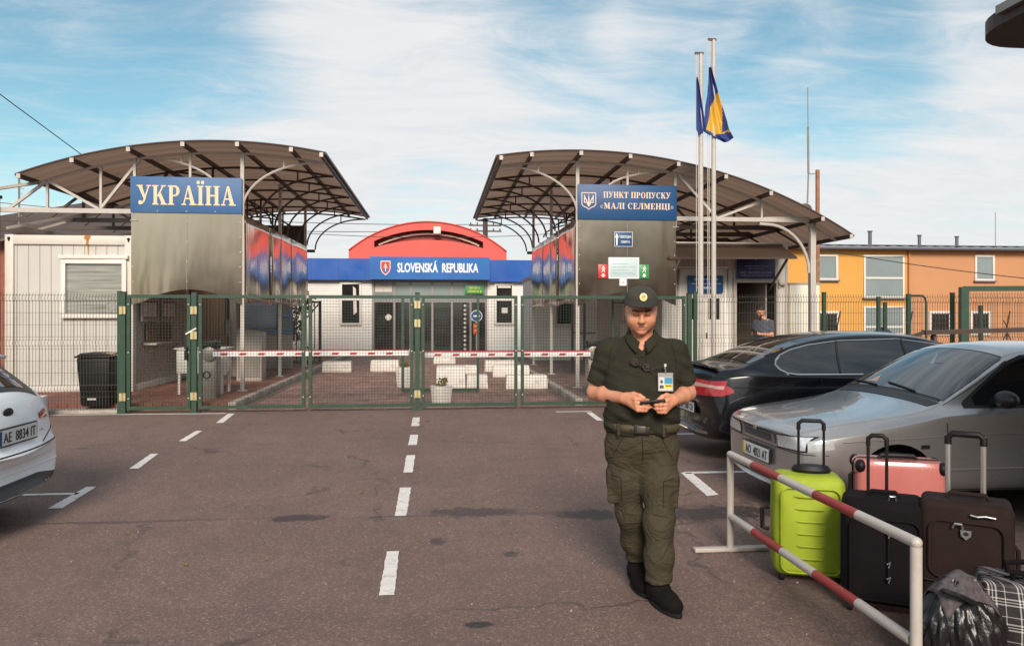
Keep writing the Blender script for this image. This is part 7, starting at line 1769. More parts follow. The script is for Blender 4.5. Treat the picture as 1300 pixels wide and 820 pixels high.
# ------------------------------------------------------------------ people: each body is one smooth surface grown from a distance field
class Vol:
    def __init__(s, lo, hi, h):
        s.lo = np.array(lo, float); s.h = h; s.n = np.ceil((np.array(hi) - s.lo) / h).astype(int) + 1
        s.D = np.full(tuple(s.n), 1.0, np.float32)
        s.ax = [(s.lo[i] + h * np.arange(s.n[i])).astype(np.float32) for i in range(3)]
    def region(s, lo, hi):
        sl = []
        for i in range(3):
            a = max(0, int((lo[i] - s.lo[i]) / s.h)); b = min(s.n[i], int((hi[i] - s.lo[i]) / s.h) + 2); sl.append(slice(a, max(a, b)))
        return tuple(sl), s.ax[0][sl[0]][:, None, None], s.ax[1][sl[1]][None, :, None], s.ax[2][sl[2]][None, None, :]
    def put(s, fn, lo, hi, k=0.02, mode='add'):
        pad = k + 0.02
        sl, x, y, z = s.region([v - pad for v in lo], [v + pad for v in hi])
        if 0 in s.D[sl].shape: return
        d = fn(x, y, z).astype(np.float32); o = s.D[sl]
        if mode == 'add':
            hh = np.clip(0.5 + 0.5 * (o - d) / k, 0, 1); s.D[sl] = o * (1 - hh) + d * hh - k * hh * (1 - hh)
        elif mode == 'sub':
            d = -d; hh = np.clip(0.5 - 0.5 * (o - d) / k, 0, 1); s.D[sl] = o * (1 - hh) + d * hh + k * hh * (1 - hh)
        else:
            s.D[sl] = o + d
    def cone(s, a, b, ra, rb, k=0.02, mode='add', flat=None):
        a, b = np.array(a, float), np.array(b, float); ab = b - a; L = float(ab @ ab) + 1e-12; r = max(ra, rb)
        def fn(x, y, z):
            t = np.clip(((x - a[0]) * ab[0] + (y - a[1]) * ab[1] + (z - a[2]) * ab[2]) / L, 0, 1)
            return np.sqrt((x - a[0] - t * ab[0]) ** 2 + (y - a[1] - t * ab[1]) ** 2 + (z - a[2] - t * ab[2]) ** 2) - (ra + (rb - ra) * t)
        s.put(fn, np.minimum(a, b) - r, np.maximum(a, b) + r, k, mode)
    def chain(s, pts, rs, k=0.015):
        for i in range(len(pts) - 1): s.cone(pts[i], pts[i + 1], rs[i], rs[i + 1], k)
    def ell(s, c, r, k=0.02, mode='add', R=None):
        c = np.array(c, float); r = np.array(r, float); M = np.array(R.to_matrix() if R is not None else Matrix.Identity(3)).T
        def fn(x, y, z):
            X_, Y_, Z_ = x - c[0], y - c[1], z - c[2]
            q = [M[i][0] * X_ + M[i][1] * Y_ + M[i][2] * Z_ for i in range(3)]
            k0 = np.sqrt(sum((q[i] / r[i]) ** 2 for i in range(3))); k1 = np.sqrt(sum((q[i] / r[i] ** 2) ** 2 for i in range(3))) + 1e-6
            return k0 * (k0 - 1.0) / k1
        m = max(r); s.put(fn, c - m, c + m, k, mode)
    def mesh(s, name, mats, parent, loc=(0, 0, 0), pick=None, smooth=2):
        D = s.D; S = D < 0
        nx, ny, nz = D.shape
        cells = [D[a:nx - 1 + a, b:ny - 1 + b, c:nz - 1 + c] for a in (0, 1) for b in (0, 1) for c in (0, 1)]
        sg = [S[a:nx - 1 + a, b:ny - 1 + b, c:nz - 1 + c] for a in (0, 1) for b in (0, 1) for c in (0, 1)]
        cnt = sum(q.astype(np.int8) for q in sg); act = (cnt > 0) & (cnt < 8)
        I = np.argwhere(act); ids = np.full(act.shape, -1, np.int64); ids[act] = np.arange(len(I))
        cv = np.stack([q[act] for q in cells], 1)
        off = np.array([(a, b, c) for a in (0, 1) for b in (0, 1) for c in (0, 1)], float)
        P = np.zeros((len(I), 3)); W = np.zeros(len(I))
        for i in range(8):
            for j in range(i + 1, 8):
                if np.abs(off[i] - off[j]).sum() != 1: continue
                a, b = cv[:, i], cv[:, j]; cr = (a < 0) != (b < 0); t = np.where(cr, a / np.where(cr, a - b, 1), 0)
                P += np.where(cr[:, None], off[i] + (off[j] - off[i]) * t[:, None], 0); W += cr
        V = (I + P / W[:, None]) * s.h + s.lo
        F = []
        def quads(cross, inner, c0, c1, c2, c3, flip):
            q = np.argwhere(cross)
            return q
        # x edges
        for ax in range(3):
            o1, o2 = [(1, 2), (2, 0), (0, 1)][ax]
            sh = [slice(None)] * 3; sh0 = list(sh); sh1 = list(sh)
            sh0[ax] = slice(0, -1); sh1[ax] = slice(1, None)
            A, B = S[tuple(sh0)], S[tuple(sh1)]
            e = np.argwhere(A != B)
            ok = (e[:, o1] > 0) & (e[:, o2] > 0) & (e[:, o1] < D.shape[o1] - 1) & (e[:, o2] < D.shape[o2] - 1)
            e = e[ok]
            def cid(d1, d2):
                g = e.copy(); g[:, o1] += d1; g[:, o2] += d2; return ids[g[:, 0], g[:, 1], g[:, 2]]
            q = np.stack([cid(-1, -1), cid(0, -1), cid(0, 0), cid(-1, 0)], 1)
            inside = A[e[:, 0], e[:, 1], e[:, 2]]
            q[~inside] = q[~inside][:, ::-1]
            F.append(q)
        F = np.concatenate(F); F = F[(F >= 0).all(1)]
        # relax the net a little
        for _ in range(smooth):
            acc = np.zeros_like(V); n_ = np.zeros(len(V))
            for a, b in ((0, 1), (1, 2), (2, 3), (3, 0)):
                np.add.at(acc, F[:, a], V[F[:, b]]); np.add.at(n_, F[:, a], 1); np.add.at(acc, F[:, b], V[F[:, a]]); np.add.at(n_, F[:, b], 1)
            V = V * 0.5 + 0.5 * acc / np.maximum(n_, 1)[:, None]
        me = bpy.data.meshes.new(name)
        me.vertices.add(len(V)); me.vertices.foreach_set('co', V.astype(np.float32).ravel())
        me.loops.add(len(F) * 4); me.loops.foreach_set('vertex_index', F.astype(np.int32).ravel())
        me.polygons.add(len(F)); me.polygons.foreach_set('loop_start', np.arange(0, len(F) * 4, 4, dtype=np.int32)); me.polygons.foreach_set('loop_total', np.full(len(F), 4, np.int32))
        ms = mats if isinstance(mats, (list, tuple)) else [mats]
        for m in ms: me.materials.append(m)
        if pick is not None: me.polygons.foreach_set('material_index', pick(V[F].mean(1)).astype(np.int32))
        me.polygons.foreach_set('use_smooth', np.ones(len(F), bool))
        me.update(calc_edges=True); me.validate()
        o = bpy.data.objects.new(name, me); COL.objects.link(o); o.parent = parent; o.location = loc
        return o

M_SKIN = mat("skin", (0.60, 0.26, 0.15), 0.5, var=0.10, vscale=14, bump=0.08, bscale=120, sss=0.12, dirt=('#b0533c', 9, 0.25))
M_LIP = mat('lips', (0.40, 0.145, 0.095), 0.45, var=0.1)
M_HAIR = mat('dark_hair', (0.016, 0.011, 0.009), 0.6, var=0.3, vscale=60, bump=0.5, bscale=300)
M_LID = mat('eyelid_shadow', (0.40, 0.16, 0.09), 0.5, var=0.1)
M_POLO = mat('olive_polo_knit', (0.0265, 0.0245, 0.0155), 0.9, var=0.16, vscale=8, bump=0.30, bscale=420, spec=0.2, wrinkle=(5.5, 0.42, 0.06))
M_TROUSER = mat('olive_trouser_cloth', (0.050, 0.040, 0.024), 0.8, var=0.16, vscale=7, bump=0.2, bscale=350, spec=0.25, wrinkle=(6.5, 0.55, 0.085))
M_CAP = mat('olive_cap_cloth', (0.040, 0.034, 0.025), 0.85, var=0.12, vscale=9, bump=0.25, bscale=350)
M_BOOT = mat('black_suede', (0.0085, 0.0065, 0.006), 0.9, spec=0.15, var=0.3, vscale=14, bump=0.3, bscale=160)
M_BELT = mat('olive_belt', (0.060, 0.045, 0.020), 0.6, var=0.1)
V3 = lambda *a: np.array(a, float)

def hand(vol, wrist, knuckle_c, across, back, finger_dirs, thumb, r=0.0088):
    """palm from the wrist to the knuckles, four bent fingers, one thumb. across: index->little; finger_dirs: list of bends"""
    w, kc, ac, bk = V3(*wrist), V3(*knuckle_c), V3(*across), V3(*back)
    ac = ac / np.linalg.norm(ac); bk = bk / np.linalg.norm(bk)
    for i, s_ in enumerate((-0.030, -0.010, 0.010, 0.028)):
        k_ = kc + ac * s_ * 1.05; vol.cone(w + ac * s_ * 0.55, k_, 0.0155, 0.0125, 0.012)
    vol.cone(w, (w + kc) / 2, 0.026, 0.024, 0.012)
    ln = (0.92, 1.05, 1.0, 0.8)
    for i, s_ in enumerate((-0.031, -0.0105, 0.0105, 0.029)):
        p = kc + ac * s_ * 1.08; pts = [p]; rs = [r * 1.16]
        for (d, l), rr in zip(finger_dirs[i], (1.06, 0.98, 0.86)):
            d = V3(*d); d = d / np.linalg.norm(d); p = p + d * l * ln[i]; pts.append(p); rs.append(r * rr)
        vol.chain(pts, rs, 0.004)
        for q in pts[:-1]: vol.ell(q + bk * 0.002, (r * 1.12,) * 3, 0.006)
    pts = [V3(*q) for q in thumb]; vol.chain(pts, [0.017, 0.0125, 0.0108, 0.0088][:len(pts)], 0.008)

def head(vol, c, R, s=1.0):
    """c: head centre; R: orientation; face looks along local -Y"""
    M = R.to_matrix()
    def T(x, y, z): v = M @ Vector((x * s, y * s, z * s)); return V3(c[0] + v.x, c[1] + v.y, c[2] + v.z)
    E = lambda p, r, k=0.02, mode='add': vol.ell(T(*p), tuple(q * s for q in r), k * s, mode, R)
    E((0, 0.018, 0.035), (0.079, 0.094, 0.088), 0.02)              # cranium
    E((0, -0.030, -0.022), (0.070, 0.062, 0.070), 0.03)            # face mass
    E((0, -0.048, -0.068), (0.036, 0.034, 0.030), 0.03)            # jaw front
    for sx in (-1, 1):
        E((sx * 0.046, -0.030, -0.030), (0.026, 0.044, 0.038), 0.035)   # jowl
        E((sx * 0.038, -0.066, -0.018), (0.026, 0.018, 0.020), 0.022)  # cheek
        E((sx * 0.031, -0.098, 0.022), (0.020, 0.014, 0.0115), 0.012, 'sub')  # eye socket
        E((sx * 0.0305, -0.0755, 0.0195), (0.0165, 0.0125, 0.0105), 0.006)    # closed lid over the eyeball
        vol.cone(T(sx * 0.014, -0.0925, 0.036), T(sx * 0.050, -0.076, 0.037), 0.0085 * s, 0.006 * s, 0.014 * s)  # brow ridge
        E((sx * 0.081, 0.012, 0.004), (0.009, 0.020, 0.033), 0.008)    # ear
        E((sx * 0.087, 0.006, 0.004), (0.005, 0.010, 0.018), 0.005, 'sub')
        E((sx * 0.0125, -0.102, -0.015), (0.0085, 0.010, 0.0070), 0.008)  # nostril wing
    vol.cone(T(0, -0.088, 0.028), T(0, -0.110, -0.009), 0.0085 * s, 0.0125 * s, 0.014 * s)   # nose
    E((0, -0.109, -0.011), (0.0125, 0.0115, 0.0105), 0.010)
    vol.cone(T(-0.020, -0.089, -0.0445), T(0.020, -0.089, -0.0445), 0.0062 * s, 0.0062 * s, 0.010 * s)   # upper lip
    vol.cone(T(0, -0.0935, -0.0440), T(0, -0.0935, -0.0435), 0.0065 * s, 0.0065 * s, 0.010 * s)
    vol.cone(T(-0.016, -0.0895, -0.0570), T(0.016, -0.0895, -0.0570), 0.0070 * s, 0.0070 * s, 0.009 * s)  # lower lip
    vol.cone(T(-0.023, -0.0965, -0.0507), T(0.023, -0.0965, -0.0507), 0.0030 * s, 0.0030 * s, 0.004 * s, 'sub')  # mouth line
    E((0, -0.080, -0.081), (0.023, 0.016, 0.015), 0.018)           # chin
    return T

def cloth_noise(vol, fn):
    x, y, z = vol.ax[0][:, None, None], vol.ax[1][None, :, None], vol.ax[2][None, None, :]
    near = np.abs(vol.D) < 0.05
    d = np.broadcast_to(fn(x, y, z), vol.D.shape); vol.D[near] += d[near].astype(np.float32)

def torso_field(sections):
    """super-elliptic horizontal sections (z, cx, cy, rx, ry) joined into a trunk"""
    zs = np.array([q[0] for q in sections]); arr = np.array([q[1:] for q in sections])
    def fn(x, y, z):
        zz = np.clip(z, zs[0], zs[-1]); v = [np.interp(zz, zs, arr[:, i]).astype(np.float32) for i in range(4)]
        a = np.abs((x - v[0]) / v[2]); b = np.abs((y - v[1]) / v[3]); k = (a ** 2.4 + b ** 2.4) ** (1 / 2.4)
        d = (k - 1) * np.minimum(v[2], v[3]) * 0.9
        return np.maximum(d, np.maximum(zs[0] - z, z - zs[-1]))
    return fn

# ---- the guard walking towards the camera, looking down at his phone
GUARD = thing('person', 'man in olive polo, cap and cargo trousers walking and looking down at a phone', 'person', (1.185, 4.253, 0), rad(-15.5))
t = GUARD
HR = Euler((rad(19), 0, rad(3)), 'XYZ')          # head tipped down (+x rotation tips the face down because it looks along -Y)
HC = (-0.006, -0.058, 1.650)
vol = Vol((-0.36, -0.36, 1.02), (0.36, 0.16, 1.80), 0.0042)
T = head(vol, HC, HR, 1.035)
vol.cone((0.0, 0.015, 1.42), (-0.002, -0.010, 1.57), 0.070, 0.062, 0.03)
vol.cone((-0.10, 0.02, 1.44), (0.10, 0.02, 1.44), 0.05, 0.05, 0.03)
vol.cone((0, 0.02, 1.20), (0, 0.02, 1.40), 0.10, 0.10, 0.04)
for sh, el, wr in (((-0.197, 0.015, 1.430), (-0.272, 0.03, 1.185), (-0.098, -0.195, 1.175)), ((0.192, 0.015, 1.430), (0.258, 0.03, 1.190), (0.170, -0.195, 1.170))):
    sh, el, wr = V3(*sh), V3(*el), V3(*wr)
    vol.cone((0, 0.02, 1.38), sh, 0.07, 0.06, 0.03); vol.cone(sh, el, 0.056, 0.047, 0.02)
    d = wr - el; vol.cone(el, el + d * 0.35, 0.047, 0.046, 0.02); vol.cone(el + d * 0.35, wr, 0.046, 0.029, 0.02)
PH = V3(0.055, -0.258, 1.150)                      # phone centre
# his right hand (left in the picture): back of the hand forward, fingers under the phone
hand(vol, (-0.098, -0.195, 1.175), (-0.030, -0.262, 1.150), (0.25, 0.05, -1.0), (-0.2, -1, 0.1),
     [[((1, -0.05, -0.10), 0.036), ((0.95, 0.25, -0.15), 0.026), ((0.8, 0.5, 0.0), 0.020)], [((1, -0.05, -0.12), 0.038), ((0.95, 0.25, -0.12), 0.027), ((0.75, 0.55, 0.05), 0.020)],
      [((1, -0.02, -0.10), 0.036), ((0.92, 0.3, -0.05), 0.026), ((0.7, 0.6, 0.1), 0.020)], [((1, 0.05, -0.05), 0.032), ((0.9, 0.35, 0.0), 0.022), ((0.65, 0.65, 0.1), 0.018)]],
     [(-0.085, -0.205, 1.195), (-0.045, -0.238, 1.206), (-0.012, -0.262, 1.200), (0.012, -0.270, 1.188)])
# his left hand: fingers wrapped round the other end, thumb on the screen
hand(vol, (0.170, -0.195, 1.170), (0.128, -0.252, 1.142), (-0.15, 0.10, -1.0), (0.4, -1, 0.1),
     [[((-0.85, -0.45, 0.0), 0.030), ((-0.95, 0.15, -0.05), 0.024), ((-0.7, 0.7, 0.0), 0.018)], [((-0.9, -0.40, -0.05), 0.032), ((-0.95, 0.2, -0.05), 0.025), ((-0.65, 0.75, 0.05), 0.018)],
      [((-0.9, -0.35, -0.05), 0.030), ((-0.9, 0.25, 0.0), 0.024), ((-0.6, 0.8, 0.1), 0.018)], [((-0.9, -0.25, 0.0), 0.026), ((-0.9, 0.3, 0.05), 0.020), ((-0.55, 0.8, 0.1), 0.016)]],
     [(0.160, -0.205, 1.190), (0.132, -0.238, 1.202), (0.108, -0.262, 1.196), (0.090, -0.268, 1.184)])
RM = np.array(HR.to_matrix()); hc = np.array(HC)
def pick_face(C):
    q = (C - hc) @ RM / 1.035; m = np.zeros(len(C), int)
    lip = (np.abs(q[:, 0]) < 0.0225) & (q[:, 1] < -0.083) & (q[:, 2] > -0.0640) & (q[:, 2] < -0.0405 - 0.25 * np.abs(q[:, 0]) * 0.4); m[lip] = 1
    for sx in (-1, 1):
        x = q[:, 0] * sx
        brow = (x > 0.013) & (x < 0.052) & (q[:, 1] < -0.055) & (np.abs(q[:, 2] - (0.0400 + 0.10 * (x - 0.013) - 2.6 * (x - 0.030) ** 2)) < 0.0030); m[brow] = 4
        lash = (x > 0.015) & (x < 0.047) & (q[:, 1] < -0.06) & (np.abs(q[:, 2] - (0.0125 + 9 * (x - 0.031) ** 2)) < 0.0022); m[lash] = 4
        lid = (x > 0.014) & (x < 0.048) & (q[:, 1] < -0.06) & (q[:, 2] > 0.0145) & (q[:, 2] < 0.0295) ; m[lid & (m == 0)] = 3
    hair = (q[:, 2] > -0.012 + 0.25 * (0.03 - q[:, 1]).clip(-0.1, 0.1)) & (q[:, 1] > 0.022) & (np.abs(q[:, 0]) < 0.0795) ; m[hair] = 2
    return m
body = vol.mesh('body', [M_SKIN, M_LIP, M_HAIR, M_LID, mat('brow_hair', (0.10, 0.05, 0.03), 0.7)], t, pick=pick_face, smooth=1)

# polo shirt
vol = Vol((-0.42, -0.28, 0.90), (0.42, 0.24, 1.58), 0.006)
vol.put(torso_field([(0.955, -0.005, 0.0, 0.197, 0.148), (1.02, -0.005, -0.008, 0.213, 0.160), (1.12, -0.004, -0.018, 0.221, 0.172), (1.22, -0.002, -0.012, 0.222, 0.164), (1.32, 0, 0.0, 0.222, 0.150), (1.40, 0, 0.008, 0.212, 0.134), (1.455, 0, 0.015, 0.175, 0.112), (1.495, 0, 0.015, 0.115, 0.092), (1.53, 0, 0.015, 0.085, 0.080)]), (-0.24, -0.2, 0.95), (0.24, 0.2, 1.54), 0.02)
for sh, el, e in (((-0.195, 0.015, 1.428), (-0.272, 0.03, 1.185), -1), ((0.190, 0.015, 1.428), (0.258, 0.03, 1.190), 1)):
    sh, el = V3(*sh), V3(*el); d = el - sh
    vol.cone(V3(0, 0.02, 1.455), sh, 0.065, 0.070, 0.04); vol.cone(sh, sh + d * 0.74, 0.072, 0.070, 0.03)
    ax = d / np.linalg.norm(d); hp = sh + d * 0.80
    def cut(x, y, z, hp=hp, ax=ax): return np.maximum(-((x - hp[0]) * ax[0] + (y - hp[1]) * ax[1] + (z - hp[2]) * ax[2]), np.abs(x) * 0 - 1) + 0 * (x + y + z)
    vol.put(lambda x, y, z, hp=hp, ax=ax: -((x - hp[0]) * ax[0] + (y - hp[1]) * ax[1] + (z - hp[2]) * ax[2]) + 0 * (x + y + z), hp - 0.10, hp + 0.10, 0.004, 'sub')
# neck opening
vol.put(lambda x, y, z: np.sqrt((x / 0.072) ** 2 + ((y - 0.0) / 0.075) ** 2 + 0 * z) * 0.07 - 0.07 + 0 * z, (-0.1, -0.1, 1.47), (0.1, 0.12, 1.56), 0.01, 'sub')
vol.put(lambda x, y, z: np.maximum(np.abs(x) - 0.9 * (z - 1.435), y + 0.03) * 0.7, (-0.10, -0.24, 1.44), (0.10, -0.03, 1.56), 0.006, 'sub')
def folds(x, y, z):
    w = 0.0
    for ax_, ay, az, f, a, ph in ((0.25, 0.4, 1.0, 62, 0.0022, 0.5), (0.9, 0.2, 0.7, 45, 0.0020, 1.7), (-0.9, 0.2, 0.75, 47, 0.0020, 0.2), (0.5, 0.1, 1.2, 95, 0.0011, 2.2)):
        w = w + a * np.sin((ax_ * x + ay * y + az * z) * f + ph + 1.5 * np.sin(9 * x + 7 * z))
    arm = np.exp(-((np.abs(x) - 0.235) / 0.035) ** 2) * np.exp(-((z - 1.32) / 0.05) ** 2)
    low = np.exp(-((z - 1.0) / 0.055) ** 2)
    return w * (0.9 + 1.6 * arm + 1.5 * low) + 0.004 * low * np.sin(26 * x + 40 * z)
cloth_noise(vol, folds)
shirt = vol.mesh('polo_shirt', M_POLO, t, smooth=1)
# collar: two folded leaves
for sx in (-1, 1):
    c = MB(); n = 14
    def leaf(u, v, sx=sx):
        a = rad(-90) + u * rad(178)          # from the front notch round to the nape
        rx, ry = 0.076 + 0.028 * v, 0.082 + 0.028 * v
        front = max(0, 1 - u * 2.6)
        x = math.cos(a) * rx; y = 0.005 + math.sin(a) * ry
        x = max(x, 0.0) + 0.012 * (1 - v) * front + 0.030 * v * front
        z = 1.545 - 0.034 * v - front * (0.060 + 0.028 * v) + 0.012 * u * (1 - v)
        y -= 0.028 * front * (0.7 + 0.5 * v)
        return (sx * x, y, z)
    c.grid(leaf, n * 2, 6); c.build('collar', M_POLO, shirt, smooth=True, solid=0.006)
p = MB(); p.box(-0.014, 0.014, -0.1745, -0.166, 1.30, 1.372); 
b = MB()
for z in (1.415, 1.375): b.cyl((0.002, -0.150 - (1.36 - z) * 0.12, z), 0.005, 0.006, (0, 1, 0), 10)
b.build('button_row', M_PLATEINK, shirt)
for i, (x, y) in enumerate(((0, 0),)):
    pass

# trousers, with cargo pockets
vol = Vol((-0.27, -0.32, 0.10), (0.27, 0.34, 1.02), 0.0062)
vol.put(torso_field([(0.74, -0.002, 0.0, 0.10, 0.075), (0.80, -0.002, 0.0, 0.165, 0.110), (0.88, -0.003, 0.0, 0.200, 0.146), (0.96, -0.004, 0.0, 0.200, 0.148), (1.012, -0.004, 0.0, 0.196, 0.142)]), (-0.24, -0.18, 0.74), (0.24, 0.18, 1.0), 0.05)
LEG = {-1: [((-0.105, 0.0, 0.86), 0.102), ((-0.098, 0.005, 0.68), 0.097), ((-0.068, 0.030, 0.47), 0.074), ((-0.045, 0.115, 0.30), 0.069), ((-0.030, 0.155, 0.175), 0.066)],
        1: [((0.098, -0.005, 0.86), 0.104), ((0.100, -0.055, 0.68), 0.099), ((0.096, -0.100, 0.47), 0.078), ((0.094, -0.118, 0.28), 0.074), ((0.092, -0.125, 0.150), 0.073)]}
for sd_, pts in LEG.items():
    for (a, ra), (b_, rb) in zip(pts[:-1], pts[1:]): vol.cone(a, b_, ra, rb, 0.05)
    e = V3(*pts[-1][0]); vol.put(lambda x, y, z, e=e: (z - e[2] + 0.012) + 0 * (x + y), e - 0.12, e + V3(0.12, 0.12, 0.0), 0.004, 'sub') if False else None
    vol.put(lambda x, y, z, e=e: (z - (e[2] - 0.005)) + 0 * (x + y), (e[0] - 0.11, e[1] - 0.11, 0.02), (e[0] + 0.11, e[1] + 0.11, e[2] - 0.02), 0.004, 'sub')
for sd_ in (-1, 1):
    a = LEG[sd_][1][0]; c = V3(a[0] + sd_ * 0.070, a[1] + 0.005, a[2] - 0.03)
    def bx(x, y, z, c=c):
        q = [np.abs(x - c[0]) - 0.018, np.abs(y - c[1]) - 0.062, np.abs(z - c[2]) - 0.085]
        return np.sqrt(sum(np.maximum(v, 0) ** 2 for v in q)) + np.minimum(np.maximum(np.maximum(q[0], q[1]), q[2]), 0) - 0.012
    vol.put(bx, c - 0.12, c + 0.12, 0.012)
def tf(x, y, z):
    w = 0
    for ax_, ay, az, f, a, ph in ((0.7, 0.3, 1.0, 52, 0.0036, 0.3), (-1.0, 0.2, 0.8, 47, 0.0036, 1.1), (0.9, -0.4, 0.7, 83, 0.0024, 2.0), (-0.9, 0.5, 0.6, 118, 0.0016, 0.9)):
        w = w + a * (0.5 - np.abs(np.sin((ax_ * x + ay * y + az * z) * f * 0.5 + ph + 1.6 * np.sin(7 * x + 9 * z + 6 * y)))) * (0.6 + 0.4 * np.sin(13 * z + 21 * x * ax_ + ph))
    knee = np.exp(-((z - 0.47) / 0.09) ** 2); hem = np.exp(-((z - 0.22) / 0.08) ** 2); cr = np.exp(-((z - 0.80) / 0.08) ** 2)
    return w * (0.7 + 0.9 * knee + 0.9 * hem + 0.7 * cr) + 0.0022 * hem * np.sin(75 * z + 28 * x)
cloth_noise(vol, tf)
tr = vol.mesh('trousers', M_TROUSER, t, smooth=1)
# belt
b = MB()
def beltf(u, v):
    a = u * 2 * math.pi; rx, ry = 0.2125, 0.1600; c, s_ = math.cos(a), math.sin(a); k = (abs(c) ** 2.4 + abs(s_) ** 2.4) ** (-1 / 2.4)
    return (-0.004 + rx * k * c, -0.002 + ry * k * s_, 0.978 + 0.046 * v)
b.grid(beltf, 72, 2); bl = b.build('belt', M_BELT, t, smooth=True, solid=0.006)
b = MB(); b.box(-0.045, 0.045, -0.174, -0.164, 0.974, 1.028); b.build('buckle', M_PLATEINK, bl, bevel=0.008)
b = MB(); b.box(-0.030, 0.020, -0.178, -0.1735, 0.982, 1.020); b.build('buckle_frame', mat('dark_metal', (0.10, 0.08, 0.06), 0.4, 0.5), bl, bevel=0.004)
for x in (-0.13, 0.12): b = MB(); b.box(x - 0.009, x + 0.009, -0.1635, -0.150, 0.960, 1.032); b.build('belt_loop', M_TROUSER, bl, bevel=0.004)

# seams and pocket lines stitched on the cloth
M_SEAM = mat('olive_seam', (0.018, 0.015, 0.009), 0.9, spec=0.2)
def seam(obj, pts, r, name='seam', m=M_SEAM):
    bm = bmesh.new(); bm.from_mesh(obj.data); tree_ = BVHTree.FromBMesh(bm); bm.free(); out = []
    for (x0, z0), (x1, z1) in zip(pts[:-1], pts[1:]):
        n = max(2, int(math.hypot(x1 - x0, z1 - z0) / 0.008))
        for i in range(n + 1):
            h = tree_.ray_cast(Vector((x0 + (x1 - x0) * i / n, -1.0, z0 + (z1 - z0) * i / n)), Vector((0, 1, 0)))
            if h[0] is not None: out.append(h[0] + Vector((0, -0.0005, 0)))
    mb = MB(); mb.tube(out, r, 5); return mb.build(name, m, obj, smooth=True)
seam(tr, [(0.0, 0.955), (0.005, 0.87), (0.0, 0.80)], 0.0022)
for sx in (-1, 1):
    seam(tr, [(sx * 0.105, 0.955), (sx * 0.165, 0.84)], 0.0024, 'pocket_edge')
    seam(tr, [(sx * 0.120, 0.715), (sx * 0.175, 0.725)], 0.0030, 'pocket_flap')
    seam(tr, [(sx * 0.118, 0.715), (sx * 0.116, 0.57)], 0.0022, 'pocket_edge')
seam(tr, [(-0.095, 0.50), (-0.03, 0.49)], 0.0020); seam(tr, [(0.055, 0.53), (0.14, 0.52)], 0.0020)
for sx in (-1, 1):
    seam(shirt, [(sx * 0.165, 1.47), (sx * 0.188, 1.40), (sx * 0.192, 1.30)], 0.0020)
    seam(shirt, [(sx * 0.018, 1.435), (sx * 0.018, 1.345)], 0.0016)
seam(shirt, [(-0.018, 1.345), (0.018, 1.345)], 0.0016)
seam(shirt, [(-0.325, 1.262), (-0.215, 1.250)], 0.0020, 'sleeve_hem'); seam(shirt, [(0.205, 1.252), (0.305, 1.266)], 0.0020, 'sleeve_hem')

# boots
def boot(ankle, ground, direction, name='boot'):
    d = V3(*direction); d = d / np.linalg.norm(d); g_ = V3(*ground)
    vol = Vol((g_[0] - 0.22, g_[1] - 0.25, -0.005), (g_[0] + 0.22, g_[1] + 0.22, 0.30), 0.005)
    a = V3(*ankle)
    heel = g_ - d * 0.085 + V3(0, 0, 0.050); ball = g_ + d * 0.070 + V3(0, 0, 0.050); toe = g_ + d * 0.120 + V3(0, 0, 0.052)
    vol.cone(a + V3(0, 0, 0.10), a, 0.052, 0.050, 0.02); vol.cone(a, heel + V3(0, 0, 0.03), 0.050, 0.045, 0.03); vol.cone(heel, ball, 0.043, 0.050, 0.02); vol.cone(ball, toe, 0.050, 0.047, 0.02); vol.cone(a - V3(0, 0, 0.01), ball + V3(0, 0, 0.02), 0.050, 0.042, 0.03)
    vol.put(lambda x, y, z: (z - 0.012) + 0 * (x + y), (g_[0] - 0.2, g_[1] - 0.25, -0.02), (g_[0] + 0.2, g_[1] + 0.2, -0.004), 0.006, 'sub')
    cloth_noise(vol, lambda x, y, z: 0.0016 * np.sin(120 * z + 30 * x) * np.exp(-((z - 0.10) / 0.04) ** 2))
    bo = vol.mesh(name, M_BOOT, t, smooth=1)
    s_ = MB(); out = []
    side = V3(-d[1], d[0], 0)
    for i in range(28):
        an = 2 * math.pi * i / 28; q = g_ + d * (0.02 + 0.155 * math.cos(an)) + side * (0.048 + 0.006 * math.cos(an)) * math.sin(an) * (1.0 if math.cos(an) > -0.5 else 0.95); out.append((q[0], q[1]))
    s_.prism(out, (0, 0, 0.026), (1, 0, 0), (0, 1, 0), 0.024); s_.build('sole', M_RUBBER, bo, bevel=0.004)
    la = MB()
    for i in range(4):
        c = a * (1 - i * 0.22) + (ball + V3(0, 0, 0.05)) * i * 0.22; c = c + d * 0.045 + V3(0, 0, 0.004 if i else 0.0); la.tube([tuple(c - side * 0.022), tuple(c + d * 0.004), tuple(c + side * 0.022)], 0.0035, 5)
    la.build('lace_row', M_RUBBER, bo)
boot((-0.030, 0.160, 0.12), (-0.020, 0.150, 0), (0.30, -1.0, 0))
boot((0.094, -0.110, 0.11), (0.112, -0.135, 0), (0.62, -1.0, 0))

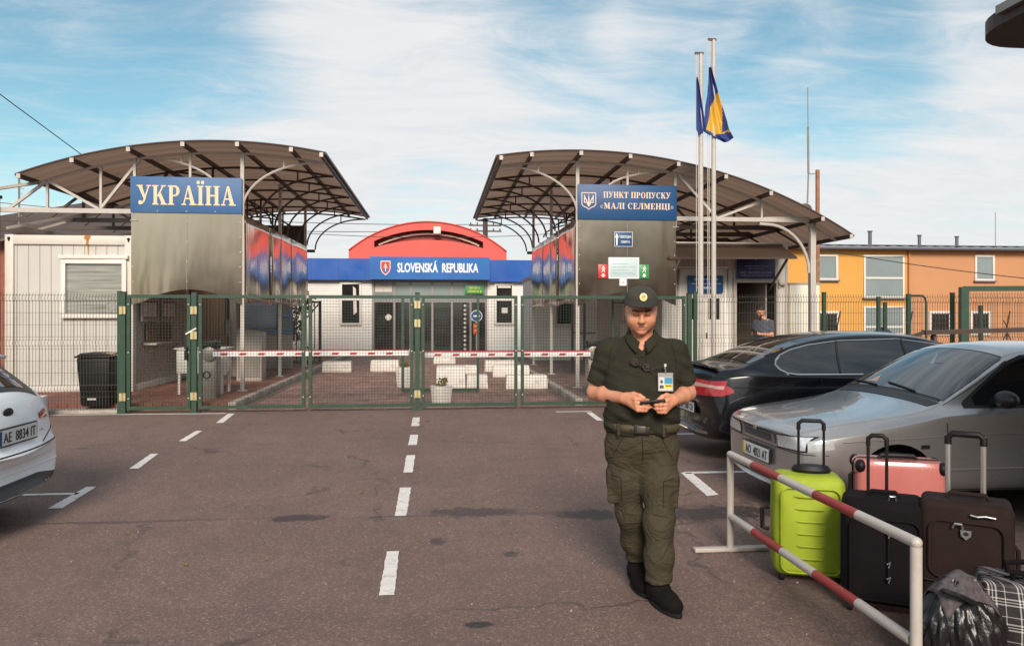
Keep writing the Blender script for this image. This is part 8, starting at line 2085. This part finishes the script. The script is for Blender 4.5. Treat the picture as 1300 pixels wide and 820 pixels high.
# cap
HM = HR.to_matrix().to_4x4() @ Matrix.Scale(1.03, 4); HM.translation = Vector(HC)
cap = MB()
def dome(u, v):
    a = u * 2 * math.pi; ph = v * math.pi / 2
    rx, ry, rz = 0.0905, 0.110, 0.092
    st = math.cos(ph) ** 0.55; x = rx * st * math.cos(a); y = 0.012 + ry * st * math.sin(a); zb_ = 0.066 - 0.030 * math.sin(a); k_ = math.sin(ph) ** 1.05; z = zb_ + (0.142 - zb_) * k_
    pk = 0.0022 * abs(math.sin(3 * a)) * (1 - v)
    return HM @ Vector((x * (1 + pk), y, z))
cap.grid(dome, 60, 16); co = cap.build('cap', M_CAP, t, smooth=True, solid=0.004)
cap = MB()
def brim(u, v):
    a = rad(198) + u * rad(144); x = math.cos(a) * (0.091 + 0.006 * v); yb_ = 0.012 + math.sin(a) * 0.111
    f = max(0.0, -math.sin(a)) ** 0.7; y = yb_ - 0.054 * v * f
    z = 0.1065 - 0.021 * v * f - 2.1 * x * x * (0.6 + 0.9 * v)
    return HM @ Vector((x, y, z))
cap.grid(brim, 36, 10); cap.build('cap_peak', mat('dark_olive_peak', (0.024, 0.021, 0.016), 0.85, var=0.12, vscale=9), co, smooth=True, solid=0.005)
cap = MB(); cc = HM @ Vector((0.006, -0.0915, 0.1235)); nn = (HM.to_3x3() @ Vector((0.03, -0.93, 0.36))).normalized(); up_ = (HM.to_3x3() @ Vector((0, 0.36, 0.93))).normalized(); ri_ = up_.cross(nn).normalized()
ri_ = Vector((1, 0, 0)) if ri_.length < 0.5 else ri_
def oval(mb, o, rx, ry, d): mb.prism([(rx * math.cos(2 * math.pi * i / 28), ry * math.sin(2 * math.pi * i / 28)) for i in range(28)], o, ri_ if ri_.cross(up_).dot(nn) > 0 else -ri_, up_, d)
M_GOLD = mat('gold_embroidery', (0.72, 0.55, 0.16), 0.5, var=0.2, vscale=200)
M_PALEGOLD = mat('pale_embroidery', (0.80, 0.72, 0.45), 0.6, var=0.2, vscale=200)
oval(cap, cc + nn * 0.010, 0.0205, 0.0225, 0.012); em_ = cap.build('cap_emblem', M_PALEGOLD, co)
cap = MB(); oval(cap, cc + nn * 0.0125, 0.0145, 0.0165, 0.002); inner = cap.build('emblem_field', M_GOLD, em_)
cap = MB()
for dx, h_ in ((-0.006, 0.010), (0, 0.013), (0.006, 0.010)): cap.obox(cc + nn * 0.0135 + ri_ * dx + up_ * (h_ / 2 - 0.004), (0.0024, 0.002, h_), Matrix((ri_, nn, up_)).transposed())
cap.build('emblem_trident', mat('olive_thread', (0.10, 0.09, 0.03), 0.7), em_)

# phone in his hands, glasses hung on the shirt, badge on a clip
pt = thing('phone', 'black phone held in both hands of the walking man', 'phone', (0, 0, 0))
gm = Matrix.Rotation(rad(-15.5), 4, 'Z'); gm.translation = Vector((1.185, 4.253, 0))
pr = gm @ Vector((0.058, -0.262, 1.158)); pt.location = pr; pt.rotation_euler = (rad(-32), rad(-8), rad(-15.5))
rb = rbox((0.138, 0.068, 0.010), 'phone_case', M_PLATEINK, pt, 0.004, 3, (0, 0, -0.005))
q = MB(); q.box(-0.066, 0.066, -0.031, 0.031, 0.0052, 0.0060); q.build('screen', mat('phone_screen', (0.01, 0.011, 0.013), 0.08, spec=0.8), pt)
M_GLFR = mat('bronze_frame', (0.16, 0.10, 0.05), 0.35, 0.6)
gl = thing('eyeglasses', 'folded thin framed glasses hanging on the front of the olive polo', 'glasses', gm @ Vector((-0.008, -0.172, 1.362)), rad(-15.5)); gl.rotation_euler = (rad(8), rad(24), rad(-15.5))
for sx in (-1, 1):
    q = MB(); q.tube([(sx * 0.034 + 0.026 * math.cos(a), 0, 0.016 * math.sin(a)) for a in [2 * math.pi * i / 20 for i in range(20)]], 0.0022, 6, closed=True); rm = q.build('rim', M_PLATEINK, gl, smooth=True)
    q = MB(); q.prism([(0.025 * math.cos(2 * math.pi * i / 18), 0.015 * math.sin(2 * math.pi * i / 18)) for i in range(18)], (sx * 0.034, 0.0, 0), X, Z, 0.0012); q.build('lens', mat('clear_lens_glass', (0.9, 0.88, 0.85), 0.03, trans=1.0), rm)
q = MB(); q.tube([(-0.008, 0, 0.004), (0, -0.002, 0.007), (0.008, 0, 0.004)], 0.0018, 6); q.build('bridge', M_GLFR, gl)
q = MB(); q.tube([(0.060, 0, 0.006), (0.062, 0.006, 0.004), (-0.055, 0.008, -0.008)], 0.0022, 6); q.build('temple', M_GLFR, gl); q = MB(); q.tube([(-0.060, 0, 0.006), (-0.062, 0.006, 0.004), (0.085, 0.008, -0.014)], 0.0022, 6); q.build('temple', M_GLFR, gl)
bd = thing('name_badge', 'plastic name badge with photo, blue and yellow fields clipped to the shirt', 'badge', gm @ Vector((0.128, -0.182, 1.268)), rad(-15.5)); bd.rotation_euler = (rad(-4), 0, rad(-15.5 + 10))
q = MB(); q.box(-0.042, 0.042, -0.001, 0.001, -0.050, 0.052); q.build('sleeve', mat('badge_plastic', (0.34, 0.31, 0.30), 0.15, coat=1.0), bd)
q = MB(); q.box(-0.038, 0.038, -0.0022, -0.0012, -0.044, 0.028); cd = q.build('card', M_PAPER, bd)
q = MB(); q.box(-0.006, 0.037, -0.0032, -0.0024, -0.008, 0.026); q.build('blue_field', mat('badge_blue', (0.03, 0.25, 0.45), 0.4), cd)
q = MB(); q.box(-0.006, 0.037, -0.0032, -0.0024, -0.030, -0.0085); q.build('yellow_field', mat('badge_yellow', (0.75, 0.5, 0.03), 0.4), cd)
q = MB(); q.box(-0.036, -0.009, -0.0032, -0.0024, -0.034, 0.024); ph_ = q.build('photo', mat('badge_photo', (0.55, 0.55, 0.56), 0.4), cd)
q = MB(); q.prism([(0.0075 * math.cos(i * math.pi / 7), 0.0095 * math.sin(i * math.pi / 7)) for i in range(14)], (-0.0225, -0.0040, 0.003), X, Z, 0.0006); q.prism([(-0.012, -0.0335), (0.012, -0.0335), (0.010, -0.016), (-0.010, -0.016)], (-0.0225, -0.0040, 0.0), X, Z, 0.0006); q.build('portrait', mat('badge_ink', (0.05, 0.045, 0.05), 0.5), ph_)
bars_of_text((0.016, -0.0034, -0.022), X, Z, [(0, -0.016, 0.016, 0.006)], M_PLATEINK, cd, seed=11)
q = MB(); q.tube([(0, -0.002, 0.05), (0.001, -0.004, 0.066), (-0.002, -0.004, 0.078), (-0.001, 0.0, 0.092)], 0.004, 6); q.obox((-0.001, -0.003, 0.094), (0.012, 0.008, 0.016)); q.build('clip', M_ALU, bd)
q = MB(); q.tube([(0, -0.001, 0.085), (-0.035, 0.0, 0.088), (-0.075, 0.002, 0.070)], 0.0022, 5); q.tube([(0, -0.001, 0.088), (0.035, 0.004, 0.098), (0.065, 0.012, 0.085)], 0.0022, 5); q.build('cord', M_PLATEINK, bd)

# ---- the second man, in the doorway, head bent over his phone
P2 = thing('person', 'man in grey polo and glasses standing in the dark doorway looking at his phone', 'person', (7.22, 16.05, 0.12), rad(-58))
t = P2
HR2 = Euler((rad(28), 0, 0), 'XYZ'); HC2 = (0, -0.07, 1.60)
vol = Vol((-0.38, -0.42, 0.80), (0.38, 0.22, 1.80), 0.008)
T2 = head(vol, HC2, HR2, 1.0); vol.cone((0, 0.01, 1.38), (0, -0.015, 1.52), 0.062, 0.056, 0.03); vol.cone((-0.15, 0.02, 1.38), (0.15, 0.02, 1.38), 0.05, 0.05, 0.03); vol.cone((0, 0.02, 1.1), (0, 0.02, 1.38), 0.10, 0.10, 0.04)
for sh, el, wr, kc in (((-0.19, 0.02, 1.36), (-0.24, 0.0, 1.08), (-0.10, -0.22, 1.12), (-0.05, -0.27, 1.15)), ((0.19, 0.02, 1.36), (0.23, 0.0, 1.08), (0.07, -0.23, 1.10), (0.02, -0.28, 1.12))):
    sh, el, wr = V3(*sh), V3(*el), V3(*wr); vol.cone((0, 0.02, 1.36), sh, 0.06, 0.055, 0.03); vol.cone(sh, el, 0.05, 0.043, 0.02); vol.cone(el, wr, 0.043, 0.028, 0.02)
    sg_ = 1 if sh[0] < 0 else -1
    hand(vol, wr, kc, (0.2 * sg_, 0.1, -1), (0, -1, 0.2), [[((0.8 * sg_, -0.3, 0.1), 0.034), ((0.9 * sg_, 0.3, 0), 0.024), ((0.6 * sg_, 0.7, 0), 0.018)]] * 4, [tuple(wr + V3(0.01 * sg_, -0.01, 0.015)), tuple(kc + V3(0, 0.02, 0.045)), tuple(kc + V3(0.03 * sg_, 0, 0.045)), tuple(kc + V3(0.05 * sg_, -0.01, 0.035))])
RM2 = np.array(HR2.to_matrix()); hc2 = np.array(HC2)
def pick2(C):
    q = (C - hc2) @ RM2; m = np.zeros(len(C), int); m[(q[:, 2] > 0.030 + 0.9 * np.maximum(0, -q[:, 1] - 0.02)) & (q[:, 2] > 0.055 - 0.9 * (q[:, 1] + 0.04))] = 1
    m[(np.abs(q[:, 0]) < 0.055) & (q[:, 1] < -0.06) & (q[:, 2] < -0.04) & ((np.abs(q[:, 0]) > 0.02) | (q[:, 2] < -0.075))] = 1
    return m
vol.mesh('body', [M_SKIN, M_HAIR], t, pick=pick2, smooth=1)
hr = Vol((-0.12, -0.22, 1.5), (0.12, 0.12, 1.78), 0.007); Mh = HR2.to_matrix(); c_ = Vector(HC2) + Mh @ Vector((0, 0.024, 0.045)); hr.ell(c_, (0.082, 0.099, 0.090), 0.01, 'add', HR2); c_ = Vector(HC2) + Mh @ Vector((0, -0.10, -0.03)); hr.ell(c_, (0.10, 0.085, 0.10), 0.01, 'sub', HR2)
cloth_noise(hr, lambda x, y, z: 0.003 * np.sin(140 * x + 60 * z) * np.sin(110 * y)); hr.mesh('hair', M_HAIR, t, smooth=1)
vol = Vol((-0.36, -0.24, 0.88), (0.36, 0.24, 1.48), 0.009)
vol.put(torso_field([(0.93, 0, 0.0, 0.190, 0.135), (1.10, 0, -0.012, 0.20, 0.150), (1.25, 0, 0.0, 0.205, 0.140), (1.34, 0, 0.01, 0.19, 0.12), (1.40, 0, 0.015, 0.13, 0.095), (1.44, 0, 0.01, 0.075, 0.075)]), (-0.22, -0.18, 0.92), (0.22, 0.18, 1.45), 0.02)
for sh, el in (((-0.19, 0.02, 1.35), (-0.24, 0.0, 1.08)), ((0.19, 0.02, 1.35), (0.23, 0.0, 1.08))): sh, el = V3(*sh), V3(*el); vol.cone(V3(0, 0.02, 1.37), sh, 0.06, 0.064, 0.04); vol.cone(sh, sh + (el - sh) * 0.62, 0.066, 0.062, 0.03)
cloth_noise(vol, lambda x, y, z: 0.003 * np.sin((0.5 * x + z) * 60 + 2 * np.sin(9 * x)))
vol.mesh('polo_shirt', mat('grey_polo', (0.075, 0.080, 0.105), 0.85, var=0.1), t, smooth=1)
vol = Vol((-0.25, -0.20, 0.05), (0.25, 0.20, 1.0), 0.011); vol.put(torso_field([(0.80, 0, 0, 0.18, 0.13), (0.96, 0, 0, 0.187, 0.133)]), (-0.2, -0.15, 0.8), (0.2, 0.15, 0.96), 0.03)
for sx in (-1, 1): vol.cone((sx * 0.095, 0, 0.85), (sx * 0.10, -0.01, 0.48), 0.095, 0.072, 0.03); vol.cone((sx * 0.10, -0.01, 0.48), (sx * 0.10, 0.02, 0.09), 0.072, 0.06, 0.03)
vol.mesh('trousers', mat('dark_trousers', (0.022, 0.022, 0.026), 0.85), t, smooth=1)
for sx in (-1, 1): q = MB(); q.sphere((sx * 0.10, -0.05, 0.045), (0.05, 0.14, 0.05), 16, 8); q.box(sx * 0.10 - 0.045, sx * 0.10 + 0.045, -0.18, 0.08, 0.0, 0.03); q.build('shoe', M_BOOT, t, smooth=True)
gm2 = Matrix.Rotation(rad(-58), 4, 'Z'); gm2.translation = Vector((7.22, 16.05, 0.12))
eg = thing('eyeglasses', 'dark rimmed glasses on the face of the man in the doorway', 'glasses', gm2 @ (Vector(HC2) + HR2.to_matrix() @ Vector((0, -0.104, 0.018)))); eg.rotation_euler = (rad(28), 0, rad(-58))
for sx in (-1, 1):
    q = MB(); q.tube([(sx * 0.032 + 0.023 * math.cos(a), 0, 0.016 * math.sin(a)) for a in [2 * math.pi * i / 16 for i in range(16)]], 0.003, 5, closed=True); q.build('rim', M_PLATEINK, eg)
    q = MB(); q.tube([(sx * 0.056, 0, 0.004), (sx * 0.078, 0.02, 0.004), (sx * 0.082, 0.10, 0.0)], 0.0025, 5); q.build('temple', M_PLATEINK, eg)
p2 = thing('phone', 'dark phone held by the man in the doorway', 'phone', gm2 @ Vector((-0.015, -0.315, 1.165)), rad(-58)); p2.rotation_euler = (rad(-40), 0, rad(-58)); rbox((0.075, 0.145, 0.010), 'phone_case', M_PLATEINK, p2, 0.004, 3); q = MB(); q.box(-0.033, 0.033, -0.066, 0.066, 0.0102, 0.011); q.build('screen', mat('phone_screen', (0.01, 0.011, 0.013), 0.08, spec=0.8), p2)
